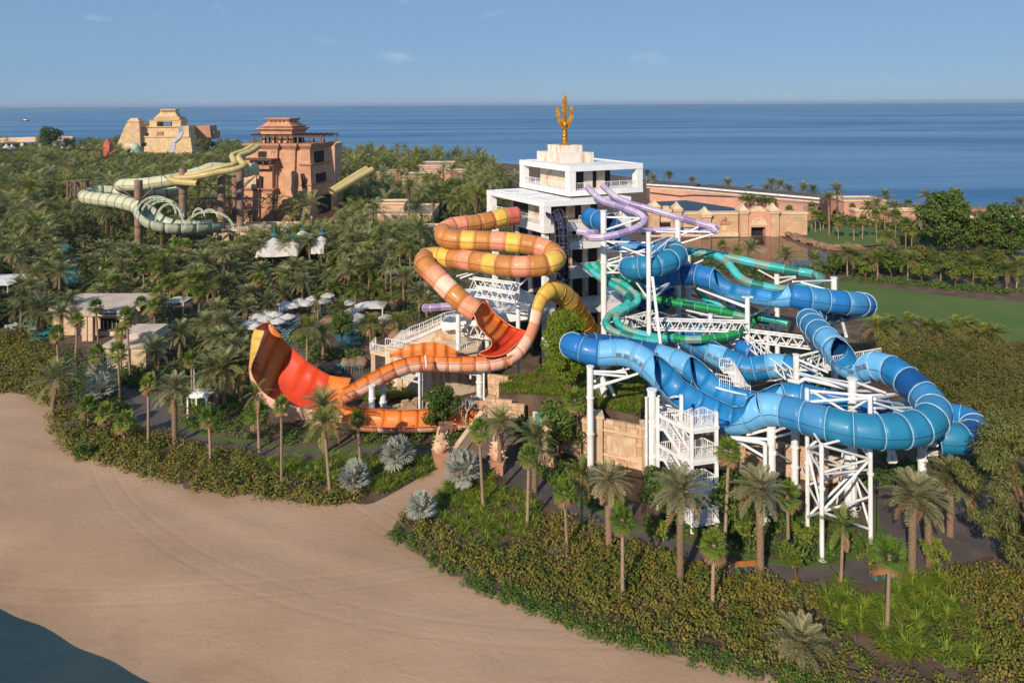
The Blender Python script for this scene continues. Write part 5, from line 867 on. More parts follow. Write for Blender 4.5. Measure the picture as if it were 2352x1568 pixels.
mb = MB(); mb.box(r0.x - 2, r0.x + 2, 470, 474, 0, W('z1', 978, 505, 470).z); mb.lathe([(3, 0), (0.1, 4)], (r0.x, 472, W('z1', 978, 505, 470).z), 4); mb.build('turret', M['rose'], RC)
for a, b in ((W('z1', 965, 545, 466), W('z1', 900, 595, 464)), (W('z1', 900, 595, 464), W('z1', 830, 602, 464)), (W('z1', 1060, 560, 466), W('z1', 1000, 605, 464))):
    mb = MB(); mb.bar(a, b, 2.2, .8); mb.build('slide', M['rose'], RC)
# ================================================================ monorail, tents and low roofs in the palms
MR = empty('monorail_viaduct', (0, 0, 0), 'pale concrete monorail viaduct crossing the palms by the shore', 'viaduct')
for (xa, ya), (xb, yb) in (((-400, 485), (380, 462)), ((510, 455), (680, 462))):
    a, b = W('z1', xa, ya, 640), W('z1', xb, yb, 640); mb = MB(); mb.bar(a, b, 5, 4.5); mb.build('beam', M['trimst'], MR)
for x in (20, 210, 380, 520, 600, 640, 675):
    a = W('z1', x, 470, 640); mb = MB(); mb.bar((a.x, 640, 0), (a.x, 640, a.z), 3); mb.build('pier', M['trimst'], MR)
def tent(label, z, x, yt, yb, wd, Y, name='canvas_tent'):
    t = W(z, x, yt, Y); b_ = W(z, x, yb, Y); r = wd * VIEW[z][2] * Y / F / 2; e = empty(name, (t.x, Y, b_.z), label, 'tent', 'white canvas tents'); h = t.z - b_.z
    mb = MB(); mb.lathe([(r, 0), (r * .98, h * .12), (r * .72, h * .28), (r * .42, h * .52), (r * .18, h * .8), (r * .05, h)], n=14); mb.build('canopy', M['canvas'], e)
    mb = MB(); mb.cyl((0, 0, h * .75), (0, 0, h * 1.35), .12, n=6); mb.build('mast', M['tealpaint'], e)
    for i in range(6):
        a = i * math.pi / 3; mb = MB(); mb.cyl((r * .93 * math.cos(a), r * .93 * math.sin(a), -b_.z), (r * .93 * math.cos(a), r * .93 * math.sin(a), .1), .12, n=6); mb.build('leg', M['white'], e)
tent('leftmost white peaked tent by the viaduct', 'z1', 60, 505, 560, 110, 600); tent('white peaked tent just right of the leftmost one', 'z1', 110, 505, 555, 80, 620)
for x, y in ((570, 525), (630, 528), (757, 525), (825, 528)): tent(f'tiny white peaked tent {["below the viaduct end", "right under the viaduct bend", "between viaduct and red play tower", "nearest the red play tower"][(570, 630, 757, 825).index(x)]}', 'z1', x, y, y + 20, 40, 600)
def tensile(label, z, x0, x1, Y0, Y1, zb, peaks, masts):
    e = empty('tensile_roof', (0, 0, 0), label, 'tent', 'white canvas tents'); A_, B_ = W(z, x0, 1450, Y0), W(z, x1, 1450, Y0); n, m = 36, 22; V = []
    for j in range(m + 1):
        for i in range(n + 1):
            fx, fy = i / n, j / m; x = A_.x + (B_.x - A_.x) * fx; y = Y0 + (Y1 - Y0) * fy; ed = min(fx, 1 - fx, fy * 1.0, (1 - fy) * 1.0); sc_x = math.sin(fx * math.pi * 5) * .25; dz = 0
            for px_, py_, ph in peaks: d = math.hypot((fx - px_) * (B_.x - A_.x), (fy - py_) * (Y1 - Y0)); dz = max(dz, ph * math.exp(-d / 3.2) + ph * .12 * math.exp(-(d / 5.5) ** 2))
            V.append((x, y + (sc_x if j in (0, m) else 0), zb + dz - (.9 if ed < .02 else 0) - .5 * max(0, .1 - ed) * 10))
    mb = MB(); mb.add(V, [(j * (n + 1) + i, j * (n + 1) + i + 1, (j + 1) * (n + 1) + i + 1, (j + 1) * (n + 1) + i) for j in range(m) for i in range(n)], 0, True); mb.build('canopy', M['canvas'], e)
    for fx, fy, h in masts:
        x = A_.x + (B_.x - A_.x) * fx; y = Y0 + (Y1 - Y0) * fy; mb = MB(); mb.cyl((x, y, 0), (x, y, h), .14, n=8); mb.build('mast', M['tealpaint'], e); mb = MB(); mb.lathe([(.9, 0), (.8, .12), (.2, .2)], (x, y, h - 1.8), 10); mb.build('mast_collar', M['tealpaint'], e)
tensile('big white tensile roof with teal masts in the palm grove', 'z2', 375, 770, 164, 180, 3.9, [(.3, .3, 3.2), (.78, .25, 3.0), (.75, .8, 3.6), (.3, .8, 3.0)], [(.3, .3, 9.5), (.78, .25, 9), (.75, .8, 9.5), (.05, .7, 8)])
tensile('smaller white tensile roof right of the big one', 'z2', 890, 1015, 166, 174, 3.9, [(.5, .5, 3.2)], [(.5, .5, 9.5)])
def flat_building(label, z, x0, x1, yt, yb, Y, dep, m='stucco', rm='roofgr', par=.5, name='flat_roofed_building', cor=True, rot=0, wins=0):
    Y = W(z, x0, yt, None, Y).y if Y < 40 else Y; a, b = W(z, x0, yt, Y), W(z, x1, yt, Y); zb = 0.0; h = a.z; e = empty(name, (a.x, Y, 0), label, 'building', 'low buildings among the palms', R(rot)); wd = b.x - a.x
    mb = MB(); mb.box(0, wd, 0, dep, 0, h - par - .1); mb.build('wall', M[m], e)
    mb = MB(); mb.box(.3, wd - .3, .3, dep - .3, h - par - .1, h - par); mb.build('roof', M[rm], e)
    o = .35 if cor else 0
    for x_0, x_1, y_0, y_1 in ((-o, wd + o, -o, .3), (-o, wd + o, dep - .3, dep + o), (-o, .3, .303, dep - .303), (wd - .3, wd + o, .303, dep - .303)):
        mb = MB(); mb.box(x_0, x_1, y_0, y_1, h - par - .1, h); mb.build('parapet', M['trimst' if m != 'white' else 'white'], e)
    for i in range(wins):
        x = wd * (i + .5) / wins; mb = MB(); mb.box(x - .7, x + .7, -.05, .1, h * .35, h * .65); mb.build('window', M['dark'], e)
    return e
flat_building('raised cream roof box on the long low pavilion', 'z2', 1505, 1750, 1045, 1115, 7.6, 8, 'lakestone'); flat_building('long low pavilion with brown flat roof behind the palms', 'z2', 1110, 2000, 1150, 1230, 5.2, 22, 'lakestone', 'roofgr', .5)
flat_building('far pink flat roofed hall nearest the sea', 'z2', 1885, 2190, 700, 760, 7.5, 24, 'stucco'); flat_building('pink corner block in front of the far hall', 'z2', 2120, 2300, 760, 860, 6.5, 14); flat_building('dark roofed pink wing between the palms', 'z2', 1900, 2125, 745, 830, 6.0, 14); flat_building('cream flat roof half hidden by palms right of the straw tubes', 'z2', 1735, 2015, 800, 870, 6.0, 18, 'lakestone'); flat_building('low pink block behind the straw tubes', 'z2', 1500, 1720, 760, 830, 5.5, 12)
flat_building('pale shop roof at the foot of the sandstone tower', 'z2', 0, 680, 1290, 1400, 4.8, 12, 'stonelt', 'rooflt', .4, wins=6); flat_building('pink block behind the right side of the sandstone tower', 'z2', 1010, 1115, 500, 640, 300, 12); flat_building('tiny cream roof near the shore among palms', 'z2', 1220, 1400, 612, 650, 6, 15, 'creamst'); flat_building('low cream terrace building left of the orange coil', 'z2', 1880, 2090, 1290, 1400, 5.0, 9, 'lakestone')
flat_building('small pink hut at the left edge of the palms', 'z1', 90, 140, 640, 700, 5, 8)
# ================================================================ snack bar and service block
SB = empty('snack_bar', (0, 0, 0), 'tan flat roofed snack bar with a black lettered sign', 'building'); q0, q1 = W('z5', 450, 700, 118), W('z5', 1240, 700, 118)
mb = MB(); mb.box(q0.x, q1.x, 119, 127, 0, 4.2); mb.build('wall', M['stonelt'], SB); mb = MB(); mb.box(q0.x - .5, q1.x + .5, 118.6, 127.5, 4.2, 4.9); mb.build('roof', M['rooflt'], SB)
f0, f1 = W('z5', 745, 700, 116), W('z5', 1155, 700, 116)
mb = MB(); mb.box(f0.x, f1.x, 115.6, 120, 4.3, 5.15); mb.build('canopy', M['rooflt'], SB)
for x in (f0.x + .6, f1.x - .6, (f0.x + f1.x) / 2 - 2.2):
    mb = MB(); mb.box(x - .4, x + .4, 115.9, 116.7, 0, 4.297); mb.build('pier', M['stonelt'], SB)
mb = MB(); mb.box(f0.x + 1.6, f1.x - 1.3, 118.9, 119.1, 1.2, 2.9); mb.build('serving_hatch', M['dark'], SB); mb = MB(); mb.box(f0.x + 1.4, f1.x - 1.1, 118.2, 118.95, .95, 1.15); mb.build('counter', M['wood'], SB); mb = MB(); mb.box(f0.x + 1.4, f1.x - 1.1, 118.5, 118.97, 0, .95); mb.build('counter_front', M['marble'], SB)
for i in range(6):
    x = f0.x + 2 + i * .75; mb = MB(); mb.box(x, x + .12, 118.85, 118.9, 1.2, 2.5); mb.build('mullion', M['steeldk'], SB)
s0 = W('z5', 983, 742, 115.4); sg = MB().box(s0.x - 1.35, s0.x + 1.35, 115.3, 115.5, s0.z - .38, s0.z + .38).build('sign_board', M['black'], SB)
tc = bpy.data.curves.new('sign_lettering', 'FONT'); tc.body = 'SNAPPERS'; tc.size = .58; tc.align_x = 'CENTER'; tc.align_y = 'CENTER'; tc.extrude = .02; tc.offset = .012; tc.materials.append(M['white'])
to = bpy.data.objects.new('lettering', tc); col.objects.link(to); to.parent = SB; to.location = (s0.x, 115.26, s0.z); to.rotation_euler = (R(90), R(-4), 0)
SV = empty('service_block', (0, 0, 0), 'small cream service block with a white slatted side below the snack bar', 'building'); v0, v1 = W('z5', 960, 1120, 103), W('z5', 1340, 1120, 103)
mb = MB(); mb.box(v0.x, v1.x, 103, 110, 0, 3.4); mb.build('wall', M['stonelt'], SV); mb = MB(); mb.box(v0.x - .3, v1.x + .3, 102.7, 110.3, 3.4, 3.9); mb.build('roof', M['rooflt'], SV); mb = MB(); mb.box(v0.x + 1.2, v1.x - .2, 105.5, 110, 3.9, 4.8); mb.build('roof_box', M['rooflt'], SV)
for i in range(10):
    z = .5 + i * .29; mb = MB(); mb.box(v0.x - .12, v0.x - .02, 103.2, 109.6, z, z + .2); mb.build('slat', M['white'], SV)
def cabana(label, z, x, yt, Y, s=3.0, roof='canvas', hh=2.6):
    t = W(z, x, yt, Y); e = empty('cabana', (t.x, Y, 0), label, 'cabana', 'white cabanas')
    for sx in (-1, 1):
        for sy in (-1, 1):
            mb = MB(); mb.bar((sx * s / 2, sy * s / 2, 0), (sx * s / 2, sy * s / 2, hh), .18); mb.build('post', M['white'], e)
    mb = MB(); mb.prism([(-s / 2 - .2, -s / 2 - .2), (s / 2 + .2, -s / 2 - .2), (s / 2 + .2, s / 2 + .2), (-s / 2 - .2, s / 2 + .2)], hh, hh + .5, 0, [(-s / 5, -s / 5), (s / 5, -s / 5), (s / 5, s / 5), (-s / 5, s / 5)]); mb.build('roof', M[roof], e)
cabana('white square cabana among boulders by the pool', 'z6', 1470, 640, 127, 4.2); cabana('white cabana by the dark walk among date palms', 'z5', 1640, 560, 131, 3.4); cabana('white kiosk with a slatted door below the red wall', 'z5', 1850, 1390, 88.5, 2.4, 'white'); cabana('large white canopy at the left edge beside the pool', 'z5', 20, 390, 143, 9, 'white', 3.6); cabana('small white changing cabin behind the umbrellas', 'z6', 1690, 300, 152, 3.6)
KS = empty('teal_kiosk', W('z5', 560, 275, None), 'round teal roofed kiosk beside the blue pool', 'kiosk')
mb = MB(); mb.lathe([(2.6, 3.2), (2.5, 3.5), (1.6, 4.1), (.1, 4.4)], n=16); mb.build('roof', M['tealpaint'], KS); mb = MB(); mb.lathe([(2.0, 0), (2.0, 1.1)], n=16); mb.build('counter', M['tealpaint'], KS)
for i in range(6):
    a = i * math.pi / 3; mb = MB(); mb.bar((2 * math.cos(a), 2 * math.sin(a), 0), (2 * math.cos(a), 2 * math.sin(a), 3.25), .15); mb.build('post', M['wood'], KS)
# ================================================================ lake front wall with gates
LW = empty('lake_front_wall', (0, 0, 0), 'cream stone lake front wall with gates and pointed pillar caps', 'wall')
YL = 204.0; lx = lambda x: W('z4', x, 905, YL).x; lz = lambda y: W('z4', 700, y, YL).z; s4 = .375 * YL / F
def lbox(nm, x0, x1, y0, y1, d0=0, d1=3, m='lakestone'):
    mb = MB(); mb.box(lx(x0), lx(x1), YL + d0, YL + d1, max(0, lz(y0)), lz(y1)); return mb.build(nm, M[m], LW)
M['lakestone'] = masonry('lake_wall_ashlar', (.62, .40, .24), (.56, .35, .21), (.46, .29, .18), 2.2, .9, bump=.25)
lbox('wall', 60, 600, 920, 768); lbox('coping', 55, 603, 768, 757, -.25, 3.3, 'trimst'); lbox('plinth', 60, 600, 920, 880, -.4, -.003, 'trimst')
lbox('wall', 845, 1025, 910, 768, .0, 3); lbox('coping', 843, 1030, 768, 757, -.25, 3.3, 'trimst')
lbox('gate_wall', 655, 792, 845, 748, -.6, 3, 'stucco'); lbox('gate_wall', 655, 677, 920, 845, -.6, 3, 'stucco'); lbox('gate_wall', 764, 792, 920, 845, -.6, 3, 'stucco'); lbox('gate_opening', 677, 764, 920, 845, 1.5, 2.9, 'dark'); lbox('lattice_arch', 682, 768, 832, 802, -.72, -.603, 'trimst')
mb = MB(); n = 10; pts_ = [(lx(676) + (lx(774) - lx(676)) * i / n, lz(835) + (lz(792) - lz(835)) * math.sin(math.pi * i / n)) for i in range(n + 1)]
for a, b in zip(pts_, pts_[1:]): mb.bar((a[0], YL - .7, a[1]), (b[0], YL - .7, b[1]), .25, .45)
mb.build('arch_moulding', M['trimst'], LW)
def pillar(x0, x1, yb, yt, ycap, d=-1.2):
    lbox('pillar', x0, x1, yb, yt, d, 2.5); w_ = (x1 - x0) * s4; cx_ = (lx(x0) + lx(x1)) / 2
    mb = MB(); zc_ = lz(yt); zt_ = lz(ycap); hh = zt_ - zc_; y0 = YL + d - .35; y1 = YL + 2.8; sq = lambda k, dz: [(cx_ - w_ * k / 2, y0 + (1 - k) * 0 + (1.15 - k) * 1.4), (cx_ + w_ * k / 2, y0 + (1.15 - k) * 1.4), (cx_ + w_ * k / 2, y1 - (1.15 - k) * 1.4), (cx_ - w_ * k / 2, y1 - (1.15 - k) * 1.4)]
    mb.prism(sq(1.15, 0), zc_, zc_ + hh * .22); mb.prism(sq(1.3, 0), zc_ + hh * .22, zc_ + hh * .36); mb.prism(sq(1.1, 0), zc_ + hh * .36, zc_ + hh * .7, 0, sq(.45, 0)); mb.prism(sq(.4, 0), zc_ + hh * .7, zc_ + hh, 0, sq(.05, 0)); mb.build('pillar_cap', M['trimst'], LW)
pillar(608, 655, 920, 760, 703); pillar(792, 842, 915, 760, 700); pillar(372, 428, 920, 780, 722); pillar(65, 115, 880, 730, 675); pillar(205, 250, 900, 745, 690)
lbox('gate_opening', 120, 186, 890, 815, -.12, .1, 'dark'); lbox('lattice_arch', 115, 192, 808, 785, -.2, -.003, 'trimst'); lbox('gable', 680, 768, 748, 735, -.4, 2, 'trimst'); lbox('gable', 700, 750, 735, 722, -.2, 1.8, 'trimst'); lbox('gable', 130, 195, 757, 735, 0, 2, 'trimst'); lbox('gable', 145, 180, 735, 718, .2, 1.8, 'trimst')
lbox('relief_panel', 492, 552, 828, 808, -.3, 0, 'sandst2'); lbox('relief_panel', 500, 528, 865, 838, -.12, 0, 'trimst')
mb = MB(); mb.lathe([(0.75, 0), (.8, .1), (.4, .2)], n=14); ro_ = mb.build('medallion', M['sandst2'], LW); ro_.location = (lx(515), YL - .05, lz(795)); ro_.rotation_euler = (R(90), 0, 0)
M['roofwater'] = mat('dark_roof_water', (.03, .045, .06), .45, bump=.1)  # plain dark grey-blue water colour
sheet('roof_pool', [W('z4', x, y, None, 6.3) for x, y in [(110, 690), (280, 682), (620, 735), (600, 752), (250, 765), (130, 745)]], 6.3, M['roofwater'])
CW = empty('causeway', (0, 0, 0), 'raised road with white barrier on a long pink wall behind the lake', 'road')
def cw(nm, pts, zt, zb, m, wd):
    for a, b in zip(pts, pts[1:]):
        A_ = W('z4', *a, None, zt); B_ = W('z4', *b, None, zt); mb = MB(); d = Vector((B_.x - A_.x, B_.y - A_.y)).normalized(); nrm = Vector((-d.y, d.x)) * wd
        mb.prism([(A_.x, A_.y), (B_.x, B_.y), (B_.x + nrm.x, B_.y + nrm.y), (A_.x + nrm.x, A_.y + nrm.y)], zb, zt); mb.build(nm, M[m], CW)
cw('retaining_wall', [(60, 612), (250, 622), (640, 668), (1000, 718)], 5.0, 0, 'stucco', 8); cw('road_deck', [(40, 590), (300, 606), (700, 644), (1100, 684)], 6.0, 0, 'path', 16); cw('barrier', [(40, 600), (300, 617), (700, 655), (1100, 690)], 6.35, 5.9, 'trimst', .35); cw('barrier', [(40, 582), (300, 597), (700, 632), (1100, 667)], 6.6, 6.0, 'white', .4)
flat_building('pink block with pale coping behind the right palms', 'z4', 1250, 1500, 680, 760, 232, 10); flat_building('long low pink wall building at the right edge', 'z4', 2000, 2420, 790, 850, 205, 4)
flat_building('low pink wall between lake palms and the sea', 'z4', 1320, 1720, 740, 800, 222, 4)
# ================================================================ walls, banks and boulders below the slides
bank = [P(u, v, None, z) for u, v, z in ((1150, 905, 3.2), (1240, 928, 4.4), (1283, 938, 4.8), (1370, 955, 4.8), (1480, 985, 4.8), (1480, 850, 5.2), (1350, 842, 6), (1230, 850, 5.6), (1145, 875, 4))]
for i_ in (1, 2, 3, 4): bank[i_] = bank[i_] + Vector((0, 2.2, .2))
mb = MB(); cB = sum(bank, Vector()) / len(bank) + Vector((0, 0, .4)); mb.add([*bank, cB], [(i, (i + 1) % 9, 9) for i in range(9)]); mb.add([*bank, *[Vector((p.x, p.y, -.1)) for p in bank]], [(i + 9, (i + 1) % 9 + 9, (i + 1) % 9, i) for i in range(9)]); mb.build('grass_bank', M['soil'])['kind'] = 'structure'
BANK = bank
blocks = []
for i in range(4):
    mb = MB(); j = lambda: random.uniform(-.03, .03)
    mb.hexa([(0 + j(), j(), j()), (1 + j(), j(), j()), (1 + j(), .35, j()), (j(), .35, j()), (j(), j(), 1 + j()), (1 + j(), j(), 1 + j()), (1 + j(), .35, 1 + j()), (j(), .35, 1 + j())]); me = bpy.data.meshes.new('stone_block'); me.from_pydata(mb.v, [], mb.f); me.materials.append(M['stone']); blocks.append(me)
def block_wall(label, p0, p1, z0, z1a, z1b, bw=.95, bh=.5, ragged=.35, name='stone_wall', group='stone retaining walls'):
    p0, p1 = Vector((p0[0], p0[1], 0)), Vector((p1[0], p1[1], 0)); d = p1 - p0; Ln = d.length; ang = math.atan2(d.y, d.x); e = empty(name, (p0.x, p0.y, z0), label, 'wall', group, ang)
    mb = MB(); mb.add([(0, .2, 0), (Ln, .2, 0), (Ln, .7, 0), (0, .7, 0), (0, .2, z1a - z0 - .25), (Ln, .2, z1b - z0 - .25), (Ln, .7, z1b - z0 - .25), (0, .7, z1a - z0 - .25)], [(3, 2, 1, 0), (4, 5, 6, 7), (0, 1, 5, 4), (1, 2, 6, 5), (2, 3, 7, 6), (3, 0, 4, 7)]); mb.build('backing', M['stonelt'], e)
    z = 0.0; row = 0
    while z < max(z1a, z1b) - z0 - .1:
        hh = bh * random.uniform(.85, 1.15); x = -random.random() * bw * .6
        while x < Ln:
            wd = bw * random.uniform(.65, 1.45); x0, x1 = max(x, 0), min(x + wd, Ln); top = (z1a + (z1b - z1a) * x0 / Ln) - z0 + random.uniform(-ragged, ragged) * .8
            if x1 - x0 > .15 and z + hh * .5 < top:
                o = link('stone_block', blocks[random.randrange(4)], e, (x0, .01 - random.random() * .07, z)); o.scale = (x1 - x0 - .035, 1, hh - .03)
            x += wd
        z += hh; row += 1
b1, b2, b3 = P(1281, 1040, 78.5), P(1366, 1060, 76.5), P(1492, 1080, 74)
block_wall('left stretch of the rough stone wall behind the white posts', b1, b2, 0, 4.9, 4.7); block_wall('right stretch of the rough stone wall with a pale carved panel', b2, b3, 0, 4.7, 4.9)
for p_ in (b2, b3):
    e = empty('wall_pier', (p_.x, p_.y - .3, 0), 'square stone pier between the two wall stretches' if p_ is b2 else 'square stone pier at the right end of the rough wall', 'pier'); mb = MB(); mb.box(-.8, .8, -.5, .9, 0, 5.0); mb.build('shaft', M['stonelt'], e); mb = MB(); mb.box(-.95, .95, -.65, 1.05, 5.0, 5.35); mb.build('cap', M['trimst'], e)
d_ = (b3 - b2).normalized()
RP = empty('relief_panel', (0, 0, 0), 'pale carved relief panel set into the rough stone wall', 'relief'); c_ = b2.lerp(b3, .5); mb = MB(); mb.bar(Vector((c_.x, c_.y - .12, 2.3)) - d_ * 1.6, Vector((c_.x, c_.y - .12, 2.3)) + d_ * 1.6, .16, 1.9); mb.build('slab', M['stonelt'], RP)
for i in range(4):
    a = -1.2 + .8 * i; mb = MB(); p0_ = Vector((c_.x, c_.y - .24, 1.6)) + d_ * a; mb.cyl(p0_, p0_ + d_ * random.uniform(-.5, .5) + Vector((0, 0, 1.2)), .05, .03, 6); mb.build('carving', M['stone'], RP)
for zz_, (a_, c2_) in ((1.0, (b2, b3)), (3.7, (b2, b3)), (4.2, (b1, b2))):
    e = link('string_course', MB().bar(Vector((a_.x, a_.y - .1, zz_)), Vector((c2_.x, c2_.y - .1, zz_)), .3, .16).build('tmp', M['trimst']).data); bpy.data.objects.remove(bpy.data.objects['tmp']); tag(e, {1.0: 'low pale string course along the rough stone wall', 3.7: 'upper pale string course above the carved panel', 4.2: 'pale string course on the left wall stretch'}[zz_], 'moulding')
block_wall('curved stone wall behind the stair tower and loops', P(1500, 1085, 76), P(1800, 1075, 73), 0, 4.2, 3.6); block_wall('stone wall stub under the right blue loop', P(1800, 1075, 73), P(1960, 1080, 71), 0, 3.6, 2.5)
block_wall('stepped stone wall right of the orange trough', W('y2', 1880, 420, 84), W('y2', 2170, 480, 83), 0, 3.9, 3.2, .8, .42); block_wall('low stone wall above the orange trough end', W('y2', 1880, 330, 89), W('y2', 2255, 440, 86.5), 1.0, 5.0, 3.6, .8, .45)
block_wall('low stone parapet wall left of the steps', W('y2', 1770, 735), W('y2', 1940, 735), 0, 1.7, 1.7, .7, .4, .05); block_wall('small free standing stone bench wall by the round shrub', P(1236, 1065), P(1272, 1072), 0, 1.1, 1.1, .7, .4, .05); block_wall('rough low wall left of the paired post', W('y2', 930, 385, 86), W('y2', 1330, 355, 89), 0, 1.0, 1.6, .7, .35); block_wall('ragged boulder wall right of the paired post', W('y2', 1390, 380, 86.5), W('y2', 1880, 395, 86), 0, 2.2, 2.6, .9, .5, .5)
# veneered machine house under the pink trough
MH = empty('machine_house', (0, 0, 0), 'veined stone machine house under the long pink trough', 'building'); m0, m1, m2 = W('y2', 1075, 300, 96), W('y2', 1545, 330, 92.5), W('y2', 1800, 300, 95)
for a, b in ((m0, m1), (m1, m2)):
    mb = MB(); mb.prism([(a.x, a.y), (b.x, b.y), (b.x + 1, b.y + 8), (a.x + 1, a.y + 8)], 0, 5.6); mb.build('wall', M['marble'], MH); mb = MB(); d = (b - a); 
    mb.bar(Vector((a.x, a.y - .05, 5.75)), Vector((b.x, b.y - .05, 5.75)), .5, .3); mb.build('coping', M['trimst'], MH)
    railing(MH, [Vector((a.x, a.y + .2, 5.9)), Vector((b.x, b.y + .2, 5.9))])
for f in (.25, .9):
    p_ = m0.lerp(m1, f); mb = MB(); mb.box(p_.x - .35, p_.x + .35, p_.y - .35, p_.y + .1, 0, 5.5); mb.build('pier', M['stonelt'], MH)
# staircase climbing behind the orange slide
SS = empty('stone_staircase', (0, 0, 0), 'white railed staircase on a veined stone ramp behind the orange slide', 'staircase'); t0, t1, t2, t3 = W('z6', 1440, 1100, 97), W('z6', 1590, 1130, 96), W('z6', 1890, 960, 98.5), W('z6', 2230, 840, 100)
ww = Vector((.3, 2.6, 0)); pth = [t1, W('z6', 1760, 1010, 97.6), t2, W('z6', 2090, 870, 99.4), t3]
mb = MB()
for a, b in zip(pth, pth[1:]): mb.hexa([(a.x, a.y, 0), (b.x, b.y, 0), (b.x + ww.x, b.y + ww.y, 0), (a.x + ww.x, a.y + ww.y, 0), (a.x, a.y, a.z - .25), (b.x, b.y, b.z - .25), (b.x + ww.x, b.y + ww.y, b.z - .25), (a.x + ww.x, a.y + ww.y, a.z - .25)])
mb.build('ramp_wall', M['marble'], SS)
for a, b in zip(pth, pth[1:]):
    n = 9
    for i in range(n):
        q = a.lerp(b, (i + .5) / n); l = (b - a).length / n; mb = MB(); mb.box(q.x - l * .5, q.x + l * .5, q.y, q.y + 2.6, q.z - .3, q.z - .05); mb.build('step', M['stonelt'], SS)
    for o in (Vector((0, -.05, 0)), ww): 
        mb = MB(); mb.bar(a + o - Vector((0, 0, .1)), b + o - Vector((0, 0, .1)), .15, .4); mb.build('stringer', M['steel'], SS)
for o in (Vector((0, -.05, 0)), ww): railing(SS, [p + o for p in pth], gap=.28)
mb = MB(); mb.hexa([(t0.x, t0.y, t0.z - .4), (t1.x, t1.y, t1.z - .4), (t1.x + .3, t1.y + 3, t1.z - .4), (t0.x + .3, t0.y + 3, t0.z - .4), (t0.x, t0.y, t0.z), (t1.x, t1.y, t1.z), (t1.x + .3, t1.y + 3, t1.z), (t0.x + .3, t0.y + 3, t0.z)]); mb.build('landing', M['trimst'], SS); railing(SS, [t0 + ww, t0, t1], gap=.28)
mb = MB(); mb.box(t0.x + .1, t0.x + .7, t0.y + .1, t0.y + .7, 0, t0.z - .4); mb.build('pier', M['stonelt'], SS)
DK = empty('white_deck', (0, 0, 0), 'white railed deck joining the stone staircase to the tower', 'deck'); k0, k1 = W('z7', 320, 1170, 100), W('z7', 1120, 1060, 99); mb = MB(); mb.bar(k0, k1, 3.5, 1.2); mb.build('slab', M['clad'], DK); railing(DK, [k0 + Vector((0, -1.7, .6)), k1 + Vector((0, -1.7, .6))])
# walkway of steps between stone parapets, near the two statues
SP = empty('garden_steps', (0, 0, 0), 'dark garden steps rising between stone parapets to the bridge', 'steps'); g0, g1 = P(1128, 1062), P(1172, 962, 80)
for i in range(16):
    f = i / 15; c = Vector((g0.x + (g1.x - g0.x) * f, g0.y + (80 - g0.y) * f, 0)); mb = MB(); wd = 3.4 - f * .6; mb.box(c.x - wd, c.x + wd, c.y, c.y + .9, -.02, .15 + 2.6 * f); mb.build('step', M['deck'], SP)
for sx, lb in ((-1, 'left'), (1, 'right')):
    mb = MB(); a = Vector((g0.x + sx * 3.9, g0.y + .5, .9)); b = Vector((g1.x + sx * 3.1, 80, 3.5)); mb.bar(a, b, .6, 1.4); mb.build('parapet', M['stonelt'], SP)
BG = empty('teal_bridge', (0, 0, 0), 'stone footbridge with teal metal railings above the garden steps', 'bridge'); h0, h1 = W('y3', 260, 960, 80), W('y3', 565, 930, 79); mb = MB(); mb.bar(h0, h1, 3, .5); mb.build('deck', M['stonelt'], BG)
for a, b in ((W('y3', 350, 900, 78.5), W('y3', 405, 890, 78.5)), (W('y3', 445, 895, 78), W('y3', 562, 860, 78))):
    mb = MB(); mb.bar(a - Vector((0, 0, .1)), b - Vector((0, 0, .1)), .08, 1.3); mb.build('railing_panel', M['tealpaint'], BG)
mb = MB(); q = W('y3', 422, 900, 78.2); mb.box(q.x - .35, q.x + .35, q.y - .35, q.y + .35, 0, q.z + .6); mb.build('pier', M['stonelt'], BG)
# boulders
def boulder_mesh(seed):
    r = np.random.default_rng(seed); mb = MB(); n = 9; k = 6
    V = []
    for j in range(k + 1):
        t = math.pi * j / k
        for i in range(n): a = 2 * math.pi * i / n; rr = 1 + r.uniform(-.16, .16); V.append((rr * math.sin(t) * math.cos(a), rr * math.sin(t) * math.sin(a), .8 * rr * math.cos(t)))
    mb.add(V, [(j * n + i, (j + 1) * n + i, (j + 1) * n + (i + 1) % n, j * n + (i + 1) % n) for j in range(k) for i in range(n)], 0, True); me = bpy.data.meshes.new('boulder'); me.from_pydata(mb.v, [], mb.f); me.materials.append(M['rock']); me.polygons.foreach_set('use_smooth', mb.s); return me
BM = [boulder_mesh(i) for i in range(5)]
def boulders(z, spots, label, Zb=0.0):
    rk = empty('rockwork', (0, 0, 0), label, 'rocks')
    for i, (x, y, s) in enumerate(spots):
        p = W(z, x, y, None, Zb); o = link('boulder', BM[i % 5], rk, (p.x, p.y, Zb + s * .45)); o.scale = (s * 1.2, s, s * .95); o.rotation_euler = (0, 0, i * 1.3)
boulders('z6', [(1790, 500, 1.6), (1990, 520, 2.0), (1400, 790, 1.7), (1480, 790, 2.2), (1520, 730, 1.6), (1700, 700, 1.7), (1610, 920, 1.8), (1430, 950, 1.6), (1060, 880, 1.6), (1680, 1000, 1.5)], 'brown artificial boulders around the shaded pool')
boulders('y2', [(620, 110, .9), (690, 100, 1.1), (750, 100, 1.2), (820, 95, 1.2), (880, 85, 1.2), (640, 140, .8), (700, 150, .6)], 'rounded tan boulders behind the red flared wall')
boulders('z6', [(20, 680, 1.3), (90, 690, 1.4), (370, 650, 1.2), (410, 640, 1.3), (290, 620, 1.2)], 'tan boulders at the foot of the date palms left of the umbrellas')
boulders('z5', [(170, 330, 1.8), (250, 330, 2.2), (210, 380, 2.0), (100, 700, 1.6), (220, 720, 1.4), (280, 380, 2)], 'tan boulders in the rockwork left of the blue pool')
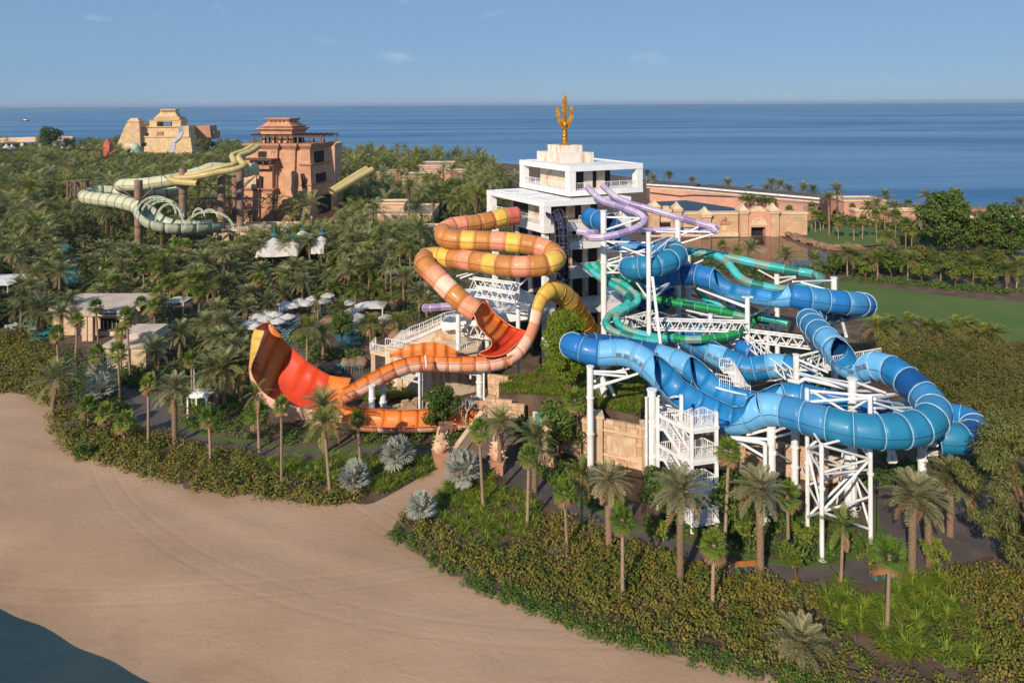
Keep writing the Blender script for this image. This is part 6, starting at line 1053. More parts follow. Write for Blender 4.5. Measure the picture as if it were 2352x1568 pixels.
isl = [(870, 880), (960, 920), (1060, 955), (1180, 985), (1290, 985), (1340, 985)]
islp = [W('z4', x, y) for x, y in isl]; islS = smooth_line([tuple(p) for p in islp], 8)
EB = empty('rock_embankment', (0, 0, 0), 'brown dry stone bank edging the lake island', 'embankment')
for i, p in enumerate(islS):
    for k in range(2):
        o = link('rock', BM[(i + k) % 5], EB, (p[0] + random.uniform(-.8, .8), p[1] + k * .9, .3 + .5 * k)); o.scale = (1.5, .9, .7); o.rotation_euler = (0, 0, i * .7)
ISL = [W('z4', x, y) for x, y in [(870, 868), (960, 905), (1060, 940), (1180, 970), (1340, 975), (1500, 960), (1500, 850), (1200, 810), (1040, 820)]]
sheet('lawn', [tuple(p) for p in ISL], .35, M['lawn'])
BW = empty('breakwater', (0, 0, 0), 'dark rock breakwater at the right shore', 'breakwater')
for i in range(26):
    p = W('z4', 2000 + i * 16 + random.uniform(-6, 6), 745 + i * .6 + random.uniform(-4, 4)); o = link('rock', BM[i % 5], BW, (p.x, p.y, .4)); o.scale = (2, 1.6, 1.2)

# ================================================================ plants
def nrm(v): return v / (np.linalg.norm(v, axis=-1, keepdims=True) + 1e-9)
def rhomb(p, d, c, l, wd):
    """leaf-shaped quads: base p, direction d, cross direction c, length l, half width wd"""
    l = np.asarray(l)[..., None]; wd = np.asarray(wd)[..., None]
    return np.stack([p, p + d * l * .45 + c * wd, p + d * l, p + d * l * .45 - c * wd], -2).reshape(-1, 4, 3)
def tomesh(name, quads, mats, mi=None, smooth=False):
    q = np.concatenate(quads) if isinstance(quads, list) else quads; n = len(q)
    return npmesh(name, q.reshape(-1, 3), np.arange(4 * n).reshape(n, 4), mats, mi, smooth)
UPV = np.array([0, 0, 1.])
def frond(r, az, e0, droop, L, nl, ll, lw, vfold=.25):
    k = 10; t = np.linspace(0, 1, k); e = e0 - droop * t ** 1.3; st = L / (k - 1)
    dirs = np.stack([np.cos(e) * math.cos(az), np.cos(e) * math.sin(az), np.sin(e)], -1); pts = np.concatenate([[np.zeros(3)], np.cumsum(dirs[:-1] * st, 0)])
    out = []; side = np.array([-math.sin(az), math.cos(az), 0.])
    tw = r.uniform(-.35, .35)
    nrmv = nrm(np.cross(dirs, side)); sd_ = nrm(side * math.cos(tw) + nrmv * math.sin(tw))
    for a in range(0, k - 1, 3):
        b = min(a + 3, k - 1); wv = sd_[a] * .05 * (1 - .7 * t[a]); out.append(np.stack([pts[a] - wv, pts[a] + wv, pts[b] + wv * .6, pts[b] - wv * .6])[None])
    tt = np.linspace(.14, .99, nl); P_ = np.stack([np.interp(tt, t, pts[:, j]) for j in range(3)], -1); T_ = nrm(np.stack([np.interp(tt, t, dirs[:, j]) for j in range(3)], -1)); S_ = nrm(np.stack([np.interp(tt, t, sd_[:, j]) for j in range(3)], -1)); N_ = np.cross(S_, T_)
    N_ = np.where(N_[:, 2:3] < 0, -N_, N_)
    ln = ll * np.sin(np.pi * (tt * .8 + .17)) ** .6
    for sg in (-1, 1):
        d = nrm(T_ * .62 + S_ * sg * .8 + N_ * vfold + r.normal(0, .09, (nl, 3))); c = nrm(np.cross(d, N_)); out.append(rhomb(P_, d, c, ln * r.uniform(.85, 1.1, nl), np.full(nl, lw)))
    return np.concatenate(out)
def date_crown(seed, nf=44, L=3.1, nl=20, ll=.62, lw=.05, e_lo=-.75, droop=.85, mats=('date', 'dry'), dry=4):
    r = np.random.default_rng(seed); Q_ = []; mi = []
    for i in range(nf):
        f = i / (nf - 1); az = i * 2.39996 + r.uniform(-.2, .2); e0 = 1.45 - (1.45 - e_lo) * f ** 1.0 + r.uniform(-.12, .12); q = frond(r, az, e0, droop * r.uniform(.7, 1.25) * (1.1 - .35 * f), L * r.uniform(.82, 1.06) * (.8 + .25 * min(1, 2 * f)), nl, ll, lw)
        Q_.append(q); mi += [1 if i >= nf - dry else 0] * len(q)
    return tomesh('crown', Q_, [M[m] for m in mats], mi)
def fan_leaf(r, org, az, el, pet, rad, ns, spread, droop, wd):
    d = np.array([math.cos(el) * math.cos(az), math.cos(el) * math.sin(az), math.sin(el)]); s = np.array([-math.sin(az), math.cos(az), 0]); n = np.cross(d, s); n = n if n[2] > 0 else -n
    d2 = nrm(d - UPV * droop * .35); c0 = org + d * pet; out = [np.stack([org - s * .03, org + s * .03, c0 + s * .02, c0 - s * .02])[None]]
    a = np.linspace(-spread, spread, ns); dd = nrm(d2 * np.cos(a)[:, None] + s * np.sin(a)[:, None] + n * (.18 * np.cos(a * 1.5))[:, None] + r.normal(0, .05, (ns, 3))); cc = nrm(np.cross(dd, n)); base = np.repeat(c0[None], ns, 0)
    ln = rad * (.72 + .28 * np.cos(a * .8)) * r.uniform(.9, 1.05, ns)
    mid = base + dd * (ln * .62)[:, None]; out.append(np.stack([base, mid + cc * wd, mid + cc * 0 + dd * .001, mid - cc * wd], 1))
    tipd = nrm(dd - UPV * droop); out.append(np.stack([mid + cc * wd, mid + tipd * (ln * .42)[:, None], mid + tipd * (ln * .42)[:, None], mid - cc * wd], 1))
    return np.concatenate(out)
def fan_crown(seed, nf=34, pet=.75, rad=.85, ns=15, e_lo=-.9, mats=('fan', 'dry'), dry=8, droop=.5, wd=.075, e_hi=1.45, spread=1.9):
    r = np.random.default_rng(seed); Q_ = []; mi = []
    for i in range(nf):
        f = i / (nf - 1); q = fan_leaf(r, np.array([0, 0, -.35 * f]), i * 2.39996 + r.uniform(-.25, .25), e_hi - (e_hi - e_lo) * f + r.uniform(-.12, .12), pet * r.uniform(.8, 1.2), rad * r.uniform(.85, 1.1), ns, spread, droop * (.5 + f), wd); Q_.append(q); mi += [1 if i >= nf - dry else 0] * len(q)
    for i in range(dry * 2):
        q = fan_leaf(r, np.array([0, 0, -.5]), i * 2.1, -1.25 + r.uniform(-.1, .15), .35, .5, 7, 1.0, .8, .06); Q_.append(q); mi += [1] * len(q)
    return tomesh('crown', Q_, [M[m] for m in mats], mi)
CROWN = {'date': [date_crown(s, 36 + 4 * (s % 4), 2.9 + .12 * (s % 4), 20, .62, .05, -.45 - .15 * (s % 4), .65 + .12 * (s % 5)) for s in range(7)], 'dategr': [date_crown(10 + s, 42, 3.2, 22, .7, .055, -.55, .8, ('dategr', 'dry'), 3) for s in range(3)], 'fan': [fan_crown(20 + s) for s in range(4)],
         'coco': [date_crown(30 + s, 26, 3.8, 20, .95, .06, -.5, 1.25, ('coco', 'dry'), 2) for s in range(3)], 'silver': [fan_crown(40 + s, 26, .95, 1.15, 20, -.25, ('silver', 'dry'), 0, .12, .09, 1.4, 2.1) for s in range(3)],
         'thin': [date_crown(50 + s, 16, 2.2, 16, .5, .05, -.9, 1.0, ('coco', 'dry'), 4) for s in range(2)]}
def trunk_mesh(kind):
    mb = MB(); 
    if kind == 'date':
        prof = []; n = 26
        for i in range(n + 1):
            z = i / n; prof += [(.98 + .14 * (i % 2) + (.35 * max(0, z - .82) / .18 if z < .985 else .1), z)]
        prof = [(1.25, 0)] + prof
        mb.lathe(prof, n=9)
    else: mb.lathe([(1.5, 0), (1.15, .05), (1.0, .2), (.92, .5), (.85, .8), (.85, .97), (1.0, .985), (.6, 1.0)], n=9)
    me = bpy.data.meshes.new('trunk'); me.from_pydata(mb.v, [], mb.f); me.materials.append(M['trunk' if kind == 'date' else 'trunkg']); me.polygons.foreach_set('use_smooth', mb.s); return me
TRM = {'date': trunk_mesh('date'), 'fan': trunk_mesh('fan')}
def boss_mesh():   # old leaf bases under the crown
    r = np.random.default_rng(3); n = 70; a = r.uniform(0, 6.28, n); z = r.uniform(-.9, .05, n); p = np.stack([np.cos(a) * .26, np.sin(a) * .26, z], -1); d = nrm(np.stack([np.cos(a), np.sin(a), r.uniform(-.2, .9, n)], -1)); c = nrm(np.cross(d, UPV)); return tomesh('leaf_bases', rhomb(p, d, c, r.uniform(.25, .5, n), np.full(n, .09)), [M['dry']])
BOSS = boss_mesh()
_pk = [0]
def palm(kind, bx, by, h, cs=1.0, label='', group=None, tr=None, bz=0.0, parts=True):
    _pk[0] += 1; i = _pk[0]; rr = random.Random(i * 31 + 5)
    nm = {'date': 'date_palm', 'dategr': 'date_palm', 'fan': 'fan_palm', 'coco': 'coconut_palm', 'silver': 'silver_palm', 'thin': 'fan_palm'}[kind]
    e = empty(nm, (bx, by, bz), label, 'palm tree', group, rr.uniform(0, 6.28)); ln_ = .07 if kind in ('fan', 'coco', 'thin') else .035; e.rotation_euler = (rr.uniform(-ln_, ln_), rr.uniform(-ln_, ln_), e.rotation_euler.z)
    dk = kind in ('date', 'dategr', 'coco', 'silver'); r = tr or {'date': .27, 'dategr': .30, 'fan': .16, 'coco': .17, 'silver': .2, 'thin': .14}[kind]
    t = link('trunk', TRM['date' if kind in ('date', 'dategr') else 'fan'], e); t.scale = (r, r, h)
    c = link('crown', CROWN[kind][i % len(CROWN[kind])], e, (0, 0, h)); s = cs * {'dategr': .68, 'date': .85, 'fan': .8, 'silver': .8, 'coco': .85, 'thin': .9}[kind] * rr.uniform(.94, 1.06); c.scale = (s, s, s * rr.uniform(.95, 1.08))
    if kind in ('date', 'dategr') and parts: b = link('leaf_bases', BOSS, e, (0, 0, h)); b.scale = (r / .27, r / .27, 1)
    return e
def pp(kind, z, xc, yc, xb, yb, cs, label, group='palms of the foreground gardens', tr=None, bz=0.0):
    b = W(z, xb, yb, None, bz); v = VIEW[z][2]; h = max(.3, (yb - yc) * v * b.y / F); return palm(kind, b.x, b.y, h, cs, label, group, tr, bz)
for a in [
 ('date', 'd', 115, 870, 121, 962, 1.15, 'large date palm standing at the sand edge on the far left'), ('date', 'z5', 160, 600, 192, 935, 1.0, 'date palm left of the snack bar terrace, nearest the left edge'), ('date', 'z5', 350, 660, 385, 905, 1.0, 'date palm on the snack bar terrace beside the tables'),
 ('date', 'z5', 615, 650, 625, 930, 1.2, 'full date palm hiding the left end of the snack bar'), ('date', 'z5', 560, 760, 570, 1000, 1.0, 'lower date palm left of the snack bar piers'), ('fan', 'z5', 890, 680, 905, 1045, 1.2, 'fan palm directly in front of the snack bar sign'), ('fan', 'z5', 660, 820, 692, 1215, 1.2, 'tall fan palm in front of the left pier of the snack bar'),
 ('fan', 'z5', 530, 930, 546, 1325, 1.1, 'leaning fan palm above the sea grape on the left'), ('fan', 'z5', 1160, 780, 1196, 1345, 1.2, 'tall fan palm between snack bar and service block'), ('fan', 'z5', 1265, 650, 1290, 930, 1.1, 'fan palm right of the snack bar canopy'), ('fan', 'z5', 1345, 340, 1335, 640, 1.2, 'high fan palm behind the right end of the snack bar'), ('fan', 'z5', 1480, 370, 1456, 640, 1.2, 'high fan palm just right of another behind the snack bar'),
 ('fan', 'z5', 1430, 680, 1420, 1000, 1.2, 'fan palm with yellow skirt right of the snack bar'), ('fan', 'z5', 1445, 560, 1446, 960, 1.0, 'slender fan palm rising over the yellow skirted one'), ('fan', 'z5', 1540, 480, 1542, 695, 1.1, 'fan palm beside the small white cabana'), ('fan', 'z5', 1080, 925, 1110, 1310, 1.1, 'fan palm over the roof of the service block'), ('fan', 'z5', 1060, 1090, 1102, 1570, 1.15, 'very tall fan palm in front of the service block'),
 ('fan', 'z5', 835, 1130, 872, 1510, 1.2, 'fan palm left of the silver palms'), ('date', 'z5', 1410, 1090, 1422, 1430, 1.15, 'date palm right of the service block beside the dark walk'), ('date', 'z5', 1650, 930, 1652, 1180, 1.1, 'date palm at the bend of the dark walk below the umbrellas'), ('fan', 'z5', 1740, 1180, 1770, 1600, 1.1, 'fan palm with hanging dry skirt beside the white kiosk'),
 ('date', 'z5', 2030, 1250, 2060, 1640, 1.25, 'tallest date palm of the clump left of the red wall'), ('date', 'z5', 1930, 1270, 1935, 1640, 1.1, 'left date palm of the clump by the white kiosk'), ('date', 'z5', 2130, 1200, 2180, 1590, 1.1, 'right date palm of the clump touching the yellow wall edge'), ('date', 'z5', 2180, 1230, 2215, 1600, 1.0, 'rear date palm behind the clump by the red wall'), ('date', 'z5', 1990, 1320, 1990, 1660, 1.0, 'shortest date palm of the clump by the white kiosk'),
 ('fan', 'y1', 985, 190, 1022, 625, 1.0, 'slim bright fan palm left of the dark walk'), ('dategr', 'y1', 1185, 230, 1206, 605, 1.1, 'grey date palm where the dark walk bends'), ('fan', 'y1', 1420, 430, 1452, 765, 1.05, 'fan palm in the middle of the left sea grape bank'), ('fan', 'y1', 580, 340, 612, 480, 1.15, 'leftmost of three squat fan palms above the beach'), ('fan', 'y1', 690, 390, 728, 530, 1.15, 'middle of three squat fan palms above the beach'), ('fan', 'y1', 850, 450, 858, 605, 1.2, 'rightmost of three squat fan palms above the beach'), ('fan', 'y1', 560, 670, 565, 705, .9, 'stemless fan palm at the very edge of the sand'),
 ('thin', 'y1', 1800, 255, 1790, 695, 1.0, 'sparse tall palm in front of the pink wall edge'), ('fan', 'y1', 1780, 390, 1785, 640, 1.3, 'wide yellow green fan palm behind the sparse tall palm'), ('fan', 'y1', 1945, 330, 1941, 885, .9, 'tallest slim fan palm before the red wall'), ('date', 'y2', 590, 400, 596, 765, 1.1, 'date palm over the start of the orange outlet trough'), ('coco', 'y2', 620, 530, 642, 1115, .75, 'tall thin palm with drooping crown in front of the outlet trough'), ('fan', 'y2', 875, 490, 880, 865, .85, 'slim fan palm against the orange outlet trough'),
 ('silver', 'y2', 1160, 770, 1170, 905, 1.25, 'upper silver palm beside the sandy lane'), ('silver', 'y2', 820, 960, 822, 1065, 1.2, 'left silver palm above the beach'), ('silver', 'y2', 1680, 900, 1682, 1050, 1.35, 'big silver palm at the top of the sandy lane'), ('silver', 'y2', 1350, 1190, 1356, 1315, 1.0, 'lowest silver palm where the lane meets the beach'), ('silver', 'z5', 930, 1280, 930, 1500, 1.4, 'upper silver palm behind the tall fan palms on the left'), ('silver', 'z5', 900, 1440, 920, 1590, 1.3, 'lower silver palm behind the tall fan palms on the left'),
 ('fan', 'y2', 1840, 570, 1846, 1205, 1.0, 'slim fan palm right of the big silver palm'), ('date', 'y2', 1990, 540, 1972, 935, 1.0, 'dusty date palm at the garden steps'), ('date', 'y2', 2240, 660, 2250, 1085, 1.0, 'date palm right of the garden steps'), ('fan', 'y2', 2180, 800, 2192, 1345, .95, 'slim fan palm in the lime grass right of the lane'), ('fan', 'y3', 745, 720, 748, 1300, 1.35, 'tall fan palm in front of the rough stone wall'),
 ('dategr', 'd', 1400, 1102, 1399, 1267, 1.05, 'grey date palm left of the stair tower water channel'), ('fan', 'd', 1300, 1128, 1303, 1268, .95, 'fan palm in the sea grape below the stone wall'), ('fan', 'd', 1430, 1192, 1430, 1372, .95, 'short crowned fan palm in the middle of the sea grape'), ('thin', 'd', 1337, 1085, 1337, 1212, 1.1, 'ragged palm by the dark walk below the stone wall'), ('dategr', 'd', 1555, 1125, 1562, 1343, 1.15, 'big grey date palm in front of the stair tower'), ('fan', 'd', 1664, 1032, 1665, 1248, 1.15, 'tall fan palm right of the stair tower'),
 ('dategr', 'd', 1737, 1125, 1747, 1328, 1.2, 'big grey date palm in front of the bright tube column'), ('fan', 'd', 1814, 1132, 1811, 1277, 1.05, 'fan palm right of the second big grey date palm'), ('thin', 'd', 1925, 1202, 1931, 1352, 1.1, 'scruffy date palm before the braced frame'), ('fan', 'd', 1636, 1252, 1636, 1402, 1.0, 'fan palm in the sea grape below the stair tower'), ('dategr', 'd', 2093, 1140, 2094, 1328, 1.15, 'big grey date palm right of the braced frame'), ('dategr', 'd', 2136, 1150, 2135, 1302, 1.0, 'date palm just behind the big grey one right of the frame'), ('dategr', 'd', 2185, 1100, 2182, 1230, 1.1, 'rear date palm on the dark plaza'), ('date', 'd', 2230, 1120, 2228, 1195, .9, 'shaded date palm next to the weeping tree'), ('fan', 'd', 2037, 1265, 2037, 1458, 1.15, 'bright fan palm in the strap grass on the right'), ('dategr', 'd', 1840, 1478, 1840, 1505, 1.15, 'stemless grey date palm in the lower right bed'),
 ('fan', 'z8', 1770, 980, 1775, 1250, .8, 'small fan palm behind the slanting truss'), ('coco', 'z6', 840, 900, 860, 1240, 1.0, 'coconut palm beside the loungers behind the red wall'), ('date', 'z6', 1030, 960, 1010, 1180, 1.1, 'grey date palm behind the red wall'), ('date', 'z6', 290, 710, 300, 900, 1.05, 'date palm among the left umbrellas'), ('date', 'z6', 490, 640, 495, 840, 1.05, 'date palm between the front umbrellas'), ('date', 'z6', 820, 470, 820, 700, 1.1, 'tall date palm behind the umbrella terrace'), ('coco', 'z6', 960, 640, 960, 820, .8, 'small coconut palm on the lounger terrace'), ('coco', 'z6', 1100, 520, 1100, 660, .9, 'coconut palm at the back of the umbrella terrace'), ('coco', 'z6', 1180, 720, 1185, 920, 1.0, 'coconut palm between umbrellas and pool'), ('coco', 'z6', 1320, 540, 1300, 690, 1.0, 'coconut palm behind the right umbrellas'), ('coco', 'z6', 1530, 520, 1525, 640, 1.0, 'coconut palm left of the pool boulders'), ('coco', 'z6', 1580, 660, 1580, 780, .9, 'coconut palm beside the square cabana'), ('coco', 'z6', 1750, 540, 1745, 690, 1.0, 'coconut palm among the pool boulders'), ('coco', 'z6', 1440, 850, 1440, 1000, .9, 'coconut palm over the shaded pool'), ('coco', 'z6', 1690, 840, 1690, 1010, 1.0, 'coconut palm left of the stone staircase'), ('date', 'z6', 1900, 560, 1890, 800, 1.1, 'date palm left of the sloping orange tube'), ('date', 'z6', 1960, 640, 1960, 830, 1.0, 'lower date palm behind the lilac tube end'), ('date', 'z2', 1795, 900, 1800, 1330, 1.5, 'tall single date palm above the low pavilion'), ('date', 'z2', 2010, 1040, 2020, 1300, 1.1, 'date palm left of the upper orange coil')]:
    pp(*a)
# ---- palms and trees on the right
def ordinal(i): return ['first', 'second', 'third', 'fourth', 'fifth', 'sixth', 'seventh', 'eighth', 'ninth', 'tenth', 'eleventh', 'twelfth', 'thirteenth', 'fourteenth', 'fifteenth', 'sixteenth', 'seventeenth', 'eighteenth', 'nineteenth', 'twentieth'][i]
def row(kind, z, spots, cs, phrase, group):
    for i, (xc, yc, xb, yb) in enumerate(sorted(spots)): pp(kind, z, xc, yc, xb, yb, cs, f'{ordinal(i)} from the left of the {phrase}', group)
row('coco', 'z4', [(1260, 1010, 1270, 1165), (1450, 1045, 1455, 1168), (1640, 1045, 1640, 1170), (1840, 1075, 1840, 1192), (2040, 1085, 2040, 1203), (2240, 1110, 2245, 1225), (2300, 1085, 2305, 1218), (1080, 1050, 1082, 1120), (1510, 905, 1520, 1025), (1300, 1030, 1302, 1140)], 1.15, 'coconut palms along the far edge of the lawn', 'palms along the lawn')
row('date', 'z4', [(40, 520, 40, 600), (80, 550, 80, 605), (180, 532, 182, 605), (320, 562, 322, 620), (540, 580, 540, 645), (665, 618, 665, 660), (800, 578, 802, 660), (775, 612, 776, 665), (860, 588, 858, 670), (915, 618, 912, 672), (1000, 612, 1000, 690), (1060, 622, 1060, 690), (1760, 655, 1755, 730), (1500, 650, 1500, 720)], 1.5, 'date palms on the shore behind the causeway', 'shore palms')
row('date', 'z4', [(1150, 668, 1160, 905), (1210, 620, 1210, 880), (1390, 722, 1395, 830), (1450, 705, 1452, 830), (1555, 720, 1556, 850), (1700, 745, 1700, 880), (1830, 712, 1830, 850), (1940, 655, 1940, 790), (1720, 800, 1722, 900), (690, 975, 680, 1060), (890, 1020, 890, 1080), (2330, 700, 2330, 780)], 1.35, 'tall date palms beside the lake', 'lakeside palms')
row('fan', 'z4', [(1035, 722, 1052, 868), (1072, 768, 1076, 882), (1100, 775, 1106, 872), (1122, 795, 1122, 865), (1190, 770, 1202, 865), (1210, 805, 1216, 925), (1300, 725, 1302, 800), (1300, 812, 1312, 935), (1352, 800, 1362, 925), (915, 740, 918, 865), (1440, 765, 1450, 945), (1490, 745, 1500, 905), (1555, 768, 1562, 935), (1622, 822, 1626, 995), (1662, 865, 1662, 995), (1640, 700, 1640, 800), (2160, 735, 2165, 810), (2268, 755, 2270, 820), (500, 955, 502, 1010), (590, 990, 592, 1030)], 1.4, 'slim fan palms around the lake island', 'lakeside fan palms')
row('coco', 'y4', [(1280, 460, 1280, 560), (1380, 430, 1385, 540), (1560, 430, 1560, 540), (1720, 470, 1720, 570), (1820, 490, 1820, 590), (2000, 470, 2000, 570), (2110, 450, 2110, 560), (2210, 540, 2210, 620), (2330, 520, 2330, 630)], 1.0, 'dark palms between the lawn and the shrub bank', 'dark palms by the shrub bank')
# broadleaf trees
def leaf_cloud(r, centers, radii, n, size, wd, down=0.0, flat=.0, shell=.55):
    k = len(centers); w_ = np.array(radii) ** 2; idx = r.choice(k, n, p=w_ / w_.sum()); d = nrm(r.normal(size=(n, 3))); rad = np.array(radii)[idx] * (shell + (1 - shell) * r.random(n) ** .5)
    p = np.array(centers)[idx] + d * rad[:, None] * np.array([1, 1, .8]); nm_ = nrm(d + UPV * .35 + r.normal(0, .45, (n, 3))); a = r.normal(0, .7, (n, 3)) - UPV * down + UPV * flat + d * .3; a = nrm(a - nm_ * (a * nm_).sum(1, keepdims=True) * .75); c = nrm(np.cross(a, nm_)); return rhomb(p, a, c, size * r.uniform(.7, 1.3, n), np.full(n, wd) * r.uniform(.8, 1.2, n))
def tree_mesh(seed, rx, ry, h0, h1, ncl, nleaf, size, wd, m, down=0, clr=.32, flat=0.0):
    r = np.random.default_rng(seed); cs_ = []; rs_ = []
    hz = (h1 - h0) / 2; cz = (h0 + h1) / 2
    for i in range(ncl):
        d = nrm(r.normal(size=3)); q = r.random() ** .4; cs_.append((d[0] * rx * q * .8, d[1] * ry * q * .8, cz + d[2] * hz * q * .8)); rs_.append(min(rx, hz) * clr * r.uniform(.7, 1.3))
    q = leaf_cloud(r, cs_, rs_, nleaf, size, wd, down, flat); crown = tomesh('crown', q, [M[m]])
    mb = MB(); mb.cyl((0, 0, 0), (0, 0, h0 + .6), .045 * h1 * .6, .03 * h1 * .6, 8)
    for c in cs_[:max(4, ncl // 2)]: mb.cyl((0, 0, h0 * .75), c, .018 * h1 * .6, .006 * h1, 5)
    t = bpy.data.meshes.new('trunk'); t.from_pydata(mb.v, [], mb.f); t.materials.append(M['bark']); return crown, t
TREES = {'broad': [tree_mesh(60 + i, 3.2, 3.2, 1.5, 7, 26, 2600, .42, .15, 'broad') for i in range(2)], 'round': [tree_mesh(70 + i, 1.7, 1.7, .9, 3.4, 14, 1500, .26, .1, 'frangi') for i in range(2)], 'ficus': [tree_mesh(80 + i, 4, 4, 1.0, 11, 44, 5200, .42, .17, 'broad', clr=.27) for i in range(2)],
         'frangi': [tree_mesh(90 + i, 1.35, 1.35, .9, 2.5, 13, 420, .36, .075, 'frangi', clr=.3, flat=.3) for i in range(3)], 'olive': [tree_mesh(95 + i, 2.6, 2.6, 1.0, 5, 22, 2200, .36, .13, 'olive') for i in range(2)]}
def tree(kind, x, y, s, label, group, bz=0.0, name='broadleaf_tree', sz=None):
    _pk[0] += 1; e = empty(name, (x, y, bz), label, 'tree' if name != 'frangipani' else 'small tree', group, _pk[0] * 1.7); c, t = TREES[kind][_pk[0] % len(TREES[kind])]
    for nm, me in (('trunk', t), ('crown', c)): o = link(nm, me, e); o.scale = (s, s, sz or s)
    return e
for z, x, y, k, s, lb in (('z4', 1890, 1030, 'ficus', 1.75, 'large dense dark tree behind the lawn'), ('z4', 2240, 1060, 'ficus', 1.5, 'second large dark tree behind the lawn, further right'), ('z4', 2090, 1045, 'ficus', 1.2, 'dark tree between the two large ones behind the lawn'), ('z4', 1380, 1175, 'round', 1.3, 'small clipped round tree at the left end of the lawn hedge'), ('z4', 1190, 1150, 'broad', .8, 'dark bushy tree left of the lawn palms'), ('z4', 1540, 1165, 'broad', 1.0, 'wide dark bushy tree behind the lawn edge'), ('z4', 1725, 1190, 'round', 1.6, 'bright round tree between lawn palms'), ('z4', 1930, 1222, 'round', 1.8, 'yellow green round tree on the right of the lawn'), ('z4', 2130, 1228, 'round', 1.6, 'olive round tree near the right edge of the lawn'), ('z4', 2050, 1130, 'olive', 1.2, 'yellowish tree below the dark trees'), ('z4', 2180, 1140, 'olive', 1.3, 'brownish tree below the dark trees at the right'), ('z4', 1700, 1100, 'olive', 1.2, 'yellowish tree behind the bright round tree'), ('z4', 1450, 1090, 'olive', 1.1, 'yellowish tree at the lake shore'), ('z2', 1270, 1200, 'ficus', .85, 'dark broadleaf tree right of the sandstone tower'), ('z2', 2200, 1050, 'broad', 1.5, 'dark broadleaf tree left of the white tower'), ('z1', 1530, 560, 'broad', 3.0, 'bushy tree in front of the distant pyramid'), ('z1', 450, 560, 'broad', 3.2, 'dark bushy tree in front of the viaduct'), ('z1', 1900, 620, 'olive', 3.2, 'brownish tree left of the sandstone tower'), ('z1', 250, 800, 'olive', 2.2, 'dry looking tree in the left palm grove'), ('z5', 380, 600, 'broad', .9, 'round green tree behind the snack bar terrace'), ('z6', 1370, 470, 'broad', .8, 'dense green tree behind the umbrella terrace'), ('z6', 1180, 1020, 'broad', .7, 'dark shrub tree beside the shaded pool')):
    p = W(z, x, y); tree(k, p.x, p.y, s, lb, 'broadleaf trees')
for x, y, s, lb in ((1508, 1262, 1.1, 'below the stair tower at the left'), (1632, 1300, .9, 'behind the fan palm below the stair tower'), (1828, 1325, 1.15, 'on the dark walk below the braced frame'), (1998, 1322, 1.0, 'beside the bench on the dark walk'), (2146, 1312, 1.15, 'at the corner of the dark plaza'), (1722, 1262, 1.2, 'behind the bright tube column'), (1845, 1262, 1.1, 'inside the bed under the braced frame'), (1300, 1130, 1.2, 'beside the water channel under the stone wall'), (1420, 1185, .8, 'beside the grey date palm on the walk'), (885, 905, .9, 'behind the red wall boulders')):
    p = P(x, y); tree('frangi', p.x, p.y, s, 'open branched frangipani ' + lb, 'frangipani trees', name='frangipani')
for z, x, y, s, k, lb in (('y2', 1500, 620, 1.0, 'ficus', 'leafy young tree in front of the orange outlet trough'), ('y3', 570, 1270, .95, 'broad', 'round dark shrub tree left of the rough stone wall'), ('y3', 250, 1230, .6, 'broad', 'smaller dark shrub beside the garden steps'), ('y5', 200, 1200, .75, 'broad', 'drooping green tree behind the big grey date palm'), ('y5', 930, 1330, .8, 'broad', 'dark bushy tree right of the stair tower')):
    p = W(z, x, y); tree(k, p.x, p.y, s * (.62 if k == 'ficus' else 1), lb, 'shrub trees')
# topiary beside the yellow arch
def own_tree(name, label, base, cs_, rs_, n, size, wd, m, tr, down=0, shell=.55, limbs=3):
    r = np.random.default_rng(len(label)); e = empty(name, base, label, 'tree'); link('crown', tomesh('crown', leaf_cloud(r, cs_, rs_, n, size, wd, down, 0, shell), [M[m]]), e)
    mb = MB()
    for i in range(limbs):
        o = Vector((random.uniform(-.3, .3), random.uniform(-.3, .3), 0)); tp = Vector(cs_[(i * 7) % len(cs_)]); mb.cyl(o * .4, tp * .5 + o, tr, tr * .6, 8); mb.cyl(tp * .5 + o, tp, tr * .6, tr * .2, 7)
    mb.build('trunk', M['bark'], e); return e
tb = P(1308, 890, 82, 0); tb = Vector((tb.x, 82, 4.6)); cs_ = []; rs_ = []
tz = lambda v: P(1290, v, 82).z - 4.6
r_ = np.random.default_rng(5)
for i in range(46):
    f = i / 45; z = tz(855) + (tz(722) - tz(855)) * f; wq = math.sin(math.pi * (.12 + .80 * f)) ** .6 * 2.45; a = r_.uniform(0, 6.28); q = wq * r_.random() ** .5; cs_.append((q * math.cos(a) - .6 + .3 * f, q * math.sin(a), z)); rs_.append(.9)
own_tree('clipped_tree', 'tall clipped yellow green tree between the yellow arch and the blue tube', tb, cs_, rs_, 22000, .2, .08, 'topiary', .3, 0, .8, 4)
# weeping tree at the right edge
wb = P(2428, 1400); cs_ = []; rs_ = []
for i in range(95):
    f = r_.random(); z = 2.5 + 11.3 * f; wq = 5.2 * math.sin(math.pi * (.10 + .80 * f)) ** .9; a = r_.uniform(0, 6.28); q = wq * r_.random() ** .45; cs_.append((q * math.cos(a) + .4, q * math.sin(a) + 3, z)); rs_.append(r_.uniform(.6, 1.25))
own_tree('weeping_tree', 'big olive green weeping tree filling the right edge', Vector((wb.x, wb.y, 0)), cs_, rs_, 30000, .38, .05, 'weep', .35, .9, .35, 6)
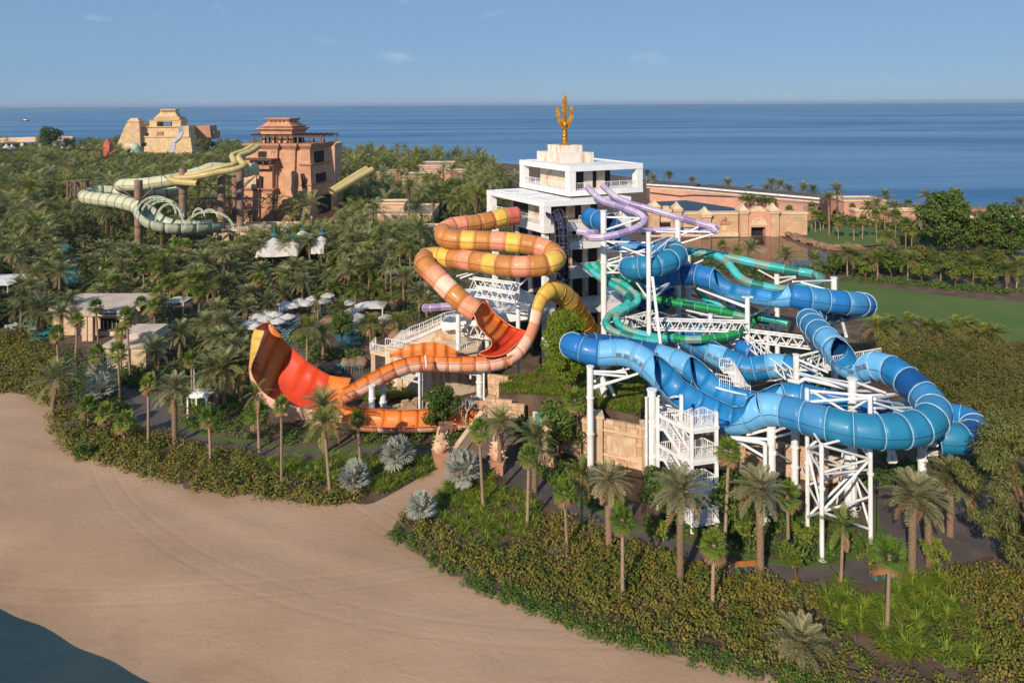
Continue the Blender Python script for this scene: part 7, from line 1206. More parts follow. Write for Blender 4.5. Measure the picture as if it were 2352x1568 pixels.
# ---- beds and hedges (uncountable ground cover)
LANE3 = [tuple(P(u, v)) for u, v in LANE]
def sample(polyw, spacing, rr, jitter=.5):
    xs = [p[0] for p in polyw]; ys = [p[1] for p in polyw]; gx_, gy_ = np.meshgrid(np.arange(min(xs), max(xs), spacing), np.arange(min(ys), max(ys), spacing)); gx_ = gx_.ravel() + rr.uniform(-jitter, jitter, gx_.size) * spacing; gy_ = gy_.ravel() + rr.uniform(-jitter, jitter, gy_.size) * spacing
    k = inside(polyw, gx_, gy_) & ~inside(PATH, gx_, gy_) & ~inside(LANE3, gx_, gy_); return gx_[k], gy_[k]
def bushes(name, label, polyw, spacing, rad, n, size, wd, m, zb=0.0, seed=1, down=0.0, keep=1.0, zfun=None, hs=1.0):
    rr = np.random.default_rng(seed); x, y = sample(polyw, spacing, rr); k = rr.random(len(x)) < keep * (.55 + .9 * (fbm(x * .25, y * .25) > .42)); x, y = x[k], y[k]; rads = rad * rr.uniform(.55, 1.5, len(x)) * (.8 + .5 * fbm(x * .3 + 4, y * .3)); nb = len(x)
    idx = np.repeat(np.arange(nb), n); d = nrm(rr.normal(size=(len(idx), 3))); d[:, 2] = np.abs(d[:, 2]) * 1.1 - .15; d = nrm(d); R_ = rads[idx] * (.72 + .3 * rr.random(len(idx)))
    zb_ = (zfun(x, y) if zfun else np.full(nb, zb))[idx]
    p = np.stack([x[idx], y[idx], zb_ + rads[idx] * .25 * hs], -1) + d * R_[:, None] * np.array([1, 1, hs]); nm_ = nrm(d + UPV * .35 + rr.normal(0, .4, d.shape)); a = rr.normal(0, .7, d.shape) + d * .25 - UPV * down; a = nrm(a - nm_ * (a * nm_).sum(1, keepdims=True) * .75); c = nrm(np.cross(a, nm_)); q = rhomb(p, a, c, size * rr.uniform(.7, 1.3, len(p)), np.full(len(p), wd))
    o = link(name, tomesh(name, q, [M[m]])); tag(o, label, 'plants', kind='stuff'); return o
def straps(name, label, polyw, spacing, nb, L, wd, m, seed=1, zfun=None, keep=1.0, spread=.75):
    rr = np.random.default_rng(seed); x, y = sample(polyw, spacing, rr); k = rr.random(len(x)) < keep * (.6 + .8 * (fbm(x * .4 + 9, y * .4) > .4)); x, y = x[k], y[k]; idx = np.repeat(np.arange(len(x)), nb); n = len(idx); az = rr.uniform(0, 6.28, n); e = rr.uniform(.45, 1.4, n); l = L * rr.uniform(.6, 1.2, n) * np.repeat(rr.uniform(.7, 1.25, len(x)), nb)
    h = np.stack([np.cos(az), np.sin(az), np.zeros(n)], -1); d1 = h * np.cos(e)[:, None] + UPV * np.sin(e)[:, None]; d2 = nrm(d1 * .8 + h * .5 - UPV * .55); s = np.stack([-np.sin(az), np.cos(az), np.zeros(n)], -1) * wd
    z = (zfun(x, y) if zfun else np.zeros(len(x)))[idx]; p = np.stack([x[idx], y[idx], z], -1) + h * (rr.random(n) * .12)[:, None]; md = p + d1 * (l * .6)[:, None]; tp = md + d2 * (l * .55)[:, None]
    q = np.concatenate([np.stack([p - s * .6, p + s * .6, md + s, md - s], 1), np.stack([md - s, md + s, tp + s * .1, tp - s * .1], 1)]); o = link(name, tomesh(name, q, [M[m]])); tag(o, label, 'plants', kind='stuff'); return o
def twigs(polyw, spacing, label, seed):
    rr = np.random.default_rng(seed); x, y = sample(polyw, spacing, rr); k = fbm(x * .3 + 2, y * .3 + 6) > .5; x, y = x[k], y[k]; idx = np.repeat(np.arange(len(x)), 9); n = len(idx); d = nrm(rr.normal(size=(n, 3)) * .8 + UPV * 1.0); p = np.stack([x[idx], y[idx], np.full(n, .15)], -1) + rr.normal(0, .15, (n, 3)); c = nrm(np.cross(d, rr.normal(size=(n, 3)))); o = link('dry_twigs', tomesh('dry_twigs', rhomb(p, d, c, rr.uniform(.7, 1.35, n), np.full(n, .022)), [M['dry']])); tag(o, label, 'plants', kind='stuff')
PX = lambda pts, Z=0: [tuple(P(u, v, None, Z)) for u, v in pts]
bushes('sea_grape_bed', 'dark olive sea grape bank along the left beach', PX([(108, 950), (112, 985), (135, 1008), (170, 1045), (235, 1063), (290, 1083), (350, 1098), (420, 1122), (520, 1138), (560, 1135), (640, 1150), (760, 1160), (850, 1160), (800, 1128), (660, 1100), (600, 1060), (520, 1038), (430, 1022), (385, 1002), (330, 1000), (300, 975), (220, 955), (150, 940)]), .95, .78, 85, .21, .095, 'grape', seed=2)
bushes('sea_grape_bed', 'olive sea grape thicket at the far left edge', PX([(-260, 790), (60, 770), (110, 800), (150, 860), (150, 930), (104, 930), (60, 908), (0, 900), (-260, 892)]), 1.15, .95, 85, .25, .11, 'grape', seed=3)
straps('strap_grass', 'bright green strap leaved grass left of the sandy lane', PX([(575, 1060), (690, 1063), (760, 1060), (860, 1048), (1010, 1052), (1018, 1070), (950, 1105), (900, 1132), (860, 1140), (780, 1122), (660, 1095), (590, 1085)]), 1.0, 55, 1.15, .036, 'grass', 4, keep=.8)
bushes('sea_grape_bed', 'long sea grape bank filling the right foreground', PX([(925, 1190), (950, 1240), (1000, 1275), (1100, 1325), (1250, 1385), (1400, 1435), (1600, 1485), (1750, 1520), (1850, 1500), (1880, 1440), (1870, 1350), (1750, 1335), (1640, 1308), (1560, 1290), (1480, 1262), (1390, 1225), (1330, 1195), (1240, 1190), (1220, 1235), (1150, 1275), (1050, 1255), (1010, 1205), (960, 1180)]), .85, .68, 80, .2, .09, 'grape', seed=5)
straps('strap_grass', 'lime green grass clumps right of the sandy lane', PX([(990, 1150), (1060, 1095), (1110, 1098), (1170, 1110), (1240, 1165), (1250, 1195), (1220, 1225), (1150, 1270), (1060, 1250), (1015, 1205)]), 1.05, 55, 1.05, .036, 'grass', 6, keep=.75)
fr_in = [(x, y) for x, y, z in frontS]
i0 = min(range(len(frontS)), key=lambda i: (Vector(frontS[i]) - P(886, 1222)).length)
def offs(a, b): return [(x + .35 * 0 + .25 * a, y + a) for x, y in fr_in[i0:]] + [(x + .25 * b, y + b) for x, y in reversed(fr_in[i0:])]
bushes('low_hedge', 'low bright green hedge edging the beach on the right', offs(.15, 1.7), .5, .42, 60, .13, .06, 'hedge', seed=7)
straps('strap_grass', 'tall yellow green strap leaved grass in the lower right bed', PX([(1885, 1352), (1960, 1350), (2060, 1342), (2160, 1322), (2185, 1370), (2235, 1420), (2275, 1470), (2255, 1530), (2160, 1545), (2060, 1520), (1960, 1480), (1900, 1430)]), 1.15, 62, 1.4, .04, 'grass', 8, keep=.75)
bushes('sea_grape_bed', 'dark sea grape thicket under the weeping tree', PX([(2175, 1335), (2260, 1300), (2420, 1340), (2700, 1420), (2700, 1650), (2460, 1600), (2260, 1560), (2275, 1470), (2235, 1420)]), .9, .78, 85, .2, .09, 'grape', seed=9)
bushes('sparse_shrubs', 'sparse yellowing shrubs on bare soil along the lower right', PX([(1250, 1398), (1400, 1450), (1600, 1500), (1750, 1530), (1960, 1500), (2150, 1552), (2260, 1560), (2460, 1620), (2200, 1640), (1850, 1570), (1600, 1515), (1400, 1462)]), 1.0, .55, 60, .16, .07, 'grape', seed=10, keep=.85)
bushes('shrub_border', 'mixed green shrubs behind the dark walk on the left', PX([(400, 930), (430, 975), (480, 995), (600, 1012), (700, 1022), (860, 1018), (1020, 1020), (1080, 1020), (1080, 985), (1000, 1000), (860, 1004), (740, 1004), (640, 992), (600, 970), (520, 900), (430, 880)]), 1.0, .8, 80, .24, .09, 'hedge', seed=11, keep=.9)
bushes('shrub_border', 'dark shrubs around the service block and snack bar', PX([(150, 800), (240, 820), (420, 850), (560, 830), (590, 900), (480, 905), (390, 925), (300, 890), (290, 960), (200, 950), (160, 900)]), 1.3, .95, 80, .28, .11, 'broad', seed=12, keep=.8)
bushes('shrub_border', 'green shrubs and ferns under the stair tower and frame', PX([(1480, 1200), (1560, 1232), (1680, 1262), (1790, 1285), (1880, 1290), (1960, 1270), (2000, 1240), (1960, 1190), (1800, 1185), (1700, 1195), (1560, 1175)]), 1.0, .7, 75, .24, .09, 'hedge', seed=13, keep=.7)
straps('strap_grass', 'strap leaved plants at the foot of the braced frame', PX([(1600, 1240), (1700, 1262), (1880, 1295), (1970, 1275), (2010, 1240), (1960, 1235), (1860, 1275), (1720, 1250)]), .7, 26, .9, .04, 'hedge', 14)
bushes('shrub_border', 'shrubs on the corner between garden steps and channel', PX([(1180, 1045), (1240, 1060), (1290, 1065), (1345, 1115), (1390, 1165), (1370, 1180), (1310, 1150), (1255, 1100), (1215, 1078)]), .95, .7, 75, .22, .09, 'hedge', seed=15, keep=.8)
bushes('shrub_border', 'shaded shrubs beyond the plaza on the right', PX([(1980, 1130), (2040, 1110), (2150, 1090), (2300, 1095), (2300, 1060), (2100, 1040), (1980, 1060)]), 1.2, 1.0, 80, .3, .11, 'broad', seed=16)
def bankz(x, y):
    z = np.full(np.shape(x), 4.0); n = len(BANK)
    for i in range(n):
        A_, B_, C_ = BANK[i], BANK[(i + 1) % n], cB; k = inside([(A_.x, A_.y), (B_.x, B_.y), (C_.x, C_.y)], x, y); nn = (B_ - A_).cross(C_ - A_)
        z = np.where(k, A_.z - (nn.x * (x - A_.x) + nn.y * (y - A_.y)) / nn.z, z)
    return z
straps('bank_grass', 'long unmown grass on the bank below the clipped tree', [(p.x, p.y) for p in BANK], .42, 22, .6, .03, 'grass', 17, zfun=bankz, keep=1.0)
straps('bank_grass', 'grass in the planter under the pink slope', [tuple(W('y2', x, y)) for x, y in [(850, 350), (900, 385), (1320, 345), (1330, 320), (1100, 290), (900, 300)]], .6, 26, .9, .04, 'grass', 18, zfun=lambda x, y: x * 0 + .3)
# shrub bank on the right beyond the blue loops
def mound(x, y): return .2 + 2.2 * fbm(x * .12 + 3, y * .12)
for sd_i, (pl, rad, lb) in enumerate(((PX([(1975, 800), (2080, 792), (2200, 797), (2900, 835), (2900, 900), (2100, 860), (1990, 840)], 1), 1.7, 'rear part of the fuzzy olive shrub bank below the lawn'), (PX([(2000, 840), (2100, 850), (2800, 880), (2800, 1050), (2300, 1020), (2240, 990), (2150, 930), (2050, 890)], 2), 2.0, 'front part of the fuzzy olive shrub bank by the blue loop'))):
    bushes('shrub_bank', lb, pl, 2.0, rad, 380, .42, .055, 'olive', seed=20 + sd_i, zfun=mound, keep=1.0, hs=1.1)
bushes('lawn_hedge', 'low planting along the far edge of the lawn', [tuple(W('z4', x, y)) for x, y in [(1180, 1165), (1350, 1180), (1500, 1190), (1700, 1215), (1950, 1240), (2352, 1265), (2352, 1245), (2000, 1215), (1700, 1185), (1450, 1165)]], 1.3, .8, 60, .4, .12, 'hedge', seed=24)
bushes('shrub_border', 'dark shrubs between the lake and the lawn', [tuple(W('z4', x, y)) for x, y in [(300, 1040), (600, 1100), (950, 1130), (1150, 1090), (1400, 1040), (1800, 1000), (2352, 1060), (2352, 1180), (1900, 1160), (1500, 1140), (1200, 1140), (700, 1180), (300, 1120)]], 2.2, 1.6, 90, .5, .17, 'jungle', seed=25)
bushes('shrub_border', 'green planting behind the lakeside palms', [tuple(W('z4', x, y)) for x, y in [(1040, 830), (1400, 800), (1800, 830), (2352, 860), (2352, 950), (1800, 960), (1500, 950), (1480, 860), (1200, 850)]], 2.8, 1.8, 90, .6, .2, 'jungle', seed=26)
bushes('shrub_border', 'planting along the pink causeway wall', [tuple(W('z4', x, y, None, 5)) for x, y in [(620, 668), (820, 690), (820, 705), (620, 690)]], 2, 1.5, 60, .6, .2, 'broad', seed=27, zb=5.0)
# ---- the palm grove on the left
GROVE = PX([(-320, 335), (300, 341), (560, 352), (850, 362), (1110, 385), (1190, 455), (1120, 500), (1010, 540), (960, 640), (975, 700), (930, 740), (840, 760), (740, 735), (600, 720), (500, 740), (440, 760), (330, 780), (250, 800), (120, 790), (-320, 780)])
def clear_of(x, y, m=0.0):
    ok = np.ones(x.shape, bool)
    for pl in (POOL, RIVER, TERR): ok &= ~inside([(p[0], p[1]) for p in pl], x, y)
    def rect(x0, x1, y0, y1): return (x > x0 - m) & (x < x1 + m) & (y > y0 - m) & (y < y1 + m)
    ok &= ~rect(q0.x - 1, q1.x + 1, 115, 128) & ~rect(v0.x - 1, v1.x + 1, 102, 111)
    rx, ry = x - LF.o.x, y - LF.o.y; dt = LF.e1.x * LF.e2.y - LF.e1.y * LF.e2.x; a = (rx * LF.e2.y - ry * LF.e2.x) / dt; b = (LF.e1.x * ry - LF.e1.y * rx) / dt
    ok &= ~((a > -4) & (a < 27) & (b > -7) & (b < 18))
    for o in bpy.data.objects:
        if o.type == 'EMPTY' and o.get('group') == 'low buildings among the palms':
            xs = [c.dimensions.x for c in o.children if c.name.startswith('wall')]; ys = [c.dimensions.y for c in o.children if c.name.startswith('wall')]
            if xs: ok &= ~rect(o.location.x - 1, o.location.x + xs[0] + 1, o.location.y - 1.5, o.location.y + ys[0] + 1)
        if o.type == 'EMPTY' and o.get('category') in ('tent', 'cabana', 'kiosk'): ok &= (x - o.location.x) ** 2 + (y - o.location.y) ** 2 > (25 if o.get('category') != 'tent' else 45)
    px0 = pc0.x; ok &= ~((x > px0 - 36) & (x < px0 + 36) & (y > YP - 25) & (y < YP + 40))
    return ok
bpy.context.view_layer.update()
rg = np.random.default_rng(77)
gx1, gy1 = sample(GROVE, 3.9, rg); far = gy1 > 190; keepm = np.where(far, rg.random(len(gx1)) < .24, rg.random(len(gx1)) < .9) & clear_of(gx1, gy1, .8); gx1, gy1 = gx1[keepm], gy1[keepm]
vis = np.abs(gx1 * F / gy1 + 1176 - 1176) < 1380; gx1, gy1 = gx1[vis], gy1[vis]; od = np.argsort(gy1); gx1, gy1 = gx1[od], gy1[od]
# slides and spray need open air above them: keep palms lower along the green slide
land = {'the blue pool': W('z5', 640, 420), 'the snack bar': W('z5', 850, 850), 'the umbrella terrace': W('z6', 800, 700), 'the sandstone tower': c0, 'the green slide': W('z1', 1200, 1150), 'the white tensile roof': W('z2', 650, 1550), 'the low pavilion': W('z2', 1600, 1250), 'the orange coil': W('z7', 100, 900), 'the teal kiosk': W('z5', 560, 290), 'the left edge': P(0, 560), 'the timber lookout frame': W('z1', 700, 1050), 'the straw tubes': W('z2', 1300, 950), 'the pool boulders': W('z6', 1700, 600), 'the large white canopy': W('z5', 60, 450), 'the tall single date palm': W('z2', 1800, 1330)}
def where(x, y):
    nm, p = min(land.items(), key=lambda kv: (kv[1].x - x) ** 2 + (kv[1].y - y) ** 2); dx, dy = (x - p.x), (y - p.y)
    d = math.hypot(dx, dy); dist = 'close' if d < 9 else ('some way' if d < 22 else 'far')
    side = ('right of' if dx > 0 else 'left of') if abs(dx) > abs(dy) * .8 else ('behind' if dy > 0 else 'in front of'); return f'{dist} {side} {nm}'
NI = 298
SIGHT = [(225, 690, 325, 790, 114), (575, 540, 755, 590, 165), (130, 608, 185, 660, 135), (178, 395, 545, 525, 180), (535, 660, 760, 800, 105), (770, 670, 960, 790, 105), (225, 745, 345, 850, 103), (525, 270, 770, 515, 205), (845, 640, 930, 720, 120), (0, 600, 45, 660, 140), (860, 455, 990, 500, 200), (165, 590, 330, 612, 150), (0, 312, 172, 333, 630), (0, 328, 36, 345, 590), (140, 333, 212, 346, 590), (288, 250, 480, 350, 540), (205, 322, 268, 355, 460), (860, 375, 1070, 420, 290)]
def blocks_view(x, y, h, cr):
    u = 1176 + F * x / y; v = 237.5 + F * (H - h) / y; r = cr * F / y
    return any(y < Y_ and u + r * .6 > x0 and u - r * .6 < x1 and v + r * .3 > y0 and v - r * .75 < y1 for x0, y0, x1, y1, Y_ in SIGHT)
slide_pts = [W('z1', x, y, Y) for x, y, Y in ((1150, 885, 193), (1300, 880, 192), (1500, 855, 193), (1700, 830, 195), (800, 965, 193), (900, 1010, 186), (1010, 1025, 184), (1150, 1050, 182), (1260, 1085, 180), (1420, 1180, 177), (1560, 1215, 177), (1700, 1225, 178), (1850, 1225, 180), (2000, 1210, 183), (1050, 950, 198), (1450, 960, 199), (1900, 780, 190))]
GP = []
for i in range(min(NI, len(gx1))):
    x, y = float(gx1[i]), float(gy1[i]); hmax = 99
    for p in slide_pts:
        if math.hypot(p.x - x, p.y - y) < 5.5: hmax = -1
        elif math.hypot(p.x - x, p.y - y) < 13 and y < p.y: hmax = min(hmax, 3.5)
    if hmax < 0: continue
    kind = 'date' if rg.random() < .72 else ('coco' if rg.random() < .45 else 'fan'); h = min(hmax, rg.uniform(2.6, 7.4) * (1.15 if kind == 'fan' else 1))
    if blocks_view(x, y, h, 2.4):
        h = .8
        if blocks_view(x, y, h, 2.2): continue
    gp = palm(kind, x, y, h, rg.uniform(.82, 1.42), {'date': 'grove date palm ', 'coco': 'grove coconut palm ', 'fan': 'grove fan palm '}[kind] + where(x, y), 'palms of the grove', parts=False); GP.append(gp)
byl = {}
for o in GP: byl.setdefault(o['label'], []).append(o)
for l_, os_ in byl.items():
    if len(os_) > 1:
        for i, o in enumerate(sorted(os_, key=lambda o: o.location.x / o.location.y)): o['label'] = f'{l_}, {ordinal(min(i, 19))} from the left'
# the far part of the grove reads as one mass
leafm('farpalm', (.085, .125, .04), (.14, .165, .06))
def merged_palms(name, label, xs, ys, hs_, seed):
    rr = np.random.default_rng(seed); base = []
    for s in range(4):
        r2 = np.random.default_rng(200 + s); base.append(np.concatenate([frond(r2, i * 2.4, 1.35 - 1.9 * i / 19, .9, 3.2, 9, .85, .1) for i in range(20)]))
    Q_ = []; mi = []
    for x, y, h in zip(xs, ys, hs_):
        s = rr.uniform(1.2, 1.8); mk = int(rr.integers(3)); a = rr.uniform(0, 6.28); ca, sa = math.cos(a), math.sin(a); b = base[rr.integers(4)]; rot = np.array([[ca, -sa, 0], [sa, ca, 0], [0, 0, 1]]); Q_.append((b * s) @ rot.T + np.array([x, y, h])); mi += [mk] * len(b)
        t = []
        for k in range(4):
            a0, a1 = k * 1.571, (k + 1) * 1.571; t.append([(x + .3 * math.cos(a0), y + .3 * math.sin(a0), 0), (x + .3 * math.cos(a1), y + .3 * math.sin(a1), 0), (x + .25 * math.cos(a1), y + .25 * math.sin(a1), h), (x + .25 * math.cos(a0), y + .25 * math.sin(a0), h)])
        Q_.append(np.array(t)); mi += [3] * 4
    o = link(name, tomesh(name, Q_, [M['date'], M['farpalm'], M['coco'], M['trunk']], mi)); tag(o, label, 'palm grove', kind='stuff')
fx, fy = gx1[NI:], gy1[NI:]
dmin = np.full(len(fx), 1e9)
for p in slide_pts: dmin = np.minimum(dmin, np.hypot(fx - p.x, fy - p.y) + np.where(fy < p.y, -3, 4))
fk = dmin > 7
gh = rg.uniform(4, 9.5, len(fx))
for i in range(len(fx)):
    if fk[i] and blocks_view(fx[i], fy[i], gh[i], 3.2):
        gh[i] = 2.0
        if blocks_view(fx[i], fy[i], 2.0, 2.6): fk[i] = False
merged_palms('palm_grove', 'dense far palm grove stretching to the shore on the left', fx[fk], fy[fk], gh[fk], 5)
# undergrowth
def under(name, label, polyw, spacing, rad, n, size, wd, seed, m='jungle', ylo=0, yhi=1e9):
    rr = np.random.default_rng(seed); x, y = sample(polyw, spacing, rr); k = clear_of(x, y, .3) & (y > ylo) & (y <= yhi) & (np.abs(x) < y * .92 + 5) & (rr.random(len(x)) < .8); x, y = x[k], y[k]; idx = np.repeat(np.arange(len(x)), n); rads = rad * rr.uniform(.6, 1.4, len(x)); d = nrm(rr.normal(size=(len(idx), 3))); d[:, 2] = np.abs(d[:, 2]); p = np.stack([x[idx], y[idx], idx * 0.], -1) + d * (rads[idx] * (.75 + .3 * rr.random(len(idx))))[:, None]; a = nrm(d * .5 + rr.normal(0, .6, d.shape)); c = nrm(np.cross(a, rr.normal(size=d.shape))); o = link(name, tomesh(name, rhomb(p, a, c, size * rr.uniform(.7, 1.3, len(p)), np.full(len(p), wd)), [M[m]])); tag(o, label, 'undergrowth', kind='stuff')
under('undergrowth', 'dark undergrowth beneath the nearer grove palms', GROVE, 2.7, 1.7, 75, .55, .17, 31, yhi=190); under('undergrowth', 'dark undergrowth beneath the far grove palms', GROVE, 5.2, 2.6, 60, 1.1, .36, 32, ylo=190)
under('undergrowth', 'undergrowth at the foot of the white tower and orange coil', PX([(960, 640), (1010, 560), (1110, 500), (1240, 560), (1200, 760), (1100, 770), (960, 760)]), 2.6, 1.2, 70, .45, .14, 33); under('undergrowth', 'low planting under the rear slides near the truss', PX([(1640, 830), (1780, 800), (1900, 800), (1990, 870), (1900, 920), (1700, 900)]), 2.2, 1.0, 70, .4, .13, 34, 'hedge')

bushes('shrub_border', 'green planting around the lounger terrace and shaded pool', [tuple(W('z6', x, y)) for x, y in [(760, 900), (900, 960), (1060, 1080), (1420, 1060), (1420, 1180), (1000, 1240), (860, 1200), (740, 1060)]], 1.7, 1.0, 75, .34, .12, 'broad', seed=41, keep=.75)
bushes('shrub_border', 'planting beds among the terrace umbrellas', [tuple(W('z6', x, y)) for x, y in [(760, 790), (1000, 760), (1180, 740), (1200, 860), (1000, 880), (860, 880)]], 1.7, .9, 70, .3, .11, 'hedge', seed=42, keep=.6)
bushes('shrub_border', 'planting behind the umbrella terrace', [tuple(W('z6', x, y)) for x, y in [(300, 640), (700, 560), (1100, 520), (1500, 540), (1900, 640), (1900, 820), (1720, 820), (1720, 660), (1250, 600), (1000, 570), (700, 630)]], 1.9, 1.1, 75, .36, .13, 'jungle', seed=43)

BEDR = PX([(950, 1240), (1100, 1325), (1400, 1435), (1750, 1520), (2260, 1560), (2460, 1600), (2350, 1380), (2200, 1340), (1880, 1440), (1870, 1350), (1640, 1308), (1480, 1262), (1330, 1195), (1050, 1255)])
twigs(BEDR, 1.5, 'dry twigs poking out of the right foreground beds', 51)
bushes('mixed_shrubs', 'scattered larger leaved green shrubs in the right foreground bed', BEDR, 2.4, .8, 60, .32, .13, 'broad', seed=52, keep=.42)
bushes('mixed_shrubs', 'scattered yellow leaved shrubs in the right foreground bed', BEDR, 2.9, .6, 60, .2, .08, 'frangi', seed=53, keep=.4)
BEDL = PX([(150, 1000), (290, 1075), (520, 1128), (760, 1150), (660, 1100), (520, 1045), (385, 1010), (220, 965)])
twigs(BEDL, 1.6, 'dry twigs poking out of the left sea grape bank', 54)
bushes('mixed_shrubs', 'scattered larger leaved green shrubs in the left sea grape bank', BEDL, 2.6, .9, 60, .32, .13, 'broad', seed=55, keep=.42)
GAP = PX([(400, 770), (470, 742), (540, 735), (580, 755), (590, 800), (575, 850), (480, 870), (400, 830)])
bushes('shrub_border', 'dark planting between the dark walk and the flared wall top', GAP, 1.8, 1.1, 75, .36, .13, 'jungle', seed=56)
for xc, yc, xb, yb, lb in ((110, 850, 112, 1030, 'date palm left of the lowest umbrella'), (15, 730, 20, 910, 'date palm beside the dark walk above the kiosk'), (225, 985, 226, 1190, 'date palm just left of the yellow wall top'), (60, 985, 62, 1190, 'date palm in the gap between walk and flared wall'), (-70, 850, -68, 1020, 'date palm at the inner bend of the dark walk'), (150, 1080, 152, 1290, 'date palm right of the white kiosk'), (290, 1100, 292, 1290, 'date palm pressed against the yellow wall edge'), (640, 560, 640, 690, 'date palm at the rear of the middle umbrellas'), (-10, 1000, -8, 1180, 'date palm above the white kiosk roof')): pp('date', 'z6', xc, yc, xb, yb, 1.15, lb)

# ================================================================ furniture and small things
def umbrella_parts():
    mb = MB(); n = 8; r = 1.45
    ring = [(r * math.cos(2 * math.pi * i / n), r * math.sin(2 * math.pi * i / n), 2.25) for i in range(n)]; low = [(x, y, 2.07) for x, y, z in ring]
    mb.add(ring + [(0, 0, 2.85)], [(i, (i + 1) % n, n) for i in range(n)]); mb.add(ring + low, [(i, i + n, (i + 1) % n + n, (i + 1) % n) for i in range(n)])
    can = bpy.data.meshes.new('canopy'); can.from_pydata(mb.v, [], mb.f); can.materials.append(M['canvas'])
    mb = MB(); mb.cyl((0, 0, 0), (0, 0, 2.95), .045, n=6); mb.cyl((0, 0, 0), (0, 0, .12), .35, n=10); pole = bpy.data.meshes.new('pole'); pole.from_pydata(mb.v, [], mb.f); pole.materials.append(M['wood'])
    mb = MB()
    for i in range(n): mb.bar((0, 0, 2.7), (ring[i][0] * .97, ring[i][1] * .97, 2.2), .03)
    rib = bpy.data.meshes.new('ribs'); rib.from_pydata(mb.v, [], mb.f); rib.materials.append(M['wood']); return can, pole, rib
UM = umbrella_parts()
ums = [(660, 655), (730, 672), (790, 630), (858, 652), (908, 608), (1010, 630), (1050, 580), (480, 735), (560, 752), (400, 770), (475, 792), (680, 772), (590, 812), (140, 765), (335, 828), (390, 858), (1235, 648), (1365, 667), (1275, 716), (1322, 768), (1272, 818), (1590, 778), (1585, 368)]
ulab = ['leftmost of the middle umbrella row', 'front umbrella of the middle pair', 'umbrella behind the middle pair', 'umbrella right of the rear palm trunk', 'high rear umbrella left of the tall palm', 'umbrella at the right end of the rear row', 'topmost umbrella at the back of the terrace', 'rear umbrella of the left cluster', 'right rear umbrella of the left cluster', 'far left umbrella behind the left cluster', 'front left umbrella of the left cluster', 'single umbrella right of the left cluster', 'front umbrella nearest the yellow wall top', 'lone umbrella at the far left among date palms', 'umbrella half hidden behind a date palm', 'lowest left umbrella above the palm crowns', 'left umbrella of the pool group', 'right umbrella of the pool group beside the cabana', 'middle umbrella of the pool group', 'umbrella above the boulders by the pool', 'lowest umbrella of the pool group over the bar', 'lone umbrella right of the pool boulders', 'blue shaded umbrella behind the coconut palms']
for (x, y), lb in zip(ums, ulab):
    p = W('z6', x, y, None, 2.5); e = empty('umbrella', (p.x, p.y, 0), lb + ', white canvas', 'umbrella', 'white pool umbrellas', random.random())
    for nm, me in zip(('canopy', 'pole', 'ribs'), UM): link(nm, me, e)
def lounger_parts(m):
    def me(mb, nm, mm): k = bpy.data.meshes.new(nm); k.from_pydata(mb.v, [], mb.f); k.materials.append(M[mm]); return k
    f = MB()
    for s in (-.32, .32): f.bar((s, -.95, .33), (s, .45, .33), .05); f.bar((s, .45, .33), (s, 1.0, .78), .05)
    for s in (-.32, .32):
        for y in (-.8, .5): f.bar((s, y, 0), (s, y, .33), .05)
    st = MB(); st.box(-.29, .29, -.93, .42, .335, .375); bk = MB(); bk.hexa([(-.29, .43, .34), (.29, .43, .34), (.29, .98, .79), (-.29, .98, .79), (-.29, .40, .38), (.29, .40, .38), (.29, .95, .83), (-.29, .95, .83)])
    return [('frame', me(f, 'frame', 'alu')), ('seat', me(st, 'seat', m)), ('backrest', me(bk, 'backrest', m))]
LGN, LGT = lounger_parts('lounge'), lounger_parts('loungegr')
def lounger(z, x, y, rot, parts, label, group):
    p = W(z, x, y); e = empty('sun_lounger', (p.x, p.y, .02), label, 'sun lounger', group, rot)
    for nm, me in parts: link(nm, me, e)
i = 0
for k in range(12):
    f = k / 11; lounger('z6', 590 + 150 * f, 935 - 80 * f, 2.2, LGN, f'{ordinal(k)} navy lounger from the left in the front row beside the red wall', 'navy loungers front row')
for k in range(11):
    f = k / 10; lounger('z6', 575 + 165 * f, 905 - 75 * f, 2.2, LGN, f'{ordinal(k)} navy lounger from the left in the rear row beside the red wall', 'navy loungers rear row')
for k, (x, y) in enumerate(((735, 895), (715, 910), (695, 928), (678, 948), (668, 970), (668, 995), (680, 1018), (700, 1032))): lounger('z6', x, y, 2.2 + k * .22, LGT, f'{ordinal(k)} teal lounger from the top in the curved row', 'teal loungers in a curve')
for k, (x, y) in enumerate(((625, 742), (650, 745), (690, 735), (715, 730), (750, 720), (720, 745))): lounger('z6', x, y, .4, LGN, f'{ordinal(k)} navy lounger under the middle umbrellas', 'navy loungers under umbrellas')
for k, (x, y) in enumerate(((850, 725), (985, 760), (1010, 690), (1035, 670), (1010, 670), (970, 770))): lounger('z6', x, y, 1.0, LGN, f'{ordinal(k)} scattered lounger behind the terrace palms', 'scattered loungers')
for k, (x, y) in enumerate(((680, 265), (700, 280), (715, 290), (770, 280), (825, 270), (845, 260), (870, 258), (835, 290), (860, 285), (1050, 290), (1110, 292), (1230, 290), (1255, 280), (1285, 290), (735, 300))): lounger('z5', x, y, .6 + .1 * k, LGN, f'{ordinal(k)} blue and white lounger behind the blue pool', 'loungers behind the blue pool')
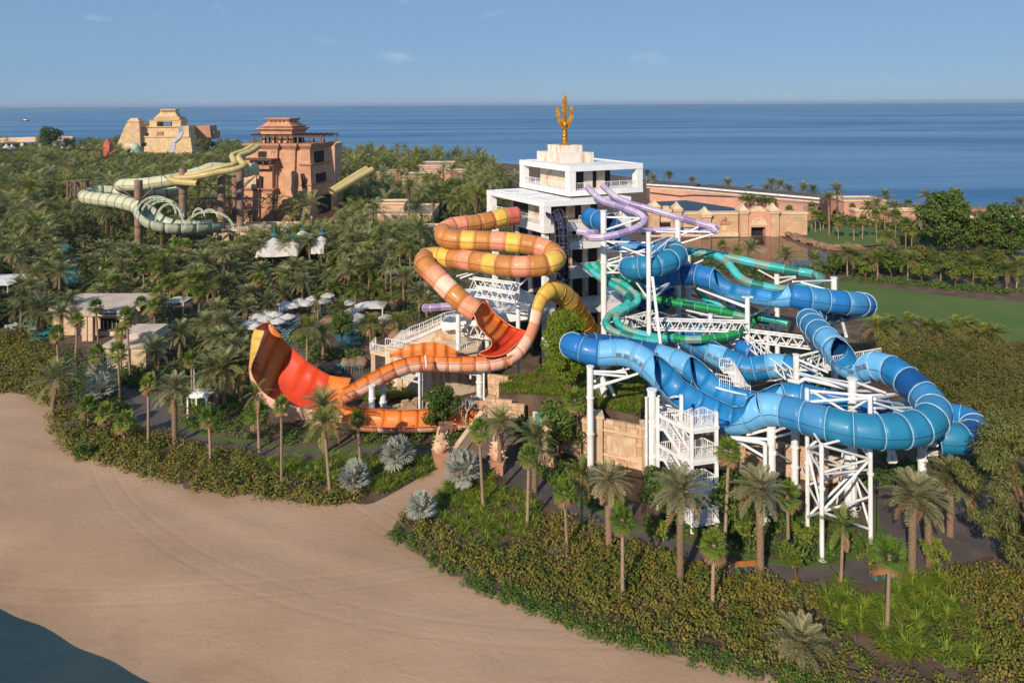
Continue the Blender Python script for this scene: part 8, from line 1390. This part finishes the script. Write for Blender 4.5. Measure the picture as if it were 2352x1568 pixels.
# picnic tables and small teal parasols on the snack bar terrace
tb_ = [(150, 840), (120, 890), (250, 850), (280, 880), (320, 920), (330, 960), (400, 970), (420, 845), (310, 870), (440, 935), (210, 910), (330, 1020)]
for k, (x, y) in enumerate(tb_):
    p = W('z5', x, y + 10); e = empty('picnic_table', (p.x, p.y, .02), f'{["teal", "grey"][k % 3 == 1]} table, {ordinal(k)} on the snack bar terrace counted from the rear left', 'table', 'snack bar tables', k * .4)
    m = M['tealpaint'] if k % 3 != 1 else M['grey']
    mb = MB(); mb.box(-.75, .75, -.75, .75, .70, .76); mb.build('table_top', m, e); mb = MB(); mb.box(-.08, .08, -.08, .08, 0, .7); mb.box(-.4, .4, -.05, .05, 0, .06); mb.build('leg', M['steeldk'], e)
    for sx, sy in ((1.1, 0), (-1.1, 0), (0, 1.1), (0, -1.1)):
        mb = MB(); mb.box(sx - .22, sx + .22, sy - .22, sy + .22, .4, .45); mb.box(sx - .2, sx - .15, sy - .2, sy - .15, 0, .4); mb.box(sx + .15, sx + .2, sy + .15, sy + .2, 0, .4); mb.box(sx - .22, sx + .22, sy + (.18 if sy >= 0 else -.22), sy + (.22 if sy >= 0 else -.18), .45, .85); mb.build('seat', m, e)
# benches on the dark walk
for u, v, lb in ((1712, 1308, 'orange timber bench below the braced frame'), (2028, 1326, 'orange timber bench with blue legs by the bright fan palm')):
    p = P(u, v); e = empty('park_bench', (p.x, p.y, .01), lb, 'bench', 'orange benches', .1)
    mb = MB(); mb.box(-1, 1, -.25, .25, .42, .48); mb.build('seat', M['orangewood'], e); mb = MB(); mb.box(-1, 1, -.32, -.26, .5, .95); mb.build('backrest', M['orangewood'], e)
    for sx in (-.8, 0, .8): mb = MB(); mb.box(sx - .05, sx + .05, -.3, .25, 0, .42); mb.build('leg', M['tealpaint'], e)
# horned fish statues at the head of the lane
def statue(u, v, lb, rz):
    p = P(u, v); e = empty('horned_statue', (p.x, p.y, 0), lb, 'statue', 'statue pair', rz); st = M['stone']
    mb = MB(); mb.box(-.75, .75, -.75, .75, 0, 1.2); mb.box(-.85, .85, -.85, .85, 1.2, 1.4); mb.build('pedestal', M['sandst2'], e)
    prof = [(.55, 0), (.75, .3), (.8, .7), (.65, 1.1), (.5, 1.4), (.55, 1.7), (.4, 2.0), (.15, 2.15)]; mb = MB(); mb.lathe(prof, (0, 0, 1.4), 12, sx=1.1, sy=.8); mb.build('body', st, e)
    mb = MB()
    for i in range(26):
        a = i * 2.4; z = 1.6 + i * .06; q = .72 - .012 * i; d = Vector((math.cos(a) * 1.1, math.sin(a) * .8, .35)); b = Vector((math.cos(a) * q * 1.1, math.sin(a) * q * .8, z)); mb.cyl(b, b + d * .35, .13, .02, 5)
    mb.build('scales', st, e)
    mb = MB(); pv = Vector((-.2, -.2, 3.2))
    for q in ((-.35, -.25, 3.6), (-.3, -.25, 4.0), (-.1, -.2, 4.3)): q = Vector(q); mb.cyl(pv, q, .14, .08, 7); pv = q
    mb.build('horn', M['trimst'], e); mb = MB(); mb.cyl((.3, -.3, 2.6), (.75, -.5, 2.4), .3, .12, 8); mb.cyl((.5, .2, 2.9), (.9, .3, 3.5), .16, .03, 6); mb.build('head', st, e)
statue(1012, 1066, 'left horned stone statue at the top of the sandy lane', .3); statue(1143, 1083, 'right horned stone statue beside the dark walk', -.2)
sg_ = P(1024, 1050); SGN = empty('direction_sign', (sg_.x, sg_.y, 0), 'wooden finger sign behind the left statue', 'sign')
mb = MB(); mb.cyl((0, 0, 0), (0, 0, 4.2), .09); mb.build('post', M['wood'], SGN)
for i in range(4): mb = MB(); mb.box(-.8, .8, -.12, -.06, 2.6 + i * .4, 2.9 + i * .4); mb.build('board', M['wood'], SGN)
# lamp post and speed boat
lp = W('z5', 1785, 1600); LPn = empty('lamp_post', (lp.x, lp.y, 0), 'slim white lamp post beside the white kiosk', 'lamp post'); mb = MB(); mb.cyl((0, 0, 0), (0, 0, 6.3), .06); mb.build('pole', M['white'], LPn); mb = MB(); mb.bar((0, 0, 6.2), (.5, 0, 6.3), .12); mb.build('lamp_head', M['white'], LPn)
for z, x, y, lb in (('z5', 717, 1600, 'dark lamp post left of the silver palms'), ('y6', 665, 1560, 'dark sign post below the braced frame'), ('z5', 495, 540, 'dark lamp post beside the blue pool')):
    q = W(z, x, y); e = empty('lamp_post', (q.x, q.y, 0), lb, 'lamp post'); mb = MB(); mb.cyl((0, 0, 0), (0, 0, 5.5), .05); mb.build('pole', M['black'], e); mb = MB(); mb.box(-.15, .15, -.15, .15, 5.5, 5.9); mb.build('lamp_head', M['black'], e)
bt = W('z1', 235, 300, None, -1.6); BT = empty('speed_boat', (bt.x, bt.y, -1.6), 'small dark speed boat with a white wake out at sea', 'boat'); mb = MB(); mb.prism([(-8, -2.5), (5, -2.5), (10, 0), (5, 2.5), (-8, 2.5)], 0, 3); mb.build('hull', M['black'], BT); mb = MB(); mb.prism([(-5, -1.8), (2, -1.8), (4, 0), (2, 1.8), (-5, 1.8)], 3, 5.5, 0, [(-4, -1.5), (1, -1.5), (1.5, 0), (1, 1.5), (-4, 1.5)]); mb.build('cabin', M['white'], BT)
M['foam'] = mat('wake_foam', (.7, .72, .74), .8); mb = MB(); mb.add([(-8, -2, .05), (-8, 2, .05), (-160, 10, .05), (-160, -10, .05)], [(0, 1, 2, 3)]); mb.build('wake', M['foam'], BT)
# teal pool chairs, pipes and equipment
for x, y, lb in ((735, 150, 'left'), (850, 140, 'right')):
    q = W('y2', x, y); e = empty('teal_rack', (q.x, q.y, 0), f'{lb} teal metal rack behind the red wall', 'rack', 'teal racks')
    for k in range(5): mb = MB(); mb.bar((-.8 + k * .4, 0, 0), (-.8 + k * .4, 0, 1.5), .08); mb.build('bar', M['tealpaint'], e)
    mb = MB(); mb.bar((-.85, 0, 1.5), (.85, 0, 1.5), .1); mb.build('top_bar', M['tealpaint'], e)
def pipe(label, pts, r=.17, m='steel'):
    e = empty('water_pipe', (0, 0, 0), label, 'pipe', 'white water pipes')
    for a, b in zip(pts, pts[1:]): mb = MB(); mb.cyl(a, b, r, n=10); mb.build('pipe_length', M[m], e)
pipe('white pipe stepping along below the steep blue exit', [W('y4', 450, 945, 73), W('y4', 540, 965, 72), W('y4', 600, 930, 71.5), W('y4', 1000, 1020, 69)], .2)
pipe('white pipe bent down beside the bright tube column', [W('y5', 830, 425, 66), W('y5', 1100, 465, 65), W('y5', 1150, 490, 64.8), W('y5', 1150, 1290, 64.8)], .2)
pipe('white pipe running along the stair tower head', [W('y5', 160, 140, 70), W('y5', 440, 200, 69), W('y5', 160, 140, 70), W('y5', 160, 360, 69)], .16)
pipe('twin pipe elbow under the far right loop', [W('y6', 800, 440, 68), W('y6', 820, 520, 68), W('y6', 800, 590, 68), W('y6', 880, 590, 68), W('y6', 860, 510, 68), W('y6', 840, 440, 68)], .22)
# bare white shrub beside the outlet trough
q = W('y2', 1725, 620); BS = empty('bare_shrub', (q.x, q.y, 0), 'bare pale branched shrub in front of the orange trough', 'shrub'); rb = random.Random(4)
def branch(mb, p, d, l, r, k):
    e_ = p + d * l; mb.cyl(p, e_, r, r * .65, 5)
    if k: [branch(mb, e_, (d + Vector((rb.uniform(-.6, .6), rb.uniform(-.6, .6), rb.uniform(-.1, .4)))).normalized(), l * .75, r * .65, k - 1) for _ in range(3)]
mb = MB(); branch(mb, Vector((0, 0, 0)), Vector((-.2, 0, 1)).normalized(), 1.6, .09, 3); mb.build('branches', M['flange'], BS)
# irrigation lines on the bare soil strip
for k, dy in enumerate((2.4, 3.1, 3.8)):
    o = ribbon('irrigation_pipe', [(x + .25 * dy, y + dy, 0) for x, y in fr_in[i0 + 12:]], .06, .0, .05, M['black'], None); tag(o, ['front', 'middle', 'rear'][k] + ' black irrigation pipe on the soil strip at lower right', 'pipe', 'irrigation pipes')
# lettering as plain mesh
dg = bpy.context.evaluated_depsgraph_get(); lm = bpy.data.meshes.new_from_object(to.evaluated_get(dg)); ml = to.matrix_basis.copy(); bpy.data.objects.remove(to); lo = link('lettering', lm, SB); lo.matrix_basis = ml

# even sea haze round the whole place
hm = bpy.data.materials.new('sea_haze'); hm.use_nodes = True; hn = hm.node_tree.nodes; hn.remove(hn['Principled BSDF']); pv_ = hn.new('ShaderNodeVolumePrincipled'); pv_.inputs['Color'].default_value = (.72, .84, 1, 1); pv_.inputs['Density'].default_value = 6e-5; pv_.inputs['Anisotropy'].default_value = .3; hm.node_tree.links.new(pv_.outputs[0], hn['Material Output'].inputs['Volume'])
hb = MB().box(-16000, 16000, -400, 16000, -3, 52).build('haze', hm); hb['kind'] = 'stuff'; hb['label'] = 'thin pale sea haze over the whole park'; hb['category'] = 'haze'
